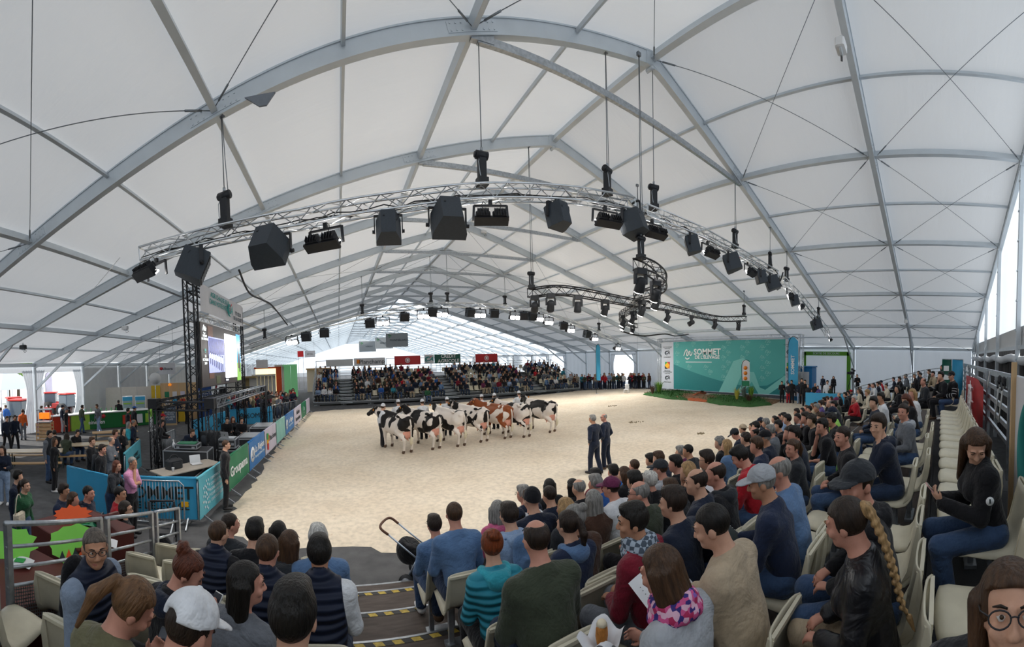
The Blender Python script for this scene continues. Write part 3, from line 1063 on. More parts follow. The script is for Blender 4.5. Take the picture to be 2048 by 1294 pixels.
# hair, caps and other headwear, in the head's own frame
HCACHE = {}
def hair_mesh(style, h=.009):
 if (style, h) in HCACHE: return HCACHE[(style, h)]
 F = Field((-.19, -.30, -.62), (.19, .22, .26), h)
 I = np.eye(3)
 def strands(n, y0, z1, sx, r0, r1, seed):
  q = random.Random(seed)
  for i in range(n):
   a = PI * (i + .5) / n
   x, y = sx * math.cos(a), -abs(sx) * .9 * math.sin(a) + y0
   F.cone((x, y, .02), (x * (1.0 + q.uniform(-.05, .2)), y - .015 + q.uniform(-.02, .02), z1 + q.uniform(-.04, .04)), r0, r1, 0, .012)
 if style in ('short', 'crop', 'curly', 'balding', 'fringe'):
  e = {'crop': .006, 'short': .014, 'curly': .022, 'balding': .005, 'fringe': .016}[style]
  e = .003 if h == .0081 else e
  F.ell((0, -.015, .032), (.078 + e, .095 + e, .092 + e), 0, 0)
  if style == 'short':
   F.ell((0, .045, .108), (.055, .045, .026), 0, .03)
   F.ell((0, -.03, .118), (.06, .06, .022), 0, .03)
  if style == 'curly':
   q = random.Random(3)
   for i in range(60):
    v = np.array([q.gauss(0, 1) for _ in range(3)]); v /= np.linalg.norm(v)
    if v[2] > -.2: F.ell((v[0] * .09, -.015 + v[1] * .108, .034 + v[2] * .105), (.022,) * 3, 0, .01)
  F.notch((0, .026, 0), (0, 1, 0), (0, .085, .070), (0, .45, -1))
  F.notch((0, .002, 0), (0, 1, 0), (0, .0, -.022), (0, 0, -1))
  F.half((0, -.03, -.055 if style != 'fringe' else -.075), (0, .30, -1))
  if style == 'balding':
   F.ell((0, .03, .115), (.062, .105, .060), None, .01, None, cut=True)
 elif style in ('bob', 'long', 'ponytail', 'bun', 'braid', 'tied', 'messybun', 'shoulder'):
  if style != 'braid': F.ell((0, -.018, .032), (.092, .108, .104), 0, 0)
  if style in ('ponytail', 'bun', 'tied', 'messybun'):
   F.notch((0, .024, 0), (0, 1, 0), (0, .085, .076), (0, .35, -1))
   F.notch((0, .0, 0), (0, 1, 0), (0, .0, -.02), (0, 0, -1))
   F.half((0, -.03, -.06), (0, .35, -1))
  elif style != 'braid':
   zl = {'bob': -.13, 'shoulder': -.20, 'long': -.40}[style]
   F.half((0, -.02, -.07), (0, .2, -1))
   strands(13, -.006, zl, .088, .034, .024 if style != 'long' else .028, 4)
   F.ell((0, .03, -.05), (.066, .105, .105), None, .012, None, cut=True)
   F.notch((0, .040, 0), (0, 1, .08), (0, .085, .078), (0, .40, -1))
  if style == 'ponytail':
   F.ell((0, -.125, .06), (.026, .03, .026), 0, .01)
   F.cone((0, -.14, .06), (0, -.185, -.05), .028, .036, 0, .015); F.cone((0, -.185, -.05), (.01, -.165, -.22), .036, .012, 0, .015)
  if style in ('bun', 'messybun'):
   F.ell((0, -.10, .115), (.048, .046, .042), 0, .012)
   if style == 'messybun':
    q = random.Random(8)
    for i in range(14):
     v = np.array([q.gauss(0, 1) for _ in range(3)]); v /= np.linalg.norm(v)
     F.ell((v[0] * .045, -.10 + v[1] * .045, .115 + v[2] * .04), (.018,) * 3, 0, .008)
  if style == 'braid':
   F.ell((0, -.115, .05), (.04, .035, .045), 0, .015)
   for i in range(13):
    z = .04 - i * .043; r = .034 - i * .0013
    y = -.14 - .015 * math.sin(i * .35) - i * .0035
    for s in (-1, 1):
     F.cone((s * .018, y + .008, z + .022), (-s * .010, y - .012, z - .016), r * .62, r * .5, 0, .003)
   F.cone((0, -.185, -.52), (.006, -.19, -.60), .018, .006, 0, .005)
 me = F.mesh('hair_' + style, [HR['darkbrown']])
 HCACHE[(style, h)] = me
 return me
def cap_mesh(style):
 if style in HCACHE: return HCACHE[style]
 h = .009
 F = Field((-.15, -.17, -.12), (.15, .26, .20), h)
 if style in ('cap', 'capback'):
  F.ell((0, -.012, .040), (.098, .116, .105), 0, 0)
  F.half((0, 0, .035), (0, .05, -1))
  s = 1 if style == 'cap' else -1
  G = Field((-.15, -.17, -.12), (.15, .26, .20), h)
  F.ell((0, s * .11 - .01, .040), (.085, .10, .012), 0, .006, rotm(0, 8 * s, 0))
  F.ell((0, -.012, .148), (.010, .010, .006), 0, .004)
  if style == 'cap':
   F.ell((0, -.125, .040), (.035, .04, .022), None, .004, None, cut=True)
 elif style == 'beanie':
  F.ell((0, -.014, .045), (.094, .110, .112), 0, 0)
  F.half((0, 0, .018), (0, .25, -1))
  F.ell((0, -.012, .030), (.098, .115, .020), 0, .006, rotm(0, -14, 0))
 elif style == 'showcap':      # the handlers' round white cap
  F.ell((0, -.012, .075), (.088, .104, .06), 0, 0)
  F.cone((0, -.01, .05), (0, -.01, .10), .088, .080, 0, .01)
  F.half((0, 0, .045), (0, .10, -1))
 elif style == 'hood':
  F.ell((0, -.02, .02), (.112, .128, .135), 0, 0)
  F.ell((0, .09, .0), (.075, .09, .10), None, .01, None, cut=True)
  F.half((0, 0, -.12), (0, 0, -1))
 me = F.mesh(style, [CL['black']])
 HCACHE[style] = me
 return me
def glasses_mesh():
 if 'gl' in HCACHE: return HCACHE['gl']
 m = MB()
 for s in (-1, 1):
  ring = [(s * .033 + .024 * math.cos(a) * (1.05), .104 - .004 * abs(math.cos(a)), .012 + .019 * math.sin(a)) for a in [2 * PI * i / 16 for i in range(16)]]
  m.tube(ring, .0022, 5, True)
  m.tube([(s * .058, .100, .018), (s * .076, .07, .02), (s * .080, .0, .016), (s * .082, -.015, .0)], .002, 5)
 m.tube([(-.010, .105, .016), (0, .108, .019), (.010, .105, .016)], .002, 5)
 HCACHE['gl'] = m.mesh('spectacles', glass_frame)
 return HCACHE['gl']
def face_meshes():
 if 'face' not in HCACHE:
  e, b = [], []
  for s in (-1, 1):
   m = MB(); m.lathe([(.0005, -.006), (.009, -.004), (.0125, 0), (.009, .004), (.0005, .006)], (0, 0, 0), 10)
   m.v = [(s * .032 + x, .0905 + z * .9, .0125 + y * .62) for x, y, z in m.v]
   e.append(m.mesh('eye', eye_dark))
   m = MB(); m.tube([(s * .016, .0985, .033), (s * .034, .097, .038), (s * .054, .086, .034)], [.003, .0042, .002], 5); b.append(m.mesh('eyebrow', HR['darkbrown']))
  HCACHE['face'] = (e, b)
 return HCACHE['face']
PCACHE = {}
def person_meshes(pose, lod):
 """pose: tuple of (key, value) pairs; returns the skeleton and its meshes"""
 key = (pose, lod)
 if key in PCACHE: return PCACHE[key]
 kw = dict(pose)
 sleeve = kw.pop('sleeve', 1.0)
 legs = kw.pop('legs', 1.0)
 K = skeleton(**kw)
 h = {0: .0105, 1: .0182, 2: .031, 3: .036, 4: .058}[lod]
 hg = {0: .018, 1: .024, 2: .032}.get(lod)
 lo, hi = bounds(K)
 sk, tp, bt, sh = SK['fair'], CL['navy'], CL['denim'], shoe_dark
 out = {'K': K}
 fine = lod == 0
 if lod >= 3:
  F = Field(lo, hi, h)
  body_parts(F, K, {'torso', 'arms', 'legs', 'feet'}, .012, [0, 1, 1, 2, 3], sleeve=sleeve)
  if sleeve < 1:
   body_parts(F, K, {'arms'}, 0, [0, 0, 0, 0, 0])
  body_parts(F, K, {'hands'}, 0, [0] * 5)
  add_head(F, K, 0, 1)
  out['body'] = F.mesh('person_far', [sk, tp, bt, sh])
 else:
  F = Field(lo, hi, h)
  body_parts(F, K, {'torso', 'arms', 'legs', 'feet', 'hands'}, 0, [0] * 5, fine)
  add_head(F, K, 0, 2 if lod < 2 else 1, 1 if lod < 2 else None)
  out['body'] = F.mesh('person', [sk, lip_mat])
  F = Field(lo, hi, hg)
  body_parts(F, K, {'torso', 'arms'}, .018, [0] * 5, sleeve=sleeve)
  c = K['neck0']
  F.half(c + K['u'] * .042, K['u'] * 1 + K['f'] * .35)
  F.half(K['P'] - K['u'] * .045 if K['kind'] == 'sit' else K['P'] - K['u'] * .10, -K['u'])
  out['top'] = F.mesh('jacket', [tp])
  F = Field(lo, hi, hg)
  body_parts(F, K, {'legs'}, .016, [0] * 5, legs=legs)
  F.cone(K['P'] + npv(0, 0, -.02), K['P'] + K['u'] * .06, .150 * K['fat'] + .012, .145 * K['fat'], 0, .03, (K['f'], .8))
  for i in (0, 1):
   k, a = K['knee'][i], K['ank'][i]
   d = (a - k) / np.linalg.norm(a - k)
   e = k + (a - k) * legs
   F.half(e + d * .012, npv(0, 0, -1)) if i == 0 else None
  out['trousers'] = F.mesh('trousers', [bt])
  out['shoes'] = []
  for i in (0, 1):
   F = Field(lo, np.array([hi[0], hi[1], .25]), max(.018, min(h, .02)))
   body_parts(F, K, {'feet'}, .010, [0] * 5, sides=(i,))
   F.half((0, 0, .0), (0, 0, -1))
   out['shoes'].append(F.mesh('shoe', [sh]))
 PCACHE[key] = out
 return out
def PO(**k):
 return tuple(sorted(k.items()))
def make_person(label, loc, rz, pose, lod, top, bottom, hair, hcol='darkbrown', skin='fair', shoe='d', scale=1.0, cap=None, capcol='black', glasses=False, group=None, own_eyes=False, name='person'):
 M = person_meshes(pose, lod)
 sx = scale
 tp = CL[top] if isinstance(top, str) else top
 bt = CL[bottom] if isinstance(bottom, str) else bottom
 K = M['K']
 if lod >= 3:
  o = obj(name, M['body'], None, loc, (0, 0, rz), [SK[skin], tp, bt, SHOE[shoe]])
 else:
  o = obj(name, M['body'], None, loc, (0, 0, rz), [SK[skin], lip_mat])
  obj('jacket' if lod < 3 else 'top', M['top'], o, mats=[tp])
  obj('trousers', M['trousers'], o, mats=[bt])
  obj('shoe', M['shoes'], o, mats=[SHOE[shoe]])
 o.scale = (sx, sx, sx)
 tag(o, label, 'person', group)
 HM = Matrix(K['H'].tolist()).to_4x4()
 HM.translation = Vector(K['head'])
 def on_head(nm, me, mats):
  c = obj(nm, me, o, mats=mats)
  c.matrix_local = HM
  return c
 hh = .02 if lod >= 3 else (.014 if lod else (.0081 if hcol == 'stubble' else .009))
 if hair == 'braid':
  on_head('hair', hair_mesh('tied', hh), [HR['darkbrown']])
  on_head('braid', hair_mesh('braid', hh), [HR[hcol]])
 elif hair:
  on_head('hair', hair_mesh(hair, hh), [HR[hcol]])
 if cap:
  on_head('cap' if cap != 'hood' else 'hood', cap_mesh(cap), [CL[capcol] if isinstance(capcol, str) else capcol])
 if lod == 1 or (lod == 0 and not own_eyes):
  for nm, ml, mm in zip(('eye', 'eyebrow'), face_meshes(), (None, HR[hcol if hcol in HR else 'darkbrown'])):
   for me in ml: on_head(nm, me, [mm] if mm else None)
 if glasses:
  on_head('spectacles', glasses_mesh(), None)
 return o
# the two grandstands: eight treads, the near one under the camera, the far one across the sand
plank = mat('stand_plywood', (0.085, 0.066, 0.056), .7, 0, .25, 4, .25, 80, stretch=(1, 6, 6))
plank_dark = mat('dark_stand_floor', (0.03, 0.031, 0.034), .75, 0, .25, 3, .2, 90)
deck_grey = mat('far_stand_deck', (0.33, 0.35, 0.37), .55, .3, .15, 5)
tape_y = mat('tape_yellow', (0.50, 0.36, 0.06), .6, 0, .25, 30)
tape_k = mat('tape_black', (0.03, 0.03, 0.03), .6, 0, .1, 30)
seat_pl = mat('seat_plastic', (0.66, 0.61, 0.47), .38, 0, .08, 7, .05, 60)
AIS = [(0.05, 1.2), (9.6, 10.8), (18.8, 20.0)]
SX0, SX1 = -2.6, 24.2
def in_aisle(x, m=.2):
 return any(a - m < x < b + m for a, b in AIS)
NY = [5.31 - .767 * i for i in range(7)] + [.10]          # front edges of the near treads
NZ = [.39 + .21 * i for i in range(7)] + [1.88]
FY = [33.6 + .75 * i for i in range(8)]
FZ = [.25 * (i + 1) + .1 for i in range(8)]
def make_chair_mesh(nu, nv, th=.012):
 prof = [(.235, .395), (.23, .415), (.18, .425), (.06, .412), (-.06, .405), (-.13, .425), (-.175, .48), (-.20, .58), (-.222, .70), (-.24, .815)]
 wid = [.40, .43, .44, .44, .44, .44, .435, .43, .42, .385]
 lip = [.0, .015, .02, .03, .035, .045, .05, .05, .045, .02]
 P = [Vector((0, y, z)) for y, z in prof]
 def fn(u, v):
  t = v * (len(P) - 1)
  i = min(int(t), len(P) - 2); f = t - i
  p = P[i].lerp(P[i + 1], f)
  d = (P[i + 1] - P[i]).normalized()
  n = Vector((0, -d.z, d.y))
  n = Vector((0, d.z, -d.y)) * -1
  w_ = (wid[i] * (1 - f) + wid[i + 1] * f) / 2
  l_ = lip[i] * (1 - f) + lip[i + 1] * f
  s = u * 2 - 1
  e = max(0, (abs(s) - .72) / .28)
  p = p + Vector((s * w_, 0, 0)) + n * (l_ * e ** 1.6) - n * .02 * (1 - s * s) * (1 if t < 4 else .6)
  return p
 m = MB()
 m.grid(fn, nu, nv)
 me = m.mesh('shell', seat_pl)
 bm = bmesh.new(); bm.from_mesh(me)
 bmesh.ops.recalc_face_normals(bm, faces=bm.faces)
 bmesh.ops.solidify(bm, geom=bm.faces[:], thickness=th)
 for f in bm.faces: f.smooth = True
 bm.to_mesh(me); bm.free()
 # square side flanges stiffening the back, as moulded shells have
 return me
shell = make_chair_mesh(12, 18)
shell_lo = make_chair_mesh(6, 9)
m = MB()
for s in (-1, 1):
 m.add([(s * .185, -.13, .42), (s * .185, -.215, .50), (s * .175, -.262, .80), (s * .175, -.228, .80), (s * .19, -.17, .50),
   (s * .215, -.13, .42), (s * .215, -.225, .50), (s * .19, -.268, .80), (s * .19, -.232, .80), (s * .215, -.17, .50)],
   [(0, 1, 4), (1, 2, 3, 4), (5, 9, 6), (6, 9, 8, 7), (0, 5, 6, 1), (1, 6, 7, 2), (2, 7, 8, 3), (3, 8, 9, 4), (4, 9, 5, 0)])
m.box((0, -.257, .80), (.37, .022, .022))
rim_me = m.mesh('back_rim', seat_pl)
m = MB(); m.box((0, .0, .385), (.30, .06, .03)); m.box((-.12, -.02, .2), (.05, .05, .38)); m.box((.12, -.02, .2), (.05, .05, .38)); m.box((0, -.02, .015), (.36, .10, .03))
brk_me = m.mesh('bracket', steel)
def chair(loc, rz, label, group=None, lo=False):
 o = obj('stand_chair', shell_lo if lo else shell, None, loc, (0, 0, rz))
 tag(o, label, 'seat', group)
 obj('back_rim', rim_me, o)
 if not lo:
  obj('bracket', brk_me, o)
 return o
# ---- near stand
st = thing('near_grandstand', 'stepped plywood grandstand with taped aisle steps in front of the camera', 'grandstand')
for i in range(8):
 y1 = NY[i]; y0 = NY[i + 1] if i < 7 else -1.0
 z = NZ[i]
 md = plank if i < 7 else plank_dark
 # tread boards, one sheet every 1.25 m, so the joints read
 nx = int((SX1 - SX0) / 2.5) + 1
 for q in range(nx):
  a = SX0 + q * 2.5; b = min(SX1, a + 2.5) - .008
  if a > 14 and i < 6: continue
  MB().box(((a + b) / 2, (y0 + y1) / 2, z - .02), (b - a, y1 - y0 - .006, .04)).build('tread_board', md, st)
 m = MB()
 m.box(((SX0 + SX1) / 2, y1 - .012, z - .14), (SX1 - SX0, .02, .21))
 m.build('riser', plank, st)
 m = MB(); m.bar((SX0, y1 + .008, z - .025), (SX1, y1 + .008, z - .025), .035, .05); m.build('nosing', steel if i < 7 else plank_dark, st)
# half steps and hazard tape in the first aisle
for i in range(7):
 y1, z = NY[i], NZ[i]
 m = MB(); m.cur = 0
 n = 12
 a, b = AIS[0]
 for q in range(n):
  m.cur = q % 2
  x0 = a + (b - a) * q / n; x1 = a + (b - a) * (q + 1) / n
  m.add([(x0, y1 - .015, z + .003), (x1, y1 - .015, z + .003), (x1 + .03, y1 - .075, z + .003), (x0 + .03, y1 - .075, z + .003)], [(0, 3, 2, 1)])
 m.build('hazard_tape', [tape_y, tape_k], st)
 for s in (a - .03, b + .03):
  m = MB(); m.box((s, y1 - .03, z + .06), (.05, .05, .20)); m.box((s, y1 - .03, z + .165), (.07, .07, .02)); m.build('aisle_post', steel, st)
MB().box((.62, 5.55, .17), (1.15, .55, .04)).build('landing_step', plank, st)
m = MB(); m.bar((.05, 5.83, .165), (1.2, 5.83, .165), .04, .05); m.build('nosing', steel, st)
MB().box(((SX0 + SX1) / 2, 2.2, .06), (SX1 - SX0 - .2, 6.0, .12)).build('base_frame', black_metal, st)
# ---- guard rails of hollow section, in panels
def rail_panel(a, b, z0a, z0b, hts, mesh_h=None, posts=(True, True), name='rail_panel'):
 """panel from a to b (x, y); z0 = foot height at each end; hts = heights of the bars"""
 m = MB()
 A = Vector((a[0], a[1], z0a)); B = Vector((b[0], b[1], z0b))
 top = max(hts)
 for h in hts:
  r = .026 if h == top else .018
  m.tube([A + Vector((0, 0, h)), B + Vector((0, 0, h))], r, 8)
 d = (B - A).normalized()
 for e, p in zip(posts, (A + d * .03, B - d * .03)):
  if e: m.box((p.x, p.y, p.z + top / 2), (.055, .055, top), math.atan2(d.y, d.x))
 return m
perf = bpy.data.materials.new('perforated_steel')
perf.use_nodes = True
N, L = perf.node_tree.nodes, perf.node_tree.links
b = N['Principled BSDF']; b.inputs['Base Color'].default_value = (.36, .38, .41, 1); b.inputs['Metallic'].default_value = .6; b.inputs['Roughness'].default_value = .45
MATS['perf'] = perf
def perforated(a, b, z0a, z0b, h0, h1, pitch, parent, name='perforated_sheet', hole=.62):
 """sheet with a lattice of real square openings between two corner points"""
 A0 = Vector((a[0], a[1], z0a + h0)); B0 = Vector((b[0], b[1], z0b + h0))
 up = Vector((0, 0, h1 - h0))
 Ln = (B0 - A0).length
 nx = int(Ln / pitch); nz = int(up.z / pitch)
 m = MB()
 s = (1 - hole) / 2
 for i in range(nx + 1):
  u = i / nx
  p = A0.lerp(B0, u); wv = (B0 - A0).normalized() * (pitch * s)
  m.add([p - wv, p + wv, p + wv + up, p - wv + up], [(0, 1, 2, 3)])
 for j in range(nz + 1):
  v = up * (j / nz); wz = Vector((0, 0, pitch * s))
  m.add([A0 + v - wz, B0 + v - wz, B0 + v + wz, A0 + v + wz], [(0, 1, 2, 3)])
 o = m.build(name, perf, parent)
 return o
def slope_z(y):   # tread height of the near stand under a point of its side
 return max(.12, min(1.88, .39 + .21 * ((5.31 - y) / .767 + .6)))
lr = thing('side_guard_rail', 'galvanised guard rail with perforated panels down the left side of the stand', 'railing')
X = SX0 + .02
for y0, y1 in ((.15, 2.02), (2.12, 3.52), (3.6, 4.72), (4.8, 5.62)):
 z0, z1 = slope_z(y0) - .05, slope_z(y1) - .05
 rail_panel((X, y0), (X, y1), z0, z1, (.46, .62, .80, 1.0)).build('rail_panel', steel, lr)
 perforated((X, y0 + .05), (X, y1 - .05), z0, z1, .02, .44, .028, lr)
# back rail of the top tread: heavier sections, a red banner hangs on it
br = thing('rear_guard_rail', 'galvanised guard rail behind the top row of seats on the right', 'railing')
for q in range(10):
 x0 = -2.5 + q * 2.5
 x1 = x0 + 2.4
 m = MB()
 for h, r in ((1.36, .05), (1.12, .036), (.90, .036), (.68, .036), (.46, .03)):
  m.bar((x0, -.92, 2.0 + h), (x1, -.92, 2.0 + h), .04, r * 2)
 for x in (x0 + .04, x1 - .04):
  m.box((x, -.92, 2.0 + .68), (.07, .06, 1.40))
  m.box((x, -.88, 3.30), (.10, .03, .16))
 m.build('rail_panel', steel, br)
 if x0 < 5:
  perforated((x0, -.90), (x1, -.90), 2, 2, .05, .45, .03, br)
# end rail far right
er = thing('end_guard_rail', 'thin sloping guard rail closing the far right end of the near stand', 'railing')
for i in range(4):
 y0, y1 = 5.5 - i * 1.5, 5.5 - i * 1.5 - 1.45
 rail_panel((SX1, y0), (SX1, y1), slope_z(y0), slope_z(y1), (.3, .52, .74, .96, 1.15)).build('rail_panel', steel, er)
# ---- far stand
fs = thing('far_grandstand', 'stepped grey grandstand full of spectators across the arena', 'grandstand')
FX0, FX1 = -2.3, 24.4
for i in range(8):
 y0, z = FY[i], FZ[i]
 MB().box(((FX0 + FX1) / 2, y0 + .375, z - .02), (FX1 - FX0, .75, .04)).build('tread_board', deck_grey, fs)
 m = MB(); m.bar((FX0, y0 - .01, z - .03), (FX1, y0 - .01, z - .03), .04, .07); m.build('nosing', steel, fs)
 MB().box(((FX0 + FX1) / 2, y0 + .03, z - .15), (FX1 - FX0, .02, .16)).build('riser', mat('far_riser', (.14, .15, .16), .6), fs)
 for a, b_ in AIS:
  MB().box(((a + b_) / 2, y0 - .2, z - .13), (b_ - a - .1, .36, .03)).build('half_step', alu, fs)
m = MB()
for q in range(12):
 x = FX0 + .3 + q * (FX1 - FX0 - .6) / 11
 m.box((x, FY[0] + .1, .14), (.06, .06, .28)); m.box((x, FY[0] + .1, .02), (.5, .2, .04))
 m.bar((x, FY[0] + .1, .25), (x, FY[7] + .7, .25), .05, .05)
m.build('base_frame', steel, fs)
MB().box(((FX0 + FX1) / 2, FY[7] + .4, 1.0), (FX1 - FX0, .03, 2.0)).build('back_screen', dark_sheet, fs)
fr_ = thing('far_back_rail', 'guard rail along the top of the far stand carrying banners', 'railing')
for q in range(11):
 x0 = FX0 + q * 2.42; x1 = x0 + 2.36
 rail_panel((x0, FY[7] + .8), (x1, FY[7] + .8), FZ[7], FZ[7], (.3, .55, .8, 1.05, 1.3, 1.9)).build('rail_panel', steel, fr_)
for x, nm in ((FX0, 'left'), (FX1, 'right')):
 sr = thing('far_side_rail', 'sloping steel side rail at the %s end of the far stand' % nm, 'railing')
 for i in range(4):
  y0, y1 = FY[0] + i * 1.5, FY[0] + i * 1.5 + 1.45
  rail_panel((x, y0), (x, y1), FZ[0] + i * .5, FZ[0] + i * .5 + .5, (.3, .55, .8, 1.1)).build('rail_panel', steel, sr)
# hanging rig
glow = mat('lamp_glow', (1.0, .97, .92), .3, emit=26.0, var=0)
lens_dark = mat('lamp_lens', (.10, .11, .12), .15, .2, 0)
KEY = 1.0     # strength of the arena floods
def truss(name, label, pts, size, m, n_tri=False, parent=None, up=None, pitch=None, group=None):
 """square lattice girder along a polyline: four chords and one joined part of lattice bars"""
 pts = [Vector(p) for p in pts]
 t = parent or thing(name, label, 'truss', group=group)
 h = size / 2
 ch = [[], [], [], []]
 for i, p in enumerate(pts):
  d = (pts[min(i + 1, len(pts) - 1)] - pts[max(i - 1, 0)]).normalized()
  u = Vector((0, 0, 1)) if up is None else Vector(up)
  s = d.cross(u).normalized(); v = s.cross(d).normalized()
  for q, (a, b) in enumerate(((-1, -1), (1, -1), (1, 1), (-1, 1))):
   ch[q].append(p + s * (a * h) + v * (b * h))
 for c in ch:
  mb = MB(); mb.tube(c, size * .085, 6); mb.build('chord', m, t)
 # lattice
 mb = MB()
 L_ = [0.0]
 for a, b in zip(pts[:-1], pts[1:]): L_.append(L_[-1] + (b - a).length)
 tot = L_[-1]
 n = max(2, int(round(tot / (pitch or size * 1.15))))
 def pos(c, s):
  s = min(max(s, 0), tot)
  for i in range(len(pts) - 1):
   if s <= L_[i + 1] + 1e-6:
    f = (s - L_[i]) / max(1e-6, L_[i + 1] - L_[i])
    return c[i].lerp(c[i + 1], f)
  return c[-1]
 for k in range(n):
  a, b = tot * k / n, tot * (k + 1) / n
  for q in range(4):
   c0, c1 = ch[q], ch[(q + 1) % 4]
   if k % 2: c0, c1 = c1, c0
   mb.tube([pos(c0, a), pos(c1, b)], size * .035, 4, cap=False)
 for s in (0, tot):
  for q in range(4): mb.tube([pos(ch[q], s), pos(ch[(q + 1) % 4], s)], size * .05, 4, cap=False)
 tag(mb.build('lattice', m, t, split=False), kind='stuff')
 return t
# fixtures, each modelled once around its clamp (origin), facing +y and hanging down
def flood_meshes():
 y = MB()
 y.bar((-.34, 0, -.10), (.34, 0, -.10), .05, .035)
 for s in (-1, 1):
  y.bar((s * .34, 0, -.09), (s * .36, 0, -.40), .03, .05)
 y.box((0, 0, -.04), (.08, .06, .12))
 b = MB()
 for s in (-1, 1):
  c = Vector((s * .17, .02, -.42))
  b.cbox(c, (.30, .20, .16), .03)
  for k in range(5):
   b.box(c + Vector((-.11 + k * .055, -.12, .0)), (.012, .07, .13))
  b.box(c + Vector((0, -.03, .10)), (.22, .12, .06))
 b.box((0, .06, -.50), (.70, .22, .05))
 b.bar((-.35, .12, -.46), (.35, .12, -.46), .03, .12)
 g = MB()
 for s in (-1, 1):
  for k in (-1, 1):
   g.cbox((s * .17 + k * .075, .15, -.42), (.145, .04, .20), .01)
 c = MB()
 for s in (-1, 1):
  c.tube([(s * .1, 0, -.08), (s * .16, -.12, -.16), (s * .20, -.14, -.28), (s * .16, -.08, -.36)], .008, 5)
 return y.mesh('yoke', black_metal), b.mesh('lamp_housing', black_metal), g.parts('lamp_glass', lens_dark), c.parts('cable', cable_black)
FY_, FB_, FG_, FC_ = flood_meshes()
def speaker_meshes(big):
 s = 1.0 if big else .8
 b = MB()
 # wedge cabinet seen in plan: wide front, narrow back, chamfered
 poly = [(-.30, .24), (.30, .24), (.30, .10), (.17, -.26), (-.17, -.26), (-.30, .10)]
 Mx = Matrix(((1, 0, 0), (0, 0, 1), (0, -1, 0)))
 n = len(poly)
 z0, z1 = -.62, -.12
 P = [(x * s, y * s, z0) for x, y in poly] + [(x * s, y * s, z1) for x, y in poly] + [(x * s * .92, y * s * .92, z1 + .025) for x, y in poly]
 F = [tuple(range(n - 1, -1, -1)), tuple(range(2 * n, 3 * n))]
 for r in (0, n):
  for i in range(n):
   j = (i + 1) % n
   F.append((r + i, r + j, r + n + j, r + n + i))
 b.add(P, F)
 g = MB(); g.cbox((0, .245 * s, -.37), (.54 * s, .03, .44), .02)
 for k in range(8): g.bar((-.25 * s, .263 * s, -.57 + k * .055), (.25 * s, .263 * s, -.57 + k * .055), .006, .008)
 y = MB()
 y.bar((-.335 * s, 0, -.07), (.335 * s, 0, -.07), .06, .03)
 for q in (-1, 1):
  y.bar((q * .335 * s, 0, -.06), (q * .335 * s, 0, -.40), .02, .07)
  y.tube([(q * .33 * s, 0, -.37), (q * .39 * s, 0, -.37)], .035, 8)
 y.box((0, 0, -.03), (.07, .06, .12))
 h = MB()
 for q in (-1, 1):
  h.box((q * .10 * s, -.262 * s, -.25), (.035, .012, .03)); h.box((q * .10 * s, -.262 * s, -.52), (.035, .012, .03))
 h.tube([(.06, -.27 * s, -.3), (.16, -.33 * s, -.25), (.22, -.2, -.12), (.15, -.05, -.05)], .01, 5)
 return b.mesh('cabinet', speaker_grey), g.mesh('grille', black_metal), y.mesh('yoke', black_metal), h.parts('connector', black_plastic)
SPK = {True: speaker_meshes(True), False: speaker_meshes(False)}
def speaker(p, rz, tilt, label, big=True, sc=1.0, group=None):
 t = thing('loudspeaker', label, 'loudspeaker', p, rz, group)
 t.rotation_euler = (0, 0, rz)
 t.scale = (sc,) * 3
 for nm, me in zip(('cabinet', 'grille', 'yoke', 'connector'), SPK[big]):
  o = obj(nm, me, t)
  if nm != 'yoke':
   o.rotation_euler = (tilt, 0, 0)
   o.location = (0, math.sin(tilt) * -.0, 0)
 return t
def flood(p, rz, tilt, label, lit=False, sc=1.0, power=0, group=None):
 t = thing('floodlight', label, 'floodlight', p, rz, group)
 t.scale = (sc,) * 3
 for nm, me in (('yoke', FY_), ('lamp_housing', FB_), ('lamp_glass', FG_), ('cable', FC_)):
  o = obj(nm, me, t, rot=(tilt if nm != 'yoke' else 0, 0, 0), mats=[glow] if (lit and nm == 'lamp_glass') else None)
 if power:
  ld = bpy.data.lights.new('flood_beam', 'AREA')
  ld.shape = 'RECTANGLE'; ld.size = .55; ld.size_y = .25
  ld.energy = power; ld.color = (1, .95, .89); ld.spread = R_(150)
  lo = bpy.data.objects.new('flood_beam', ld); C.objects.link(lo); lo.parent = t
  lo.location = (0, .30, -.52); lo.rotation_euler = (R_(90) + tilt - R_(40), 0, 0)
 return t
def hoist_meshes():
 b = MB(); b.cbox((0, 0, .36), (.17, .15, .42), .02); b.box((0, 0, .08), (.22, .2, .16))
 m2 = MB(); m2.tube([(-.13, 0, .62), (.13, 0, .62)], .085, 12); m2.tube([(-.16, 0, .62), (-.13, 0, .62)], .06, 10)
 h = MB(); h.tube([(0, 0, .70), (0, 0, .78)], .03, 8); h.tube([(-.02, 0, .66), (-.10, -.08, .45), (-.08, -.1, .2), (0, -.05, .02)], .009, 5)
 return b.mesh('chain_bag', black_plastic), m2.mesh('motor', black_metal), h.mesh('hook', steel)
HB, HM_, HH = hoist_meshes()
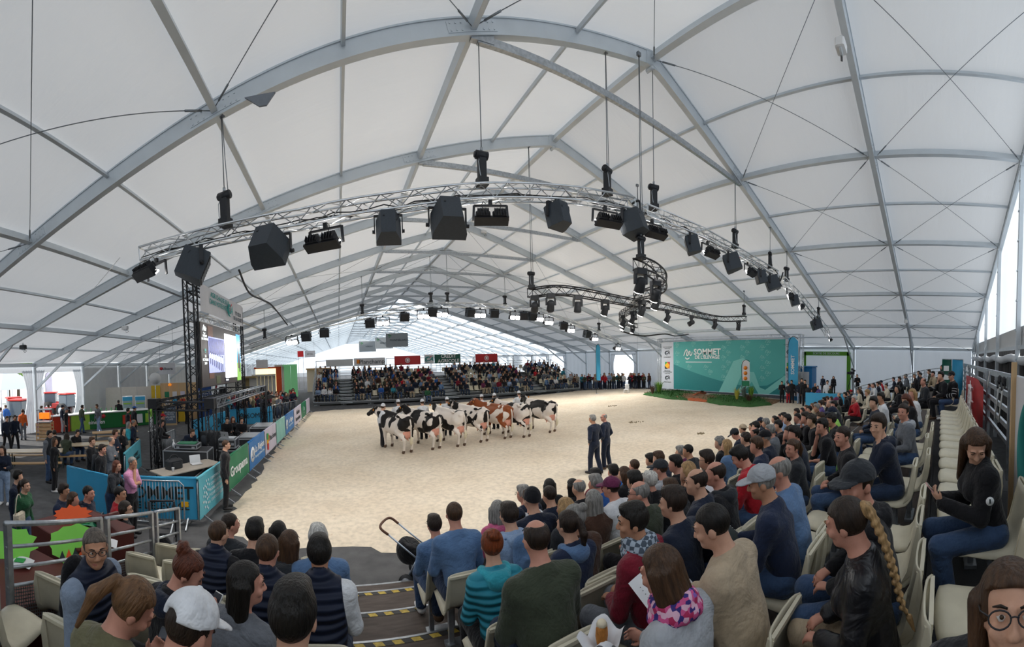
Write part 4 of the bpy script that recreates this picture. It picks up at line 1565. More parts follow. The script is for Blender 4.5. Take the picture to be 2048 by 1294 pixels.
def hoist(p, top_z, label, rz=0.0, sc=1.0, two=True, group=None):
 t = thing('chain_hoist', label, 'hoist', p, rz, group)
 t.scale = (sc,) * 3
 for nm, me in (('chain_bag', HB), ('motor', HM_), ('hook', HH)): obj(nm, me, t)
 m = MB()
 L_ = (top_z - p[2]) / sc
 m.tube([(0, 0, .7), (0, 0, L_)], .011 / sc, 5)
 if two: m.tube([(.09, 0, .7), (.05, 0, L_ * .6), (.02, 0, L_)], .009 / sc, 5)
 m.box((0, 0, L_), (.12, .08, .10))
 m.build('chain', wire_steel, t)
 return t
# front arch, hung from the second roof frame
YT = 7.42
segs = [[(285, 511), (440, 470), (600, 440), (800, 405), (965, 386), (1150, 391), (1263, 410)], [(1287, 422), (1400, 466), (1500, 520), (1551, 549)], [(1564, 560), (1600, 596), (1650, 658), (1655, 669)]]
tl = ('long silver lighting truss over the near side of the arena, left span', 'silver lighting truss over the near side of the arena, middle span', 'silver lighting truss over the near side of the arena, short right span')
for sg, lb in zip(segs, tl):
 truss('lighting_truss', lb, [at_y(x, y, YT) for x, y in sg], .29, alu_bright, group='silver lighting trusses')
def front_z(px):
 P = [p for s in segs for p in s]
 for a, b in zip(P[:-1], P[1:]):
  if a[0] <= px <= b[0]:
   f = (px - a[0]) / max(1, b[0] - a[0])
   return a[1] + (b[1] - a[1]) * f
 return P[-1][1]
# cables draped along the truss
for sg in segs[:2]:
 m = MB()
 P = [at_y(x, y, YT) for x, y in sg]
 for q in range(3):
  pp = []
  for a, b in zip(P[:-1], P[1:]):
   for k in range(6):
    p = a.lerp(b, k / 6)
    pp.append(p + Vector((0, .06 * q - .05, -.06 + rnd.uniform(-.06, .05))))
  m.tube(pp, .012, 5)
 tag(m.build('truss_cable', cable_black), 'bundle of black cables lying along the %s span of the near truss' % ('left' if sg is segs[0] else 'middle'), 'cable')
ctr2 = Vector((10, 19, 0))
def aim(p):
 d = ctr2 - Vector((p.x, p.y, 0))
 return math.atan2(-d.x, d.y)
on = ['first', 'second', 'third', 'fourth', 'fifth', 'sixth', 'seventh', 'eighth', 'ninth', 'tenth', 'eleventh', 'twelfth']
for i, (px, dy, rot) in enumerate(((312, 4, None), (650, 4, None), (980, 4, None), (1210, 4, None), (1304, 4, None), (1415, 3, None), (1495, 3, None), (1548, 3, None), (1574, 3, None), (1597, 3, None))):
 p = at_y(px, front_z(px), YT) + Vector((0, 0, -.16))
 flood(p, aim(p) * .6, R_(-28 if i else -50), 'black twin floodlight under the near truss, %s floodlight from its left end' % on[i], group='floodlights under the near truss', power=78 * KEY if i % 2 == 0 or i == 1 else 0, lit=True)
for i, (px, big, rz, tilt) in enumerate(((402, 1, -70, -25), (545, 1, -18, -35), (775, 0, -8, -20), (893, 1, -6, -30), (1110, 0, 14, -15), (1256, 1, 20, -20), (1378, 0, 40, -15), (1456, 1, 30, -20), (1517, 0, 45, -15), (1538, 1, 30, -20), (1585, 0, 30, -15), (1628, 1, 30, -20))):
 p = at_y(px, front_z(px), YT) + Vector((0, -.02, -.15))
 speaker(p, R_(rz), R_(tilt), '%s dark grey loudspeaker under the near truss, %s loudspeaker from its left end' % ('large' if big else 'small', on[i]), bool(big), 1.12 if big else 1.0, 'loudspeakers under the near truss')
for i, px in enumerate((452, 965, 1215, 1308, 1470, 1540, 1573, 1637)):
 p = at_y(px, front_z(px), YT) + Vector((0, 0, .14))
 hoist(p, rafter_z(p.x) - .15, 'black chain hoist standing on the near truss, %s hoist from its left end' % on[i], R_(20 * (i % 3) - 20), 1.0, i % 2 == 0 or i > 4, 'chain hoists on the near truss')
# lamp at the very end of the right span
p = at_y(1658, 672, YT)
flood(p, R_(10), R_(-30), 'small floodlight hanging from the tip of the right truss span', lit=True, sc=.7)
# rear arch, over the far stand
YR = 27.42
rseg = [[(500, 693), (580, 665), (680, 643), (770, 625), (868, 609)], [(876, 609), (980, 612), (1083, 621)], [(1090, 625), (1180, 658), (1240, 684)]]
for sg, lb in zip(rseg, ('left', 'middle', 'right')):
 truss('lighting_truss', 'distant silver lighting truss in front of the far stand, %s span' % lb, [at_y(x, y, YR) for x, y in sg], .32, alu_bright, group='silver lighting trusses', pitch=.6)
def rear_y(px):
 P = [p for s in rseg for p in s]
 for a, b in zip(P[:-1], P[1:]):
  if a[0] <= px <= b[0]:
   return a[1] + (b[1] - a[1]) * (px - a[0]) / max(1, b[0] - a[0])
 return P[-1][1]
for i, px in enumerate((583, 765, 847, 883, 960, 1030, 1078, 1098, 1142, 1190, 1236)):
 p = at_y(px, rear_y(px), YR) + Vector((0, 0, -.16))
 flood(p, PI + R_((10 - p.x) * -1.5), R_(-20), 'glowing floodlight on the distant truss, %s lamp from its left end' % on[i], True, 1.35, 105 * KEY, 'lit floodlights on the distant truss')
for i, px in enumerate((612, 648, 740, 808, 864, 940, 988, 1047, 1065, 1127, 1175)):
 p = at_y(px, rear_y(px), YR) + Vector((0, 0, -.14))
 speaker(p, PI + R_((i * 23) % 40 - 20), R_(-15), 'loudspeaker on the distant truss, %s one from its left end' % on[i], True, 1.15, 'loudspeakers on the distant truss')
for i, px in enumerate((530, 725, 862, 895, 1010, 1072, 1100, 1198)):
 p = at_y(px, rear_y(px), YR) + Vector((0, 0, .15))
 hoist(p, rafter_z(p.x) - .15, 'chain hoist on the distant truss, %s hoist from its left end' % on[i], 0, 1.1, True, 'chain hoists on the distant truss')
# black S-shaped trusses with moving heads
ZW = 6.0
def smooth(pts, n=6):
 out = []
 P = [Vector(p) for p in pts]
 for i in range(len(P) - 1):
  a, b, c, d = P[max(i - 1, 0)], P[i], P[i + 1], P[min(i + 2, len(P) - 1)]
  for k in range(n):
   t = k / n
   out.append(.5 * ((2 * b) + (-a + c) * t + (2 * a - 5 * b + 4 * c - d) * t * t + (-a + 3 * b - 3 * c + d) * t ** 3))
 out.append(P[-1])
 return out
w1 = smooth([gnd(x, y, ZW) for x, y in ((1060, 587), (1105, 581), (1150, 584), (1220, 597), (1275, 607), (1330, 614), (1400, 631), (1445, 638), (1492, 637))])
w2 = smooth([gnd(x, y, ZW) for x, y in ((1276, 527), (1303, 538), (1322, 555), (1322, 572), (1305, 584), (1277, 592), (1274, 606), (1258, 620), (1243, 632), (1250, 644), (1272, 652))])
truss('wave_truss', 'black S-curved truss with moving lamps sweeping left to right above the arena', w1, .30, black_metal, group='black curved trusses')
truss('wave_truss', 'black S-curved truss crossing the longer curved one above the arena', w2, .30, black_metal, group='black curved trusses')
mvb = MB(); mvb.cbox((0, 0, -.10), (.30, .22, .16), .02)
mvy = MB()
for s in (-1, 1): mvy.bar((s * .15, 0, -.18), (s * .15, 0, -.42), .06, .10)
mvh = MB(); mvh.lathe([(.07, -.17), (.12, -.13), (.125, .02), (.135, .10), (.14, .20), (.125, .21)], (0, 0, 0), 12)
mvl = MB(); mvl.lathe([(.115, .195), (.118, .222), (.06, .232)], (0, 0, 0), 12)
MVB, MVY, MVH, MVL = mvb.mesh('base', black_plastic), mvy.parts('yoke', black_plastic), mvh.mesh('lamp_head', black_plastic), mvl.mesh('lens', lens_dark)
for i, (px, py, lit) in enumerate(((1069, 590, 0), (1101, 586, 0), (1155, 589, 0), (1210, 598, 1), (1281, 535, 1), (1311, 560, 1), (1312, 582, 1), (1284, 600, 1), (1335, 619, 1), (1383, 630, 0), (1430, 637, 0), (1477, 640, 0), (1265, 622, 1), (1246, 630, 1), (1246, 640, 1), (1265, 650, 1))):
 p = gnd(px, py, ZW - .15)
 tcam = Vector((0, 0, HC)) - p
 t = thing('moving_head_lamp', 'moving head lamp %s under the curved truss, %s' % ('shining' if lit else 'switched off', ['at its left tip', 'second from its left tip', 'third from its left tip', 'fourth from its left tip', 'at the near end of the crossing curve', 'on the bend of the crossing curve', 'below the bend of the crossing curve', 'at the crossing', 'just right of the crossing', 'fourth from the right tip', 'second from the right tip', 'at the right tip', 'on the small rear loop', 'upper one on the rear hook', 'lower one on the rear hook', 'at the far end of the crossing curve'][i]), 'stage lamp', p, aim(p) + PI, 'moving heads on the curved trusses')
 obj('base', MVB, t); obj('yoke', MVY, t)
 a = R_(150 if lit else (120 + 25 * (i % 3)))
 for nm, me in (('lamp_head', MVH), ('lens', MVL)):
  obj(nm, me, t, (0, 0, -.42), (a, 0, 0), [glow] if lit and nm == 'lens' else None)
for i, (px, py) in enumerate(((1063, 578), (1282, 520), (1277, 590), (1488, 630), (1271, 640))):
 p = gnd(px, py, ZW + .15)
 hoist(p, rafter_z(p.x) - .15, 'chain hoist carrying the black curved truss, %s' % ('at its left tip', 'at the near tip of the crossing curve', 'above the crossing', 'at its right tip', 'at the far tip of the crossing curve')[i], 0, .9, True, 'hoists of the curved trusses')
# white work lamps and cameras clipped to frames
def small_lamp(px, py, Y, label, m):
 p = at_y(px, py, Y)
 t = thing('work_lamp', label, 'lamp', p)
 mb = MB(); mb.cbox((0, 0, -.1), (.34, .22, .2), .03); mb.build('lamp_body', m, t)
 mb = MB(); mb.box((0, 0, .04), (.06, .06, .12)); mb.bar((-.1, 0, -.2), (.1, 0, -.24), .05, .06); mb.build('clamp', alu, t)
 mb = MB(); mb.tube([(.1, 0, -.2), (.2, .02, -.3), (.1, .02, -.36), (.02, 0, -.3)], .012, 5); mb.build('cable', cable_black, t)
small_lamp(1682, 82, 2.40, 'white work lamp fixed under the collar bar at the upper right', white_paint)
small_lamp(967, 460, 22.3, 'small white lamp on a collar bar behind the loudspeakers', white_paint)
small_lamp(853, 575, 42.3, 'small white lamp on a far collar bar', white_paint)
small_lamp(1812, 640, 2.40, 'white lamp on the first roof frame at the right', white_paint)
small_lamp(250, 652, 17.3, 'pale lamp under a rafter on the left', white_paint)
small_lamp(46, 690, 12.3, 'black heater lamp under a rafter at the far left', black_plastic)
small_lamp(291, 690, 27.3, 'black and red lamp under a rafter left of the screen', black_plastic)
# hanger plate under the second frame, left
m = MB(); m.prism([(-.3, 0), (.3, 0), (.12, -.22), (-.02, -.22)], -.02, .02)
o = m.build('lug_plate', mat('lug_grey', (.2, .22, .25), .5, .3), None, at_y(520, 190, 7.3)); tag(o, 'dark triangular lug plate bolted under the second roof frame', 'bracket')
# the long slack cables
def slack(name, label, pts, r=.018, m=cable_black):
 mb = MB(); mb.tube(smooth(pts, 6), r, 6); tag(mb.build(name, m), label, 'cable')
slack('power_cable', 'black cable sagging from the roof to the screen tower', [at_r(478, 540, 17), at_r(498, 585, 19), at_r(525, 600, 22), at_r(545, 612, 24), at_r(575, 650, 28)], .05)
slack('power_cable', 'wavy black cable hanging below the curved truss towards the backdrop', [at_r(1243, 662, 24), at_r(1262, 668, 25), at_r(1290, 672, 26), at_r(1330, 668, 27), at_r(1352, 672, 33), at_r(1380, 668, 36)], .05)
slack('power_cable', 'black cable sagging along the right eaves beside the backdrop', [at_x(1590, 655, 30), at_x(1620, 664, 30), at_x(1655, 660, 30), at_x(1680, 655, 30)], .04)
slack('guy_wire', 'thin white wire curving from the rafter to the truss end at the left', [at_y(240, 515, 7.6), at_y(175, 590, 7.6), at_y(140, 601, 7.6)], .008, white_paint)
slack('power_cable', 'black jumper cable looping over the gap between two truss spans', [at_y(1265, 407, YT), at_y(1278, 402, YT), at_y(1281, 425, YT), at_y(1279, 448, YT), at_y(1274, 455, YT)], .03)
slack('power_cable', 'black jumper cable looping between the middle and right truss spans', [at_y(1545, 535, YT), at_y(1556, 548, YT), at_y(1560, 562, YT), at_y(1566, 545, YT)], .035)
# screen tower on the left of the arena
XS = -5.45
led = thing('screen_tower', 'black lattice tower holding a large lit screen and a white banner left of the arena', 'screen')
for nm, y, z in (('leg', 14.0, 7.15), ('leg', 21.2, 7.05)):
 e = empty(nm, (0, 0, 0), 0, led)
 truss('x', '', [(XS - .1, y, 0), (XS - .1, y, z)], .42, black_metal, parent=e, up=(0, 1, 0), pitch=.36)
 m = MB(); m.box((XS - .1, y, .04), (1.0, 1.0, .08)); m.build('foot_plate', black_metal, led)
e = empty('top_beam', (0, 0, 0), 0, led)
truss('x', '', [(XS - .1, 14.1, 6.9), (XS - .1, 21.1, 6.9)], .36, black_metal, parent=e)
e = empty('lower_beam', (0, 0, 0), 0, led)
truss('x', '', [(XS - .1, 14.2, 5.72), (XS - .1, 21.0, 5.72)], .34, alu_bright, parent=e)
ban_w = mat('banner_white', lin('c9cbd2'), .7, 0, .03, 2, .15, 6)
ya, yb2 = 14.45, 20.95
m = MB(); m.grid(lambda u, v: (XS + .20 + .03 * math.sin(u * 9), ya - .15 + (yb2 - ya + .25) * u, 5.93 + 1.12 * v), 24, 4); ban = m.build('banner', ban_w, led)
RY = (R_(90), 0, R_(90))   # text on a face looking towards +x, reading along +y
teal_ink = mat('ink_teal', lin('2e8f8c'), .6, 0, 0)
dark_ink = mat('ink_dark', lin('20303a'), .6, 0, 0)
red_ink = mat('ink_red', lin('c8393f'), .6, 0, 0)
white_ink = mat('ink_white', (.85, .87, .88), .6, 0, 0)
text('lettering', 'AGIR CHAQUE JOUR\nDANS VOTRE INTÉRÊT', .30, teal_ink, ban, (XS + .26, 16.85, 6.62), RY, bold=.004)
text('lettering', 'ET CELUI\nDE LA SOCIÉTÉ', .28, dark_ink, ban, (XS + .26, 19.95, 6.32), RY, bold=.003)
def ca_logo(parent, loc, rot, s, teal=None, red=None):
 """green C swoosh with a slanted letter A and red dot"""
 e = empty('logo', loc, 0, parent); e.rotation_euler = rot
 text('letter', 'CA', s, teal or teal_ink, e, (0, 0, 0), (0, 0, 0), shear=.3, bold=.02 * s)
 m = MB()
 pts = [(.62 * s * math.cos(a) - .08 * s, .48 * s * math.sin(a) - .05 * s, 0) for a in [R_(75 + 16 * k) for k in range(14)]]
 m.tube(pts, [.02 * s + .05 * s * math.sin(PI * k / 13) for k in range(14)], 6)
 m.build('swoosh', teal or teal_ink, e)
 m = MB(); m.bar((.10 * s, .30 * s, 0), (.42 * s, .52 * s, 0), .12 * s, .01); m.build('flag', red or red_ink, e)
 return e
ca_logo(ban, (XS + .26, 18.45, 6.5), RY, .62)
# the lit screen: a frame with flat emissive picture panels
scr_dark = mat('screen_dark', lin('3a322e'), .4, emit=.55, var=.25, scale=.7, stretch=(1, 3, .2))
frame_me = MB(); frame_me.box((XS - .05, 17.6, 4.22), (.22, 6.3, 2.72)); frame_me.build('screen_housing', black_plastic, led)
m = MB(); m.box((XS + .08, 17.6, 4.22), (.02, 6.24, 2.66)); screen = m.build('display', scr_dark, led)
def scr(y0, y1, z0, z1, m, nm='display_panel', dx=.0):
 mb = MB(); mb.box((XS + .098 + dx, (y0 + y1) / 2, (z0 + z1) / 2), (.006, y1 - y0, z1 - z0)); return mb.build(nm, m, screen)
e_white = mat('screen_white', (.95, .97, 1.0), .4, emit=2.6, var=0)
e_blue = mat('screen_violet', lin('aab2e6'), .4, emit=1.1, var=.25, scale=3)
e_hall = mat('screen_hall', lin('5d63a0'), .4, emit=.9, var=.5, scale=6)
e_sky = mat('screen_sky', lin('3f9be0'), .4, emit=1.5, var=.2, scale=2)
e_grass = mat('screen_grass', lin('7fb04f'), .4, emit=1.2, var=.3, scale=5)
e_navy = mat('screen_navy', lin('1b1c33'), .4, emit=.3, var=.2)
e_brown = mat('screen_brown', lin('6d4b3a'), .4, emit=.4, var=.2)
e_olive = mat('screen_olive', lin('4d5336'), .4, emit=.4, var=.2)
scr(15.35, 16.0, 3.2, 5.45, e_brown); scr(16.3, 16.9, 2.95, 3.3, e_olive)
scr(15.35, 17.62, 3.45, 5.0, e_blue, dx=.004); scr(15.4, 17.57, 4.25, 4.95, e_hall, dx=.008)
scr(17.72, 19.85, 3.15, 5.30, e_white, dx=.004)
scr(19.85, 20.66, 3.9, 5.42, e_sky, dx=.004); scr(19.85, 20.66, 2.95, 3.9, e_grass, dx=.004)
scr(20.1, 20.3, 3.6, 4.7, e_brown, dx=.008); scr(20.32, 20.5, 3.4, 4.4, e_navy, dx=.008)
fig_w = mat('screen_pale', lin('e6e6f0'), .4, emit=1.6, var=0)
for k in range(8):      # the row of handlers shown in the picture
 y = 15.55 + k * .245; z = 4.18 - k * .035; s = .55 + .035 * k
 scr(y - .06 * s, y + .06 * s, z - .1, z + .22 * s, fig_w, 'display_figure', .012)
 scr(y - .05 * s, y + .05 * s, z + .22 * s, z + .34 * s, e_navy, 'display_figure', .012)
 scr(y - .055 * s, y - .01, z - .65 * s, z - .1, e_navy, 'display_figure', .012)
 scr(y + .01, y + .055 * s, z - .6 * s, z - .1, e_navy, 'display_figure', .012)
ink_e = mat('screen_ink', lin('4f6f9a'), .4, emit=.6, var=0)
ink_l = mat('screen_letters', (.8, .85, .85), .4, emit=1.6, var=0)
ink_t = mat('screen_teal', lin('35b3a8'), .4, emit=1.2, var=0)
for z, y0, y1 in ((4.75, 19.2, 19.45), (4.62, 19.2, 19.5), (4.35, 18.4, 18.5), (4.2, 18.2, 18.3)):
 scr(y0, y1, z, z + .03, ink_e, 'display_line', .012)
text('lettering', 'SECTION 216', .16, ink_e, screen, (XS + .112, 18.75, 3.95), RY)
mark('emblem', .42, ink_l, screen, (XS + .115, 14.9, 5.25), RY)
text('lettering', 'SOMMET\nDE L’ÉLEVAGE', .13, ink_l, screen, (XS + .115, 14.92, 4.92), RY)
text('lettering', '2-5\nOCTOBRE\n2019', .15, ink_l, screen, (XS + .115, 14.92, 4.0), RY)
mark('emblem', .18, ink_t, screen, (XS + .115, 14.92, 4.38), RY)
scr(17.6, 18.3, 2.97, 3.18, e_navy, dx=.004); text('lettering', 'FRANCE', .12, ink_l, screen, (XS + .112, 17.95, 3.06), RY)
# spectators of the near stand: where the photograph shows each head
ROWY = [0] + [4.98 - .767 * (i - 1) if i < 8 else -.25 for i in range(1, 9)]
TAKEN = {i: [] for i in range(1, 9)}
def seat_for_head(px, py, hv, row=None, fixed=False):
 """seat that puts a seated head (offset hv from the seat's floor point) on the ray of the photograph's head; returns row, x, y"""
 d = ray(px, py)
 best = None
 for i in range(1, 9):
  if fixed and i != row: continue
  hz = NZ[i - 1] + hv[2]
  if d.z > -.004: t = 30.0
  else: t = (hz - HC) / d.z
  t = min(max(t, .4), 34)
  dy = d.y * t - hv[1] - ROWY[i]
  c = max(-.13, min(.13, dy))
  y = ROWY[i] + c
  if d.y > .22: t = (y + hv[1]) / d.y
  x = min(23.5, d.x * t - hv[0])
  e = abs(dy) / (.35 + .10 * t)
  e += sum(max(0, .42 - abs(x - q)) * 2.2 for q in TAKEN[i])
  if x < -2.35: e += (-2.35 - x) * 2
  if row and i != row: e += (.30 if math.hypot(d.x * t, d.y * t) < 3.2 else .1) * abs(i - row)
  if best is None or e < best[0]: best = (e, i, x, y)
 TAKEN[best[1]].append(best[2])
 return best[1:]
POSES = dict(
 a=dict(kind='sit', lean=6, arms='lap'), b=dict(kind='sit', lean=9, arms='lap'), c=dict(kind='sit', lean=26, arms='clasp'), d=dict(kind='sit', lean=10, arms=('lap', 'chin')),
 e=dict(kind='sit', lean=10, arms='cross'), f=dict(kind='sit', lean=12, arms='phone', nod=26), g=dict(kind='sit', lean=11, arms='read', nod=26), h=dict(kind='sit', lean=22, arms='knees'),
 i=dict(kind='sit', lean=4, arms=('seatback', 'lap')), j=dict(kind='sit', lean=14, arms=('chin', 'lap')))
NEAR_X = {i: [] for i in range(1, 9)}
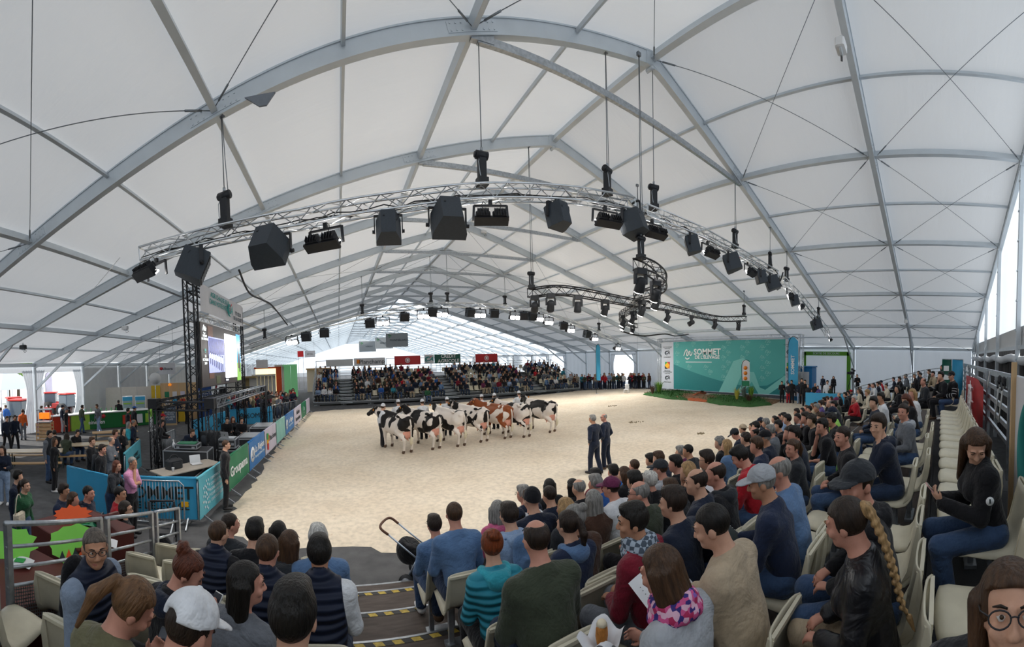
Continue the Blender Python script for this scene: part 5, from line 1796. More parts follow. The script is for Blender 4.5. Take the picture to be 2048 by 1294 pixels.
# px, py, row, pose, yaw, sex, top, bottom, hair, hair colour, extras, label
NEAR = [
 (190,1095,5,'i',-35,'m','navy','black','crop','stubble',dict(rz=-95,glasses=1,lod=0,sl='slate',vest='navy',pack='black'),'man with glasses and navy quilted vest turning towards the camera by the side rail'),
 (266,1212,7,'f',-40,'f','khaki','black','ponytail','lightbrown',dict(lod=0,rz=-15,strap=1,phone=1,nod=34),'woman in khaki top with messy brown hair bending over a phone'),
 (376,1122,5,'f',-50,'f','black','black','messybun','redbrown',dict(lod=1,rz=-30,hood='navy',phone=1),'woman in black hooded sweater with reddish bun looking down at a phone'),
 (380,1258,7,'g',-20,'m','black','black','crop','darkbrown',dict(lod=1,cap='cap',cc='white',rz=-10,nod=24),'man wearing a white cap seen from above at the bottom left'),
 (438,1078,3,'b',-25,'m','black','denim','crop','brown',dict(vest='navy'),'man with short brown hair in navy quilted vest over black sleeves'),
 (462,1064,2,'a',-50,'m','charcoal','black','crop','darkbrown',{},'bearded man in charcoal jacket half hidden behind the vest of his neighbour'),
 (511,1064,2,'b',-20,'m','black','denim','short','black',dict(logo='holstein'),'man in black jacket with coloured lettering across its back'),
 (558,1066,2,'a',-10,'f','black','denim','bob','black',{},'woman with black bob between two darker jackets in the second row'),
 (580,1086,2,'b',-25,'f','charcoal','denim','shoulder','brown',dict(hood='charcoal'),'woman in charcoal hooded top with brown shoulder length hair'),
 (536,1102,3,'b',-10,'m','brightblue','denim','crop','brown',dict(vest='navy'),'man in navy quilted vest with one bright blue sleeve'),
 (636,1080,2,'a',15,'m','greyblue','denim','short','white',{},'white haired man in blue fleece at the aisle end of a row'),
 (639,1106,3,'b',-5,'m','white','darkdenim','short','black',dict(vest='navy',lod=1),'dark haired man in navy quilted vest over white sleeves beside the aisle'),
 (494,1168,5,'b',-75,'f','grey','darkdenim','long','black',dict(lod=0),'woman with very long dark hair showing her profile'),
 (588,1228,6,'b',-10,'m','navy','denim','short','black',dict(lod=0),'man with thick dark hair and navy collar at bottom centre left'),
 (868,1050,1,'b',20,'m','greyblue','denim','short','darkbrown',dict(sc=.92,glasses=1),'young person in grey blue sweater sitting beside the pushchair'),
 (908,1026,1,'b',5,'m','greyblue','darkdenim','crop','brown',dict(lod=1),'man in plain blue sweater with shaved head by the aisle'),
 (995,1020,1,'a',-20,'f','rose','black','bob','grey',dict(hood='rose'),'grey haired woman in pink and plum rain jacket'),
 (1018,1058,2,'b',10,'m','paleblue','denim','short','darkbrown',dict(hood='paleblue',pack='greyblue'),'person in pale blue hood carrying a blue backpack'),
 (984,1092,3,'b',-10,'f','turquoise','black','messybun','auburn',dict(hood='turquoise',lod=1),'woman in turquoise padded jacket with an auburn bun'),
 (1072,1078,4,'b',0,'m','olive','darkdenim','balding','darkbrown',dict(lod=1,fat=1.2),'balding man in olive bomber jacket with black collar'),
 (1135,1084,4,'b',20,'f','darkblue','navy','ponytail','darkbrown',dict(lod=1,hood='greyblue',fat=1.1),'woman in dark blue wrap with a pale blue stripe'),
 (1060,1022,2,'b',10,'m','navy','denim','short','brown',dict(hood='white'),'man in navy jacket with white hood lying on his shoulders'),
 (1046,1004,1,'b',40,'m','navy','denim','short','grey',dict(glasses=1),'grey haired person with glasses in front of the white hood'),
 (1064,1000,1,'b',0,'m','navy','black','beanie','black',dict(nohair=1,cap='beanie',cc='black'),'person in black knitted hat and navy coat in the first row'),
 (1036,1036,2,'b',10,'m','black','black','short','black',dict(sc=.85,cap='cap',cc='navy'),'child in dark cap between taller spectators'),
 (1098,993,2,'b',10,'m','navy','denim','crop','darkbrown',{},'man in plain navy jacket with cropped dark hair'),
 (1098,970,1,'a',0,'f','black','black','long','black',{},'woman with long black hair and spotted black top in the first row'),
 (1130,1028,3,'a',20,'f','charcoal','black','long','blond',{},'blonde woman in dark tweed coat'),
 (1148,1036,3,'b',25,'f','brown','black','bun','grey',{},'grey haired woman with a dark headband and brown fur collar'),
 (1186,1030,3,'a',0,'f','brown','black','long','grey',{},'woman with long grey hair over a brown jacket'),
 (1222,976,2,'b',35,'m','white','black','crop','darkbrown',dict(cap='cap',cc='plum',sl=0),'man in plum cap and white t shirt'),
 (1190,968,1,'b',25,'m','blue','denim','short','grey',dict(logo='small'),'grey haired man in royal blue fleece with a printed back'),
 (1190,952,1,'a',10,'m','wine','black','short','black',{},'dark haired person just in front of the royal blue fleece'),
 (1157,978,2,'b',15,'m','black','black','balding','grey',{},'bald man in black jacket behind a woman with long black hair'),
 (1144,972,1,'b',20,'f','black','black','long','black',{},'woman with straight black hair leaning next to the bald man'),
 (1226,944,1,'b',10,'m','brightblue','denim','short','black',dict(logo='small'),'black haired man in bright blue jacket with a printed back'),
 (1247,948,1,'b',25,'f','black','black','bob','brown',{},'woman with brown bob holding a phone beside the bright blue jacket'),
 (1268,942,1,'b',15,'m','black','black','crop','brown',{},'man in plain black jacket with shaved neck near the sand'),
 (1265,1068,5,'b',50,'m','wine','grey','short','black',dict(hood='red',lod=0,scarf='plaid'),'bearded man in dark red hooded sweater with a plaid scarf'),
 (1322,1172,7,'g',15,'f','lightgrey','denim','bob','brown',dict(lod=0,scarf='floral',fat=1.15,bread=1,nod=12),'woman in pale grey jacket with pink and purple floral scarf holding pastry'),
 (1424,1072,6,'g',25,'m','beige','darkdenim','crop','black',dict(lod=0,fat=1.25,paper=1,nod=14),'man in pale beige jacket reading an open programme'),
 (1345,1018,5,'b',25,'m','navy','denim','short','darkbrown',dict(lod=1),'man in navy crew neck sweater seen from behind with an earring'),
 (1278,1004,4,'d',40,'m','olive','black','balding','grey',dict(glasses=1,lod=1),'bald man with glasses resting his chin on his hand'),
 (1298,972,3,'b',10,'f','black','black','curly','white',{},'person with curly white hair in a black coat'),
 (1268,972,2,'b',20,'m','black','black','short','black',dict(hood='black'),'person with black hair under a black hood'),
 (1340,978,4,'b',15,'m','charcoal','denim','short','brown',dict(sc=.9),'boy with light brown hair in front of the navy sweater'),
 (1392,964,5,'b',45,'m','navy','denim','balding','darkbrown',dict(lod=1,fat=1.25),'large balding man in navy sweater showing his profile'),
 (1430,948,5,'b',40,'m','black','denim','balding','darkbrown',dict(hood='charcoal'),'balding man in black jacket with charcoal hood'),
 (1480,914,5,'g',35,'m','red','denim','short','black',dict(lod=1,sl=0,paper=1),'man in bright red t shirt reading a leaflet'),
 (1523,966,6,'g',35,'m','darkblue','denim','crop','grey',dict(lod=0,cap='cap',cc='lightgrey',paper=1,nod=8),'man in pale grey cap and navy sweater holding a booklet'),
 (1556,942,6,'b',30,'m','greyblue','denim','balding','grey',dict(lod=1,fat=1.2),'bald man in grey blue polo shirt leaning forward'),
 (1714,968,7,'b',60,'m','black','denim','crop','darkbrown',dict(lod=0,cap='cap',cc='charcoal',hood='black',fat=1.1),'bearded man in dark cap with sunglasses resting on its peak'),
 (1692,1046,7,'b',-10,'f','leather','beige','braid','blond',dict(lod=0,nod=14,rz=8),'woman in black leather jacket with a long blond braid'),
 (1756,852,7,'j',65,'m','black','darkdenim','short','darkbrown',dict(lod=1,hood='navy',sl='navy'),'young man in black vest and navy hood with hand on cheek'),
 (1806,824,7,'b',70,'f','grey','denim','messybun','darkbrown',dict(lod=1,hood='lightgrey'),'woman in grey lilac hooded sweater with a dark bun'),
 (1803,800,7,'f',60,'f','black','denim','long','redbrown',dict(lod=2),'woman with red brown hair photographing with a phone'),
 (1684,894,7,'b',60,'m','black','denim','crop','darkbrown',dict(lod=1),'man with close cropped fade haircut in black t shirt'),
 (1661,880,6,'h',60,'m','black','denim','curly','black',dict(lod=1),'man with curly black hair leaning on his knees'),
 (1644,854,6,'d',60,'m','black','denim','short','black',dict(lod=1,sl=0),'man in black t shirt with hand over his mouth'),
 (1584,898,6,'b',65,'f','charcoal','denim','ponytail','brown',dict(lod=1),'woman in charcoal t shirt with brown ponytail and pink hair clip'),
 (1588,870,5,'b',55,'m','navy','denim','short','black',{},'black haired man in navy hooded jacket looking down'),
 (1512,902,5,'b',45,'m','darkblue','denim','short','brown',{},'man with short brown hair in dark blue t shirt'),
 (1529,876,5,'b',45,'m','navy','denim','crop','grey',dict(cap='cap',cc='black'),'man in black cap and navy jacket with yellow collar trim'),
 (1508,866,4,'b',45,'m','black','denim','balding','black',{},'man with receding black hair behind the black cap'),
 (1490,878,4,'b',35,'f','black','denim','curly','darkbrown',{},'person with bushy dark brown curls'),
 (1438,886,3,'b',40,'m','black','black','curly','grey',{},'man with wavy grey hair in black zipped fleece'),
 (1452,884,3,'a',10,'f','greyblue','denim','long','blond',{},'woman with blonde long hair in blue denim top'),
 (1470,868,3,'f',35,'m','navy','denim','crop','black',dict(cap='cap',cc='charcoal'),'man in dark cap filming with a video camera'),
 (1485,858,3,'b',20,'m','black','denim','crop','brown',dict(cap='capback',cc='beige'),'man in beige cap worn near the filming man'),
 (1503,852,3,'b',40,'f','plum','black','bun','black',{},'woman in plum scarf with tied black hair'),
 (1511,840,2,'b',30,'m','black','black','short','black',{},'person in black with black hair beside a navy cap'),
 (1521,840,2,'b',30,'m','navy','black','crop','brown',dict(cap='cap',cc='navy'),'person in navy cap in the second row'),
 (1531,845,3,'b',25,'m','navy','black','short','grey',{},'grey haired man in navy coat near the sand edge'),
 (1300,920,1,'c',40,'m','navy','black','short','black',dict(logo='small'),'black haired man with a red and white sleeve in the first row'),
 (1316,908,1,'b',40,'m','navy','black','short','brown',{},'man with brown hair and dark collar in the first row'),
 (1320,938,2,'b',35,'m','lightgrey','black','crop','brown',dict(cap='cap',cc='charcoal',hood='lightgrey'),'man in dark cap and light grey hooded sweater'),
 (1350,928,2,'b',50,'m','black','black','short','black',dict(hood='black'),'pale faced man with black fringe and black hood'),
 (1360,904,1,'b',30,'m','plum','black','short','grey',{},'grey haired person in plum jacket in the first row'),
 (1375,902,1,'b',40,'m','charcoal','black','crop','black',dict(logo='small'),'man with cropped black hair in charcoal work jacket'),
 (1412,920,3,'b',40,'m','black','black','short','darkbrown',dict(glasses=1),'man with dark quiff and glasses in a black top'),
 (1374,942,3,'d',30,'f','black','black','bob','blond',{},'woman with ash blonde bob resting her chin'),
 (1556,852,4,'d',60,'m','black','denim','short','black',{},'bearded man with black hair and light scarf'),
 (1594,836,4,'b',55,'m','navy','denim','crop','black',dict(hood='lightgrey'),'man in navy jacket with pale grey hood showing his profile'),
 (1548,836,3,'b',40,'f','denim','black','ponytail','black',{},'woman with dark ponytail in blue denim jacket'),
 (1560,826,2,'b',40,'f','red','black','ponytail','black',{},'woman with black ponytail in a red top'),
 (1567,820,2,'b',45,'m','paleblue','black','short','black',{},'person in pale blue hooded top leaning forward'),
 (1664,826,5,'b',60,'m','lime','black','crop','white',dict(cap='cap',cc='navy'),'older person in navy and white cap with lime collar'),
 (1640,836,5,'b',50,'f','brown','black','curly','brown',{},'person with thick brown curls next to the lime collar'),
 (1708,798,6,'d',60,'f','red','black','curly','white',dict(lod=2),'white haired person in bright red cardigan'),
 (1742,806,6,'a',65,'m','navy','denim','short','black',dict(lod=2),'black haired man in navy polo shirt sitting upright'),
 (1757,796,6,'a',55,'m','white','denim','short','black',dict(lod=2),'black haired person in white shirt behind the navy polo'),
 (1672,802,5,'b',60,'m','olive','black','crop','white',dict(cap='cap',cc='plum'),'older man in purple cap and olive jacket'),
 (1658,806,4,'d',60,'m','charcoal','black','balding','grey',{},'bald man with hand on his face near the purple cap'),
 (1618,818,4,'d',60,'f','black','black','curly','black',{},'woman in black top with white dots and dark curls'),
 (1604,822,3,'b',55,'f','black','black','shoulder','black',{},'woman with black hair beside the dotted top'),
 (1593,812,3,'a',50,'m','black','black','short','darkbrown',{},'person in black jacket in the third row by the sand'),
 (1772,772,6,'b',60,'f','cream','black','bun','darkbrown',{},'woman in cream knitted sweater with tied dark hair'),
 (1794,778,6,'b',50,'f','black','black','shoulder','black',dict(hood='black'),'woman in long black hooded coat'),
 (1814,788,7,'b',60,'f','white','denim','long','blond',{},'woman with sunglasses on blonde hair and white hood'),
 (1846,764,7,'b',60,'m','charcoal','black','balding','brown',dict(lod=2),'bald man in dark jacket near the top of the stand'),
 (1800,750,6,'b',50,'m','navy','black','short','black',{},'man in navy fleece with black hair leaning forward'),
 (1829,752,7,'e',60,'m','black','black','short','grey',{},'man with short grey hair and black sweater'),
 (1842,750,7,'b',50,'m','black','black','short','black',dict(cap='beanie',cc='charcoal'),'person in dark knitted hat near the top right'),
 (1866,748,7,'d',60,'m','beige','black','short','black',{},'man in beige top covering his mouth'),
 (1880,752,8,'d',55,'m','black','black','short','black',{},'bearded man in black with folded white paper'),
 (1912,752,8,'a',55,'m','black','denim','short','black',dict(cap='cap',cc='black',lod=1,stripes=1,paper=1),'bearded man in black cap and white striped sleeves at the top row'),
 (1874,728,8,'b',50,'f','black','black','long','darkbrown',{},'woman with long dark hair at the far end of the top row'),
 (1886,732,8,'b',50,'m','black','black','short','black',dict(cap='hood',cc='black',nohair=1),'person in black hood at the far end of the top row'),
 (1788,754,5,'b',40,'m','red','black','short','black',dict(cap='cap',cc='navy'),'man in red jacket and dark cap standing out by the end rail'),
 (1955,892,8,'f',75,'f','black','denim','long','brown',dict(lod=0,phone=1,badge=1,nod=30,rz=12),'woman in black padded jacket with streaked long hair using a phone in the top row'),
]
# smaller heads towards the right end, listed by picture place and look
for px, py, top, hs, hc, lab in (
 (1701,784,'black','short','brown','man in red cap among the distant rows'),
 (1690,790,'black','short','black','man in black top left of the red cap'),
 (1717,782,'cream','bob','brown','person in cream sweater right of the red cap'),
 (1724,776,'black','short','grey','grey haired person in black in the distant rows'),
 (1738,772,'greyblue','short','brown','person in grey blue shirt facing left far along the stand'),
 (1728,766,'white','bob','brown','child in white hooded top far along the stand'),
 (1751,768,'navy','short','black','black haired person in navy far along the stand'),
 (1757,766,'grey','balding','pink' if False else 'grey','bald man with a pink face far along the stand'),
 (1768,758,'black','short','darkbrown','dark haired man behind the cream knitted sweater'),
 (1678,786,'black','balding','grey','bald man in black shirt in the distant rows'),
 (1662,784,'black','bob','darkbrown','woman with chin on hand in the distant rows'),
 (1648,800,'charcoal','short','black','person in charcoal with black hair in the fourth row'),
 (1640,808,'purple','short','darkbrown','person in purple hooded top among dark jackets'),
 (1630,806,'black','bob','black','woman with black bob among dark jackets'),
 (1644,790,'cream','bob','brown','woman with pale face and cream scarf in the distant rows'),
 (1624,802,'beige','bob','lightbrown','woman with light brown hair and beige coat near the sand'),
 (1612,806,'grey','bob','brown','smiling woman in grey scarf near the sand'),
 (1734,786,'cream','curly','blond','person with fair curls and cream jacket'),
 (1780,744,'black','short','black','man in black turning away near the end rail'),
 (1752,752,'grey','short','grey','grey haired man near the end rail'),
 (1816,744,'navy','short','darkbrown','dark haired man between the end rail and the knitted hat'),
 (1856,744,'olive','short','brown','person in olive just behind the beige top'),
 (1696,772,'black','short','black','person in black at the foot of the camera platform'),
 (1712,770,'white','bob','darkbrown','person in white shirt at the foot of the camera platform'),
 (1633,792,'black','short','grey','grey haired person in black by the waiting crowd'),
 (1654,792,'navy','short','brown','person in navy beside a pale scarf'),
 (1668,810,'charcoal','short','black','person in charcoal just left of the purple cap'),
 (1610,836,'black','short','darkbrown','person in black bending near the pale grey hood'),
 (1576,866,'black','bob','darkbrown','woman in black between two dark haired men'),
 (1622,842,'black','curly','darkbrown','person with bushy dark hair behind the hand over a mouth'),
 (1540,862,'grey','short','grey','grey haired man in grey jacket behind a black cap'),
 (1574,838,'black','short','black','person in black beside the blue denim jacket'),
 ):
 ex = {}
 if 'red cap' in lab and lab.startswith('man in red cap'): ex = dict(cap='cap', cc='red')
 NEAR.append((px, py, None, 'bade'[(px * 7 + py) % 4], 35 + (px * 13) % 30, 'f' if 'woman' in lab else 'm', top, 'black', hs, hc, ex, lab))
sleeve_grey = CL['greyblue']
quilt = {}
def quilted(nm):
 if nm not in quilt:
  m = mat('quilted_' + nm, lin(dict(navy='1b2338', black='17181b', turquoise='2f90a6')[nm]), .55, 0, .1, 6, 0, 10, spec=.3)
  N, L = m.node_tree.nodes, m.node_tree.links
  tc = N.new('ShaderNodeTexCoord'); wv = N.new('ShaderNodeTexWave'); wv.bands_direction = 'Z'; wv.inputs['Scale'].default_value = 5.2; wv.inputs['Distortion'].default_value = .6
  L.new(tc.outputs['Object'], wv.inputs['Vector'])
  bp = N.new('ShaderNodeBump'); bp.inputs['Strength'].default_value = .9; bp.inputs['Distance'].default_value = .02
  L.new(wv.outputs['Fac'], bp.inputs['Height']); L.new(bp.outputs['Normal'], N['Principled BSDF'].inputs['Normal'])
  quilt[nm] = m
 return quilt[nm]
floral = mat('floral_scarf', lin('c24f8e'), .8)
N, L = floral.node_tree.nodes, floral.node_tree.links
tc = N.new('ShaderNodeTexCoord'); vo = N.new('ShaderNodeTexVoronoi'); vo.inputs['Scale'].default_value = 42
rp = N.new('ShaderNodeValToRGB'); rp.color_ramp.interpolation = 'CONSTANT'
for e, (p, c) in zip((0, 1), ((0, lin('3a2f7a')), (.3, lin('d2588f')))):
 rp.color_ramp.elements[e].position = p; rp.color_ramp.elements[e].color = (*c, 1)
for p, c in ((.5, lin('e8b9d0')), (.68, lin('b52c5c')), (.85, lin('8b62b4'))):
 q = rp.color_ramp.elements.new(p); q.color = (*c, 1)
L.new(tc.outputs['Object'], vo.inputs['Vector']); L.new(vo.outputs['Color'], rp.inputs['Fac']); L.new(rp.outputs['Color'], N['Principled BSDF'].inputs['Base Color'])
plaid = mat('plaid_scarf', lin('7f93a6'), .8)
N, L = plaid.node_tree.nodes, plaid.node_tree.links
tc = N.new('ShaderNodeTexCoord'); ck = N.new('ShaderNodeTexChecker'); ck.inputs['Scale'].default_value = 30; ck.inputs['Color1'].default_value = (*lin('a9b7c6'), 1); ck.inputs['Color2'].default_value = (*lin('4a5664'), 1)
L.new(tc.outputs['Object'], ck.inputs['Vector']); L.new(ck.outputs['Color'], N['Principled BSDF'].inputs['Base Color'])
def pose_for(p, yaw, sex, fat=1.0, sl=1.0, nod=None, **k):
 q = dict(POSES[p]); q['yaw'] = yaw; q['sex'] = sex
 if fat != 1: q['fat'] = fat
 if sl == 0: q['sleeve'] = .45
 if nod is not None: q['nod'] = nod
 q.update(k)
 return PO(**q)
def field_child(K, name, build, h, mats, o):
 """an extra garment of a figure, grown on the same skeleton"""
 lo, hi = bounds(K, .22)
 F = Field(lo, hi, h)
 build(F)
 return obj(name, F.mesh(name, mats), o)
EXC = {}
def garment(o, pose, lod, kind, m):
 K = person_meshes(pose, lod)['K']
 h = .014 if lod < 2 else .022
 key = (pose, lod, kind)
 if key not in EXC:
  lo, hi = bounds(K, .22)
  F = Field(lo, hi, h)
  c, u, f, rx = K['neck0'], K['u'], K['f'], K['rx']
  if kind == 'hood':
   for a in range(9):
    t = -PI * .1 + PI * 1.2 * a / 8
    p = c + rx * math.cos(t) * .10 - f * (math.sin(t) * .085 - .01) + u * (.005 - .03 * max(0, math.sin(t)))
    F.ell(p, (.042, .042, .040), 0, .03)
   F.ell(c - f * .105 - u * .05, (.095, .045, .075), 0, .05)
  elif kind == 'scarf':
   for a in range(14):
    t = 2 * PI * a / 14
    p = c + rx * math.cos(t) * .092 + f * (math.sin(t) * .088 + .012) + u * (.045 + .012 * math.sin(3 * t))
    F.ell(p, (.040, .040, .046), 0, .015)
    p2 = c + rx * math.cos(t + .2) * .115 + f * (math.sin(t + .2) * .105 + .012) + u * (.0 + .01 * math.sin(2 * t))
    F.ell(p2, (.036, .036, .04), 0, .012)
  elif kind == 'vest':
   body_parts(F, K, {'torso'}, .034, [0] * 5)
   for i in (0, 1):
    s_ = K['S'][i]; n_ = (s_ - c) - u * ((s_ - c) @ u)
    F.half(s_ - n_ * .07, n_ + u * .02)
   F.cone(c + u * .02, c + u * .055, .082, .074, 0, .02)
   F.ell(K['neck1'], (.058, .058, .07), None, .006, None, cut=True)
   F.half(K['P'] - u * .03, -u)
  elif kind == 'pack':
   q = K['chest'] - f * .19 - u * .02
   F.cone(q - u * .14, q + u * .12, .125, .105, 0, .02, (f, .55))
   F.cone(q - u * .14 - f * .05, q - u * .02 - f * .05, .08, .075, 0, .015, (f, .5))
   for i, s in ((0, -1), (1, 1)):
    p0 = K['S'][i] * .62 + c * .38
    F.cone(p0 + u * .045 - f * .06, p0 + u * .035 + f * .06, .024, .024, 0, .004, (u, .4))
    F.cone(p0 + u * .035 + f * .06, p0 - u * .20 + f * .115, .024, .022, 0, .004, (f, .4))
  EXC[key] = F.mesh(kind, [m])
 nm = dict(hood='hood', scarf='scarf', vest='vest', pack='backpack')[kind]
 return obj(nm, EXC[key], o, mats=[m])
def dist_lod(r):
 return 1 if r < 4.5 else (2 if r < 11 else 3)
for (px, py, row, p, yaw, sex, top, bot, hs, hc, ex, lab) in NEAR:
 d_ = ray(px, py)
 rz = R_(ex.get('rz', yaw * .30))
 hy = yaw if 'rz' in ex else yaw * .70
 hy = round(hy / 10) * 10
 pk = {}
 if ex.get('nod') is not None: pk['nod'] = ex['nod']
 sc = ex.get('sc', 1.0) * (.95 if sex == 'f' else 1.0)
 pose = pose_for(p, hy, sex, ex.get('fat', 1.0), ex.get('sl', 1.0) if not isinstance(ex.get('sl'), str) else 1.0, **pk)
 hv = Matrix.Rotation(rz, 3, 'Z') @ (Vector(skeleton(**{k_: v_ for k_, v_ in dict(pose).items() if k_ not in ('sleeve', 'legs')})['head']) * sc)
 row_, x, y = seat_for_head(px, py, hv, row, row == 8)
 r = math.hypot(x, y)
 lod = ex.get('lod', dist_lod(r))
 tm = top
 if ex.get('vest') and ex.get('sl'): tm = ex['sl']
 elif isinstance(ex.get('sl'), str): tm = ex['sl']
 if top == 'turquoise': tm = quilted('turquoise')
 hair = None if ex.get('nohair') else hs
 if ex.get('cap') and hair and hair not in ('long', 'bob', 'ponytail', 'bun'): hair = 'crop'
 cc = ex.get('cc', 'black')
 o = make_person(lab, (x, y, NZ[row_ - 1]), rz, pose, lod, tm, bot, hair, hc, ['fair', 'mid', 'pink', 'fair'][(px + py) % 4], 'dwb'[(px // 3) % 3], sc,
     cap=ex.get('cap'), capcol=cc, glasses=bool(ex.get('glasses')), group='spectators in the near stand', own_eyes='turning towards the camera' in lab)
 NEAR_X[row_].append((x, y))
 if lod < 3:
  if ex.get('hood'): garment(o, pose, lod, 'hood', CL[ex['hood']])
  if ex.get('scarf'): garment(o, pose, lod, 'scarf', floral if ex['scarf'] == 'floral' else plaid)
  if ex.get('vest'): garment(o, pose, lod, 'vest', quilted('navy'))
  if ex.get('pack'): garment(o, pose, lod, 'pack', CL[ex['pack']])
 o['lodk'] = lod
 ex['obj'] = o; ex['pose'] = pose
# ---- chairs of the near stand: one under every spectator, empty ones between
_o = 'first second third fourth fifth sixth seventh eighth ninth tenth eleventh twelfth thirteenth fourteenth fifteenth sixteenth seventeenth eighteenth nineteenth'.split()
ORD = _o + ['twentieth'] + ['twenty-' + x for x in _o[:9]] + ['thirtieth'] + ['thirty-' + x for x in _o[:9]] + ['fortieth']
ROWN = ['first', 'second', 'third', 'fourth', 'fifth', 'sixth', 'seventh', 'top']
for i in range(1, 9):
 y = ROWY[i]
 places = [(x, y_) for x, y_ in sorted(NEAR_X[i])]
 lim = 7.5 if i < 8 else 15
 g = -2.35
 while g < lim:
  if not in_aisle(g, .18) and all(abs(g - q) > .46 for q, _ in places):
   if not (i == 8 and -.6 < g < 1.25):
    places.append((g, None))
    g += .5
    continue
  g += .1
 places.sort()
 nfree = 0
 for x, occ in places:
  if occ is not None:
   near = min((abs(e[10]['obj'].location.x - x) + abs(e[10]['obj'].location.y - occ), e[11]) for e in NEAR)[1]
   lb = 'beige plastic chair under the ' + ' '.join(near.split()[:11])
   chair((x, occ, NZ[i - 1]), 0, lb, 'chairs of the near stand', lo=x > 9)
  else:
   nfree += 1
   chair((x, y, NZ[i - 1]), 0, 'empty beige chair, %s free one from the left, %s row of the near stand' % (ORD[nfree - 1], ROWN[i - 1]), 'chairs of the near stand', lo=x > 9)
# spectators and chairs of the far stand
FP = [PO(kind='sit', lean=a, arms=b, yaw=c, sex=s) for a, b, c, s in ((6, 'lap', 0, 'm'), (16, 'clasp', 20, 'm'), (24, 'knees', -20, 'm'), (10, 'cross', -30, 'f'), (14, 'lap', 30, 'f'), (12, 'phone', 0, 'f'), (14, ('lap', 'chin'), -10, 'm'))]
TOPS = ['black'] * 9 + ['navy'] * 7 + ['charcoal'] * 5 + ['darkblue', 'darkblue', 'grey', 'grey', 'olive', 'wine', 'red', 'white', 'paleblue', 'brown', 'greyblue', 'teal', 'plum', 'lightgrey', 'beige', 'blue']
BOTS = ['denim', 'black', 'darkdenim', 'black', 'beige', 'denim', 'grey']
HAIRC = ['black', 'darkbrown', 'brown', 'black', 'darkbrown', 'grey', 'blond', 'lightbrown', 'redbrown']
far_r = random.Random(11)
BLOCKS = [(-2.1, 0.0), (1.3, 9.5), (10.9, 18.7), (20.1, 24.2)]
BN = ['narrow left block', 'wide second block', 'third block', 'right block']
cr_v, cr_f, cr_m, cr_n = [], [], [], 0
PAL = {}
PALL = []
def pal(m):
 if m.name not in PAL:
  PAL[m.name] = len(PALL); PALL.append(m)
 return PAL[m.name]
def bake(me, M, mats):
 """append a transformed copy of a mesh to the one distant-crowd mesh"""
 global cr_n
 n = len(me.vertices)
 v = np.empty(n * 3, np.float32); me.vertices.foreach_get('co', v); v = v.reshape(-1, 3)
 A = np.array(M)
 v = v @ A[:3, :3].T + A[:3, 3]
 q = np.empty(len(me.loops), np.int32); me.loops.foreach_get('vertex_index', q)
 mi = np.empty(len(me.polygons), np.int32); me.polygons.foreach_get('material_index', mi)
 if len(me.loops) != 4 * len(me.polygons): return
 cr_v.append(v); cr_f.append(q.reshape(-1, 4) + cr_n)
 lut = np.array([pal(m) for m in mats], np.int32)
 cr_m.append(lut[np.minimum(mi, len(mats) - 1)])
 cr_n += n
chairs_hidden = []
for i in range(8):
 for b, (x0, x1) in enumerate(BLOCKS):
  n = int((x1 - x0) / .52)
  cnt = 0; free = 0
  for q in range(n):
   x = x0 + .26 + q * (x1 - x0) / n
   y = FY[i] + .45
   z = FZ[i]
   pr = .88
   if b == 2 and 1 <= i <= 5 and 12.5 < x < 16.5: pr = .38
   if b == 1 and i in (0, 1) and x > 5.5: pr = .7
   if i == 7: pr = .72 if b != 3 else .5
   if i == 7 and b == 1 and x > 7: pr = .05
   if i == 7 and b == 2 and x < 12.4: pr = .1
   if b == 3 and i in (1, 2): pr = .6
   occ = far_r.random() < pr
   if occ:
    chairs_hidden.append((x, y, z))
    po = far_r.choice(FP); female = dict(po)['sex'] == 'f'
    top = far_r.choice(TOPS); bot = far_r.choice(BOTS); hc = far_r.choice(HAIRC)
    hs = far_r.choice(['long', 'bob', 'ponytail', 'shoulder'] if female else ['short', 'crop', 'crop', 'balding', 'curly'])
    rz = PI + R_(far_r.uniform(-18, 18)); sc = far_r.uniform(.93, 1.03)
    sk = far_r.choice(['fair', 'mid', 'pink'])
    if i < 1:
     cnt += 1
     lab = '%s in %s with %s hair, %s along first row, %s, far stand' % ('woman' if female else 'man', {'darkblue': 'blue', 'paleblue': 'pale', 'greyblue': 'blue', 'lightgrey': 'grey'}.get(top, top), {'darkbrown': 'dark', 'lightbrown': 'fair', 'redbrown': 'reddish'}.get(hc, hc), ORD[cnt - 1], BN[b])
     make_person(lab, (x, y, z), rz, po, 3, top, bot, hs, hc, sk, far_r.choice('dwb'), sc, group='spectators low in the far stand')
    else:
     M = Matrix.Translation((x, y, z)) @ Matrix.Rotation(rz, 4, 'Z') @ Matrix.Scale(sc, 4)
     pm_ = person_meshes(po, 4)
     bake(pm_['body'], M, [SK[sk], CL[top], CL[bot], shoe_dark])
     K = pm_['K']
     HM = Matrix(K['H'].tolist()).to_4x4(); HM.translation = Vector(K['head'])
     bake(hair_mesh(hs, .03), M @ HM, [HR[hc]])
   else:
    free += 1
    chair((x, y + .02, z), PI, 'empty cream seat, %s free one of the %s row, %s, far stand' % (ORD[free - 1], ORD[i], BN[b].replace(' block', '') + ' block'), 'empty seats of the far stand', lo=True)
me = bpy.data.meshes.new('distant_crowd')
V = np.concatenate(cr_v); Q = np.concatenate(cr_f); MI = np.concatenate(cr_m)
me.vertices.add(len(V)); me.vertices.foreach_set('co', V.astype(np.float32).ravel())
me.loops.add(len(Q) * 4); me.loops.foreach_set('vertex_index', Q.astype(np.int32).ravel())
me.polygons.add(len(Q)); me.polygons.foreach_set('loop_start', np.arange(0, len(Q) * 4, 4, dtype=np.int32))
for m_ in PALL: me.materials.append(m_)
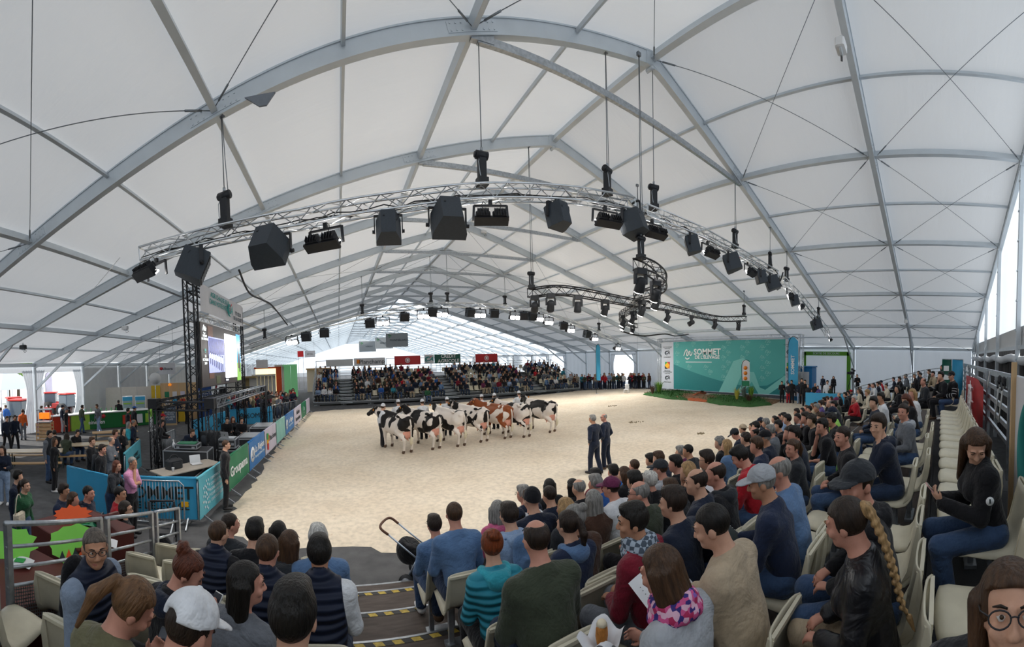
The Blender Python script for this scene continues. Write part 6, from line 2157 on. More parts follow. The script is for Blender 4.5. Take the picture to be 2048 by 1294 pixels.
me.polygons.foreach_set('material_index', MI)
me.polygons.foreach_set('use_smooth', np.ones(len(Q), bool))
me.update(calc_edges=True)
tag(obj('distant_crowd', me), 'spectators filling the upper rows of the far stand', 'crowd', kind='stuff')
# the seats hidden under them
m = MB()
for x, y, z in chairs_hidden:
 m.box((x, y - .02, z + .41), (.42, .40, .02)); m.box((x, y + .20, z + .6), (.42, .03, .38)); m.box((x, y, z + .2), (.06, .06, .4))
tag(m.build('occupied_seats', seat_pl), 'cream seats hidden under the spectators of the far stand', 'seats', kind='stuff')
# cattle and their leaders in the ring
def cow_mat(name, dark, pale, off, thr, scale=1.55):
 m = bpy.data.materials.new(name); m.use_nodes = True
 N, L = m.node_tree.nodes, m.node_tree.links
 b = N['Principled BSDF']; b.inputs['Roughness'].default_value = .6; b.inputs['Specular IOR Level'].default_value = .25
 tc = N.new('ShaderNodeTexCoord'); mp = N.new('ShaderNodeMapping'); mp.inputs['Location'].default_value = off
 n = N.new('ShaderNodeTexNoise'); n.inputs['Scale'].default_value = scale; n.inputs['Detail'].default_value = 2.2; n.inputs['Roughness'].default_value = .42
 r = N.new('ShaderNodeValToRGB'); r.color_ramp.elements[0].position = thr - .008; r.color_ramp.elements[1].position = thr + .008
 r.color_ramp.elements[0].color = (*pale, 1); r.color_ramp.elements[1].color = (*dark, 1)
 L.new(tc.outputs['Object'], mp.inputs['Vector']); L.new(mp.outputs['Vector'], n.inputs['Vector']); L.new(n.outputs['Fac'], r.inputs['Fac'])
 L.new(r.outputs['Color'], b.inputs['Base Color'])
 return m
udder_m = mat('udder_skin', lin('d99a86'), .5, 0, .12, 6)
hoof_m = mat('hoof', lin('5a4638'), .6, 0, .2, 20)
leg_m = mat('cow_pale_leg', lin('d9cfc4'), .6, 0, .06, 6)
def cow_mesh(turn, h=.024):
 F = Field((-.62, -1.25, -.03), (.62, 2.0, 1.95), h)
 c = F.cone
 c((0, -.72, 1.10), (0, .45, 1.06), .31, .33, 0, .05, ((1, 0, 0), .86))
 F.ell((0, -.05, .98), (.37, .74, .40), 0, .12)
 F.ell((0, .62, 1.02), (.25, .30, .40), 0, .1)
 c((0, -.98, 1.39), (0, .70, 1.46), .085, .10, 0, .12)
 F.ell((0, -.80, 1.24), (.25, .26, .24), 0, .1)
 for s in (-1, 1):
  F.ell((s * .24, -.58, 1.44), (.07, .10, .06), 0, .09)
  F.ell((s * .14, -.98, 1.33), (.06, .07, .06), 0, .07)
  F.ell((s * .20, .58, 1.05), (.11, .22, .34), 0, .1)
  c((s * .19, .55, .86), (s * .17, .60, .46), .115, .062, 0, .06)
  c((s * .17, .60, .46), (s * .17, .58, .14), .056, .042, 3, .02)
  c((s * .17, .58, .13), (s * .17, .62, .045), .05, .062, 2, .015)
  c((s * .20, -.74, 1.08), (s * .24, -.52, .80), .22, .15, 0, .08, ((1, 0, 0), .7))
  c((s * .24, -.56, .82), (s * .18, -.90, .55), .13, .066, 0, .05)
  c((s * .18, -.91, .56), (s * .18, -.85, .14), .06, .044, 3, .03)
  c((s * .18, -.85, .13), (s * .18, -.80, .045), .05, .062, 2, .015)
 F.ell((0, -.63, .70), (.21, .27, .20), 1, .05)
 F.ell((0, -.82, .80), (.15, .12, .22), 1, .06)
 for sx in (-1, 1):
  for sy in (-.74, -.52): c((sx * .09, sy, .53), (sx * .09, sy, .46), .022, .016, 1, .015)
 # neck and head
 a = R_(turn)
 rot = lambda x, y: (x * math.cos(a) - y * math.sin(a), .78 + x * math.sin(a) + y * math.cos(a))
 def H(x, y, z): q = rot(x, y - .78); return (q[0], q[1], z)
 c(H(0, .98, 1.38), H(0, 1.22, 1.52), .19, .145, 4, .06, ((math.cos(a), math.sin(a), 0), .62))
 c((0, .62, 1.18), H(0, 1.22, 1.52), .27, .145, 0, .1, ((math.cos(a), math.sin(a), 0), .62))
 c(H(0, 1.24, 1.60), H(0, 1.62, 1.36), .125, .085, 4, .05, ((math.cos(a), math.sin(a), 0), .85))
 F.ell(H(0, 1.64, 1.34), (.082, .08, .07), 4, .05)
 for s in (-1, 1):
  c(H(s * .11, 1.22, 1.66), H(s * .29, 1.17, 1.64), .045, .022, 4, .03)
  F.ell(H(s * .115, 1.36, 1.58), (.025, .035, .03), 4, .02)
 return F.mesh('cow', [leg_m, udder_m, hoof_m, leg_m, hoof_m])
CM = {t: cow_mesh(t) for t in (-25, 10, 30)}
tail_b = MB(); tail_b.tube(smooth([(0, -1.02, 1.38), (0, -1.10, 1.22), (0, -1.11, .95), (.01, -1.09, .70)], 4), [.035 - .0012 * i for i in range(13)], 8)
tail_me = tail_b.mesh('tail', leg_m)
sw_b = MB(); sw_b.tube([(.01, -1.09, .72), (.02, -1.10, .60), (.01, -1.09, .45), (.0, -1.08, .34)], [.02, .055, .06, .015], 8)
sw_me = sw_b.mesh('tail_switch', mat('switch_hair', lin('d8cdb0'), .8, 0, .2, 60, .4, 120))
tag_me = {}
halter = mat('halter_leather', (.03, .025, .02), .5)
eartag = mat('ear_tag', lin('e08a2a'), .5, 0, 0)
for t in CM:
 a = R_(t)
 H = lambda x, y, z: Vector((x * math.cos(a) - (y - .78) * math.sin(a), .78 + x * math.sin(a) + (y - .78) * math.cos(a), z))
 m = MB()
 for s in (-1, 1): m.box(H(s * .24, 1.24, 1.57), (.055, .02, .075), a)
 tag_me[t] = m.parts('ear_tag', eartag)
 m = MB()
 for y, z, r in ((1.50, 1.43, .105), (1.30, 1.56, .135)):
  ring = [H(r * math.cos(q) * .9, y + r * math.sin(q) * .35, z + r * math.sin(q)) for q in [2 * PI * k / 14 for k in range(14)]]
  m.tube(ring, .012, 5, True)
 m.tube([H(.1, 1.5, 1.42), H(.12, 1.3, 1.56)], .01, 5); m.tube([H(-.1, 1.5, 1.42), H(-.12, 1.3, 1.56)], .01, 5)
 tag_me[(t, 'h')] = m.mesh('halter', halter)
pale = lin('e2d8ce'); blk = lin('191615'); redb = lin('8a4a26')
COWS = [((1100, 866), (1112, 864), (1066, 856), -25, blk, (3.1, 0, 1.0), .50, 'black and white dairy cow with dark flank standing apart at the right end'),
  ((1042, 877), (1067, 873), (1026, 866), 10, blk, (7.3, 2, 0), .53, 'black and white cow with small dark patches second from the right end'),
  ((1010, 879), (1024, 876), (986, 868), 30, redb, (11.0, 5, 3), .44, 'red brown and white cow, the only brown one in the line'),
  ((957, 887), (981, 882), (938, 875), 10, blk, (2.6, 7, 5), .535, 'mostly white cow with small black spots just left of the brown cow'),
  ((914, 895), (933, 892), (888, 881), -25, blk, (9.4, 1, 8), .515, 'black and white cow in the middle of the line with a rounded black shoulder patch'),
  ((862, 901), (885, 898), (836, 888), 10, blk, (5.5, 4, 2), .51, 'black and white cow second from the left end with dark shoulders'),
  ((800, 908), (832, 906), (789, 895), 30, blk, (1.2, 9, 6), .50, 'black and white cow nearest the leader at the left end of the line')]
cow_objs = []
for i, (h1, h2, f1, turn, dark, off, thr, lab) in enumerate(COWS):
 A, B, Fp = gnd(*h1, .04), gnd(*h2, .04), gnd(*f1, .04)
 hm = (A + B) / 2
 d = (Fp - hm); d.z = 0
 d = d.normalized()
 d = (d * .5 + Vector((-.50, .86, 0)) * .5).normalized()
 rz = math.atan2(-d.x, d.y)
 pos = hm + d * .85; pos.z = .045
 cm = cow_mat('cow_coat_%s' % on[i], dark, pale, off, thr, 2.1 if i in (1, 3) else 1.55)
 o = obj('cow', CM[turn], None, pos, (0, 0, rz), [cm, udder_m, hoof_m, leg_m, mat('cow_head_brown' if dark is redb else 'cow_head_black', dark, .6, 0, .1)])
 tag(o, lab, 'cow', 'cows lined up in the ring')
 obj('tail', tail_me, o, mats=[leg_m if dark is blk else leg_m]); obj('tail_switch', sw_me, o); obj('ear_tag', tag_me[turn], o); obj('halter', tag_me[(turn, 'h')], o)
 cow_objs.append((o, pos, d, rz))
hand_pose = PO(kind='stand', lean=3, arms=('down', 'lead'), yaw=-10, step=.06)
hand_pose2 = PO(kind='stand', lean=4, arms=('lead', 'lead'), yaw=15)
LEAD = [(766, 893, 1, 'leader in white shirt and white cap at the left end of the cow line'),
  (799, 878, 2, 'leader in white shirt and cap behind the leftmost cow'),
  (848, 878, 2, 'leader in white shirt and cap between the two left cows'),
  (896, 871, 2, 'leader in white shirt and cap left of the middle of the line'),
  (966, 862, 2, 'leader in white shirt and cap in front of the brown cow'),
  (992, 858, 2, 'bearded leader in white shirt and cap behind the brown cow'),
  (1040, 850, 2, 'leader in white cap almost hidden behind the second cow from the right')]
for i, (px, py, k, lab) in enumerate(LEAD):
 p = gnd(px, py, .045)
 rz = R_(-60 if i == 0 else -20 + 12 * (i % 3))
 make_person(lab, p, rz, hand_pose if k == 1 else hand_pose2, 2, 'white', 'black', 'crop', 'brown', 'fair', 'd', 1.03, cap='showcap', capcol='white', group='cow leaders in white')
 # lead rope to the nearest cow head
 c = cow_objs[max(0, 6 - i)] if i < 7 else cow_objs[0]
m = MB()
p0 = gnd(783, 853, .0); a0 = at_r(786, 852, 16.2); b0 = at_r(776, 826, 17.2)
make_person('judge in dark navy suit with grey black hair standing on the sand', gnd(1190, 947, .05), R_(15), PO(kind='stand', lean=1, arms='pocket', yaw=10, step=.12), 1, 'navy', 'navy', 'short', 'grey', 'mid', 'd', 1.03)
make_person('bald man with glasses in dark navy suit standing behind the judge', gnd(1213, 937, .05), R_(25), PO(kind='stand', lean=2, arms='pocket', yaw=55, step=.05), 1, 'navy', 'navy', 'balding', 'grey', 'pink', 'b', 1.01, glasses=True)
make_person('man in black suit and blue shirt standing at the banner fence', gnd(453, 1017, .05), R_(-75), PO(kind='stand', lean=1, arms='down', yaw=0), 1, 'black', 'black', 'crop', 'brown', 'fair', 'd', 1.0, glasses=True)
# dung and dug patches on the sand
for i, (px, py, s) in enumerate(((1270, 845, .30), (1400, 868, .16), (1225, 812, .22))):
 m = MB(); q = random.Random(i)
 for k in range(14):
  a = q.uniform(0, 6.28); r = q.uniform(0, s)
  m.lathe([(.005, .05), (q.uniform(.02, .05), .02), (q.uniform(.03, .06), 0)], (r * math.cos(a) * 1.8, r * math.sin(a), 0), 7)
 tag(m.build('dung', mat('dung', (.22, .17, .10), .9), None, gnd(px, py, .05)), 'dark dung scattered on the sand, %s' % ('largest patch right of the judges', 'small patch above the filming spectator', 'patch near the brown cow')[i], 'dung', kind='stuff')
# banner fence along the sand and crowd barriers
def barrier(a, b, label, cloth_m=None, face=1, bars=14, h=1.1, feet=True, group=None, name='crowd_barrier'):
 a, b = Vector((*a, 0)), Vector((*b, 0))
 d = (b - a).normalized(); n = Vector((-d.y, d.x, 0)) * face
 L_ = (b - a).length
 t = thing(name, label, 'barrier', a, math.atan2(d.y, d.x), group)
 m = MB()
 r = .06
 m.tube([(r, 0, .15), (0, 0, .15 + r), (0, 0, h - .1), (.1, 0, h), (L_ - .1, 0, h), (L_, 0, h - .1), (L_, 0, .15 + r), (L_ - r, 0, .15)], .019, 6, True)
 m.build('frame', steel, t)
 if cloth_m is None:
  for k in range(bars):
   x = L_ * (k + 1) / (bars + 1)
   m = MB(); m.tube([(x, 0, .16), (x, 0, h - .02)], .008, 5); m.build('bar', steel, t)
 m = MB()
 for x in (.25, L_ - .25):
  m.bar((x, 0, .20), (x + .02, .32, .02), .03, .04); m.bar((x, 0, .20), (x - .02, -.32, .02), .03, .04)
 m.build('foot', steel, t)
 ban = None
 if cloth_m is not None:
  s = -face
  m = MB()
  nn = 16
  for sg in (1, -1):
   m.grid(lambda u, v: (.0 + L_ * u, sg * (.03 + .008 * math.sin(u * 15 + 3 * v)), .17 + (h - .13) * v), nn, 5)
  m.tube([(0, 0, h + .01), (L_, 0, h + .01)], .035, 6)
  ban = m.build('banner', cloth_m, t)
 return t, ban, L_
def vinyl(nm, hx, **k): return mat('vinyl_' + nm, lin(hx), .45, 0, .04, 3, .1, 8, **k)
V_teal = vinyl('teal', '5fb3c4'); V_green = vinyl('green', '1f7a54'); V_blue = vinyl('blue', '2a78bd'); V_white = vinyl('white', 'cfc9da'); V_mint = vinyl('mint', '86c4bb')
V_sky = vinyl('sky', '3fa3cf'); V_red = vinyl('red', 'b8252c'); V_wht = vinyl('clean_white', 'd9d9de'); V_dgreen = vinyl('darkgreen', '17584a')
pale_ink = mat('ink_pale', lin('d5e6ee'), .6, 0, 0)
black_ink = mat('ink_black', (.02, .03, .03), .6, 0, 0)
orange_ink = mat('ink_orange', lin('e0801f'), .6, 0, 0)
yellow_ink = mat('ink_yellow', lin('f0b81e'), .6, 0, 0)
green_ink = mat('ink_green', lin('2f9a4e'), .6, 0, 0)
def fx(y): return -3.25 + .045 * (y - 8)
YB = [8.1, 10.1, 12.3, 14.55, 16.7, 18.9, 21.6, 24.6, 27.0, 29.2]
FB = [(V_teal, 'pale turquoise banner with floral print and faint lettering on the fence nearest the camera'), (V_green, 'green banner with white name on the arena fence behind the man in black suit'), (V_blue, 'blue banner with white round emblem on the arena fence, nearer one'), (V_white, 'white banner with orange and yellow emblem on the arena fence'), (V_mint, 'plain mint banner on the arena fence'), (V_blue, 'blue banner on the arena fence, farther one'), (V_white, 'white banner with black two line name on the arena fence'), (V_green, 'green banner near the far end of the arena fence'), (V_white, 'white banner at the far end of the arena fence')]
TX = (R_(90), 0, 0)
for i, (m_, lb) in enumerate(FB):
 y0, y1 = YB[i] + .04, YB[i + 1] - .04
 t, ban, L_ = barrier((fx(y0), y0), (fx(y1), y1), lb, m_, 1, group='banner fence of the arena')
 z = .64
 o = -.045
 if i == 0:
  for k in range(5): text('lettering', 'CONCOURS NATIONAL', .10, pale_ink, ban, (1.25, o, .92 - k * .13), TX)
  for k in range(26):
   a = k * 2.4; r = .05 * math.sqrt(k)
   m = MB(); m.box((.45 + r * math.cos(a), o, .62 + r * 1.5 * math.sin(a)), (.05, .006, .05)); m.build('flower_print', pale_ink, ban)
 if i == 1: text('lettering', 'Groupama', .40, white_ink, ban, (L_ / 2, o, z), TX, bold=.008)
 if i in (2, 5):
  text('lettering', 'La Région', .34, white_ink, ban, (L_ / 2 + .28, o, z + .1), TX, bold=.006)
  text('lettering', 'Auvergne-Rhône-Alpes', .14, pale_ink, ban, (L_ / 2 + .28, o, z - .16), TX)
  m = MB(); m.lathe([(.26, -.003), (.26, .003)], (0, 0, 0), 24); q = m.build('emblem_disc', white_ink, ban, (.38, o, z)); q.rotation_euler = TX
  m = MB(); m.tube([(-.12, -.1, 0), (0, .14, 0), (.12, -.1, 0)], .018, 5, True); q = m.build('emblem', V_blue, ban, (.38, o - .006, z)); q.rotation_euler = TX
 if i == 3:
  for k, (c_, dx, dz) in enumerate(((yellow_ink, 0, 0), (orange_ink, .12, .12), (green_ink, -.02, .2), (red_ink, .0, -.2))):
   m = MB(); m.prism([(-.14, -.1), (.12, -.16), (.16, .1), (-.1, .14)], -.004, .004); m.build('emblem_leaf', c_, ban, (.40 + dx, o - .003 * k, z + dz))
  text('lettering', 'Planchamp', .30, dark_ink, ban, (1.35, o, z + .05), TX)
 if i == 6: text('lettering', 'Holstein\nInternational', .36, black_ink, ban, (L_ / 2, o, z), TX, bold=.004)
 if i == 7: mark('emblem', .5, pale_ink, ban, (L_ / 2, o, z), TX)
# fence by the stand: a blue banner behind a plain barrier
t, ban, L_ = barrier((-5.15, 7.75), (-3.25, 8.2), 'blue banner with black lettering hung on a barrier behind the man in pink', V_sky, 1)
text('lettering', 'SOMMET', .42, black_ink, ban, (L_ / 2 + .05, -.05, .76), TX, bold=.006)
text('lettering', 'DE L’ÉLEVAGE', .23, black_ink, ban, (L_ / 2 + .05, -.05, .46), TX, bold=.003)
mark('emblem', .40, black_ink, ban, (.22, -.05, .72), TX)
m = MB(); m.box((L_ - .32, -.055, .52), (.18, .01, .12)); m.build('sticker', yellow_ink, ban)
barrier((-5.1, 7.55), (-3.5, 7.93), 'plain steel crowd barrier in front of the blue banner', None, 1, 22)
barrier((-6.9, 7.95), (-5.3, 7.65), 'steel crowd barrier with blue cloth behind the woman in dark hooded coat', V_sky, 1)
t, ban, L_ = barrier((-6.35, 10.0), (-7.05, 12.2), 'turquoise banner with black mark along the watching people at the left', V_teal, 1)
mark('emblem', .45, black_ink, ban, (.6, -.05, .65), TX); text('lettering', 'SOMMET\nDE L’ÉLEVAGE', .18, black_ink, ban, (1.4, -.05, .7), TX)
mark('emblem', .45, black_ink, ban, (L_ - .6, .05, .65), (R_(90), 0, PI)); text('lettering', 'SOMMET\nDE L’ÉLEVAGE', .18, black_ink, ban, (L_ - 1.4, .05, .7), (R_(90), 0, PI))
barrier((-6.75, 13.0), (-6.9, 15.0), 'empty steel barrier standing by the sound desk', None, 1, 16)
# turquoise banners round the technicians' yard
for i, (a, b, lb) in enumerate((((-7.0, 17.2), (-6.6, 21.4), 'turquoise banner with black mark behind the sound desk'), ((-6.5, 22.0), (-4.2, 23.6), 'turquoise banner with black lettering behind the technicians'), ((-4.4, 24.4), (-3.0, 27.8), 'grey steel barrier in front of the far left crowd'))):
 t, ban, L_ = barrier(a, b, lb, V_sky if i < 2 else None, 1, 18, 1.1)
 if ban is not None:
  mark('emblem', .55, black_ink, ban, (L_ * .3 if i else L_ * .75, -.05, .62), TX)
  if i: text('lettering', 'SOMMET', .42, black_ink, ban, (L_ * .68, -.05, .66), TX)
# technicians' yard: low truss frame, desk, flight cases, cameras
foh = [((-6.6, 12.6, 2.32), (-4.5, 12.6, 2.32), 'low black truss across the front of the technicians yard', black_metal),
  ((-4.35, 12.7, 2.40), (-4.1, 20.2, 2.45), 'low truss with shining chords along the right of the technicians yard', mat('worn_black_truss', (.22, .24, .27), .35, .6)),
  ((-6.5, 12.7, 2.36), (-6.3, 20.2, 2.4), 'low black truss along the left of the technicians yard', black_metal),
  ((-6.3, 20.4, 2.4), (-4.1, 20.4, 2.4), 'low black truss across the back of the technicians yard', black_metal)]
for a, b, lb, m_ in foh: truss('yard_truss', lb, [a, b], .30, m_, group='trusses of the technicians yard')
for (x, y), w_ in (((-6.6, 12.6), 'front left'), ((-4.4, 12.6), 'front right'), ((-4.1, 20.4), 'back right'), ((-6.35, 20.4), 'back left')):
 t = truss('yard_truss', 'black truss post at the %s corner of the technicians yard' % w_, [(x, y, 0), (x, y, 2.5)], .30, black_metal, up=(0, 1, 0), group='trusses of the technicians yard')
 m = MB(); m.box((x, y, .02), (.6, .6, .04)); m.build('foot_plate', black_metal, t)
 m = MB(); m.box((x, y, 2.42), (.36, .36, .36)); m.build('corner_block', black_metal, t)
case_m = mat('flight_case', (.03, .032, .036), .55, 0, .1, 10)
case_edge = mat('case_edge', (.55, .57, .6), .35, .7, .05)
def flight_case(p, s, rz, label, group='flight cases in the technicians yard', lid=None):
 t = thing('flight_case', label, 'case', p, rz, group)
 x, y, z = s
 MB().cbox((0, 0, z / 2 + .04), (x, y, z), .012).build('box', case_m, t)
 m = MB()
 for sx in (-1, 1):
  for sy in (-1, 1): m.box((sx * x / 2, sy * y / 2, z / 2 + .04), (.035, .035, z))
  for zz in (.05, z + .03): m.box((sx * x / 2, 0, zz), (.035, y, .03))
 for sy in (-1, 1):
  for zz in (.05, z + .03): m.box((0, sy * y / 2, zz), (x, .035, .03))
 m.build('edging', case_edge, t)
 m = MB()
 for sx in (-.35, .35): m.box((sx * x, -y / 2 - .01, z * .6), (.10, .02, .08))
 m.build('latch', case_edge, t)
 if lid: MB().box((0, 0, z + .06), (x * .8, y * .7, .03)).build('deck', lid, t)
 return t
green_cable = mat('green_cable', (.05, .22, .12), .6)
flight_case((-4.95, 11.75, 0), (1.5, .75, .95), R_(5), 'large black flight case with metal edges behind the laptop table')
flight_case((-4.95, 11.72, 1.0), (.75, .5, .14), R_(5), 'shallow metal edged case full of green cable on the large case', lid=green_cable)
flight_case((-4.0, 13.2, 0), (.7, .8, .7), R_(3), 'black flight case standing beside the speaker stack', lid=None)
flight_case((-4.0, 13.25, .75), (.62, .6, .30), R_(3), 'small mixer case stacked on a flight case', lid=case_edge)
flight_case((-3.75, 10.1, 0), (.6, 1.8, .55), R_(2), 'long low flight case lying along the banner fence')
flight_case((-3.75, 15.6, 0), (.9, 1.6, .72), R_(2), 'wide equipment case with cables near the mint banner', lid=case_edge)
flight_case((-3.7, 18.2, 0), (1.0, 1.8, .75), R_(2), 'equipment desk case at the far end of the technicians yard', lid=case_edge)
# monitor speaker stack
t = thing('speaker_stack', 'tall black loudspeaker stack beside the technicians', 'loudspeaker', (-4.95, 13.9, 0), R_(-30))
for k, z in enumerate((0, .62)):
 MB().cbox((0, 0, z + .3), (.6, .55, .6), .02).build('cabinet', black_plastic, t)
 m = MB(); m.lathe([(.2, 0), (.2, .02), (.06, .03)], (0, 0, 0), 16); q = m.build('cone', speaker_grey, t, (0, -.28, z + .3)); q.rotation_euler = (R_(90), 0, 0)
def laptop(p, rz, label, col=(.6, .61, .63)):
 t = thing('laptop', label, 'laptop', p, rz)
 m_ = mat('laptop_%d' % int(col[0] * 100), col, .35, .5, 0)
 MB().cbox((0, 0, .01), (.34, .23, .02), .005).build('keyboard_base', m_, t)
 m = MB(); m.box((0, 0, .12), (.34, .012, .24)); q = m.build('screen_lid', m_, t, (0, .11, .01)); q.rotation_euler = (R_(-15), 0, 0)
 m = MB(); m.lathe([(.022, 0), (.022, .004)], (0, 0, 0), 12); r = m.build('emblem', white_ink if col[0] < .3 else black_ink, q, (0, .009, .12)); r.rotation_euler = (R_(-90), 0, 0)
def table(p, size, h, rz, label, top_m, leg_m_, cat='table', name='table', group=None, lw=.04, splay=.0):
 t = thing(name, label, cat, p, rz, group)
 x, y = size
 MB().cbox((0, 0, h - .02), (x, y, .035), .01).build('table_top', top_m, t)
 for sx in (-1, 1):
  for sy in (-1, 1):
   m = MB(); m.bar((sx * (x / 2 - .18), sy * (y / 2 - .06), h - .04), (sx * (x / 2 - .18 + splay), sy * (y / 2 - .04), 0), lw, lw); m.build('leg', leg_m_, t)
 m = MB()
 for sx in (-1, 1): m.bar((sx * (x / 2 - .18), -(y / 2 - .06), h * .45), (sx * (x / 2 - .18), y / 2 - .06, h * .45), .02, .02)
 m.build('brace', leg_m_, t)
 return t
greige = mat('table_greige', lin('a89f94'), .5, 0, .05)
table((-4.45, 10.4, 0), (2.1, .78, .0)[:2], .76, R_(58), 'long grey folding table with laptop at the edge of the technicians yard', greige, steel)
laptop((-4.28, 10.75, .765), R_(40), 'silver laptop open on the grey folding table')
laptop((-4.05, 13.25, 1.10), R_(160), 'silver laptop with round emblem facing away on the mixer case')
t = thing('camera_bag', 'large black camera bag lying on the grey folding table', 'bag', (-4.75, 10.15, .76), R_(60))
MB().cbox((0, 0, .14), (.5, .28, .28), .05).build('bag_body', black_plastic, t)
m = MB(); m.tube(smooth([(-.15, 0, .28), (-.08, 0, .38), (.08, 0, .38), (.15, 0, .28)], 4), .014, 6); m.build('handle', black_plastic, t)
m = MB(); m.cbox((0, -.15, .12), (.34, .05, .18), .02); m.build('pocket', black_plastic, t)
t = thing('paper_cup', 'white paper cup standing on the grey folding table', 'cup', (-4.62, 9.8, .76)); m = MB(); m.lathe([(.03, 0), (.042, .11), (.044, .115)], (0, 0, 0), 14); m.build('cup', white_paper, t); m = MB(); m.lathe([(.043, .11), (.036, .112)], (0, 0, 0), 14); m.build('rim', white_paint, t)
t = thing('spray_bottle', 'white bottle on the large flight case', 'bottle', (-5.5, 11.8, 1.0)); m = MB(); m.lathe([(.05, 0), (.055, .12), (.03, .17), (.018, .2), (.02, .24)], (0, 0, 0), 12); m.build('bottle', white_paper, t); MB().box((0, -.03, .26), (.03, .08, .03)).build('nozzle', white_paint, t)
def tripod_camera(p, rz, label, h=1.5):
 t = thing('video_camera', label, 'camera', p, rz)
 for k in range(3):
  a = 2 * PI * k / 3 + .4
  m = MB(); m.tube([(.05 * math.cos(a), .05 * math.sin(a), h - .1), (.42 * math.cos(a), .42 * math.sin(a), 0)], .022, 6); m.build('tripod_leg', black_metal, t)
 m = MB(); m.cyl((0, 0, h - .18), .06, .2, 10); m.bar((0, -.05, h + .02), (.05, -.55, h - .15), .02, .02); m.build('pan_head', black_metal, t)
 m = MB(); m.cbox((0, 0, h + .15), (.16, .42, .22), .03); m.cbox((0, -.2, h + .30), (.12, .16, .12), .02); m.build('camera_body', black_plastic, t)
 m = MB(); m.tube([(0, .2, h + .15), (0, .42, h + .15)], [.07, .085], 12); m.build('lens', black_metal, t)
 m = MB(); m.cbox((.02, -.05, h + .38), (.2, .08, .16), .02); m.build('viewfinder', black_plastic, t)
tripod_camera((-3.85, 20.8, .35), R_(-40), 'television camera on a tripod at the back of the technicians yard', 1.45)
MB().box((0, 0, 0), (1, 1, 1))
t = thing('camera_platform', 'low grey platform under the television camera', 'platform', (-3.95, 20.9, 0)); MB().box((0, 0, .31), (1.6, 2.2, .06)).build('deck', deck_grey, t)
for sx in (-.7, .7):
 for sy in (-1, 1): MB().box((sx, sy, .14), (.05, .05, .28)).build('leg', steel, t)
# beer tables and benches
beech = mat('beech_slat', lin('c09a6a'), .4, 0, .12, 3, .1, 30, stretch=(1, 12, 12))
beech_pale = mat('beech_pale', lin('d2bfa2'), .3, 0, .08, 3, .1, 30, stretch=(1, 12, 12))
green_leg = mat('table_leg_dark', (.03, .05, .045), .5)
def beer_set(p, rz, tl_, bl, bench_sides=(-1, 1), m_=beech):
 d = Matrix.Rotation(rz, 3, 'Z')
 table(p, (2.2, .7), .77, rz, tl_, m_, green_leg, name='beer_table', group='beer tables on the left')
 for s in bench_sides:
  q = Vector(p) + d @ Vector((0, s * .72, 0))
  table(q, (2.2, .27), .46, rz, bl[0 if s < 0 else 1], beech, green_leg, 'bench', 'beer_bench', 'benches of the beer tables', .03)
beer_set((-10.6, 10.3, 0), R_(38), 'sunlit beer table nearest the left edge of the picture', ('beer bench in front of the sunlit table at the left edge', 'beer bench behind the sunlit table at the left edge'), m_=beech_pale)
beer_set((-9.7, 12.4, 0), R_(38), 'pale beer table just behind the standing man in dark vest', ('beer bench with slats before the pale table behind the vest', 'beer bench beyond the pale table behind the vest'), m_=beech_pale)
beer_set((-10.4, 15.6, 0), R_(38), 'wooden beer table where three people sit near the bar', ('beer bench on the near side of the occupied table', 'beer bench on the far side of the occupied table'))
# bar, fridges, stalls along the left wall
V_bar = vinyl('bar_green', '1d6b36'); V_bred = vinyl('bar_red', 'c8402c'); V_lime = vinyl('lime', '9fca4a')
tb = thing('bar_counter', 'green bar counter with white top and lettering along the left wall', 'counter', (-14.2, 21.6, 0), R_(48))
MB().cbox((0, 0, .52), (5.6, .75, 1.0), .02).build('counter_body', V_bar, tb)
MB().cbox((0, 0, 1.05), (5.8, .85, .06), .02).build('counter_top', white_paint, tb)
text('lettering', 'Heineken', .36, white_ink, tb, (-1.6, -.39, .45), TX, bold=.006)
m = MB(); m.lathe([(.16, 0), (.16, .01)], (0, 0, 0), 5); q = m.build('star_emblem', red_ink, tb, (-1.0, -.39, .82)); q.rotation_euler = TX
for k in range(3): MB().cbox((.6 + k * .8, -.395, .5), (.6, .012, .6), .02).build('poster', (V_bred, V_wht, V_lime)[k], tb)
for k in range(9):
 t = thing('bottle', 'green bottle standing on the bar counter, %s from its left end' % on[k], 'bottle', Vector((-14.2, 21.6, 1.08)) + Matrix.Rotation(R_(48), 3, 'Z') @ Vector((-2.4 + k * .35, .2, 0)), 0, 'bottles on the bar')
 m = MB(); m.lathe([(.035, 0), (.035, .17), (.014, .23), (.014, .29)], (0, 0, 0), 8); m.build('glass', mat('bottle_green', (.05, .2, .08), .15), t); m = MB(); m.cyl((0, 0, .28), .016, .02, 8); m.build('cap', red_ink, t)
tb2 = thing('bar_counter', 'red and lime counter with white top next to the open tent side', 'counter', (-16.2, 18.9, 0), R_(60))
MB().cbox((-.8, 0, .5), (1.6, .7, 1.0), .02).build('counter_body', V_bred, tb2); MB().cbox((.9, 0, .5), (1.6, .7, 1.0), .02).build('counter_body', V_lime, tb2); MB().cbox((0, 0, 1.03), (3.6, .8, .06), .02).build('counter_top', white_paint, tb2)
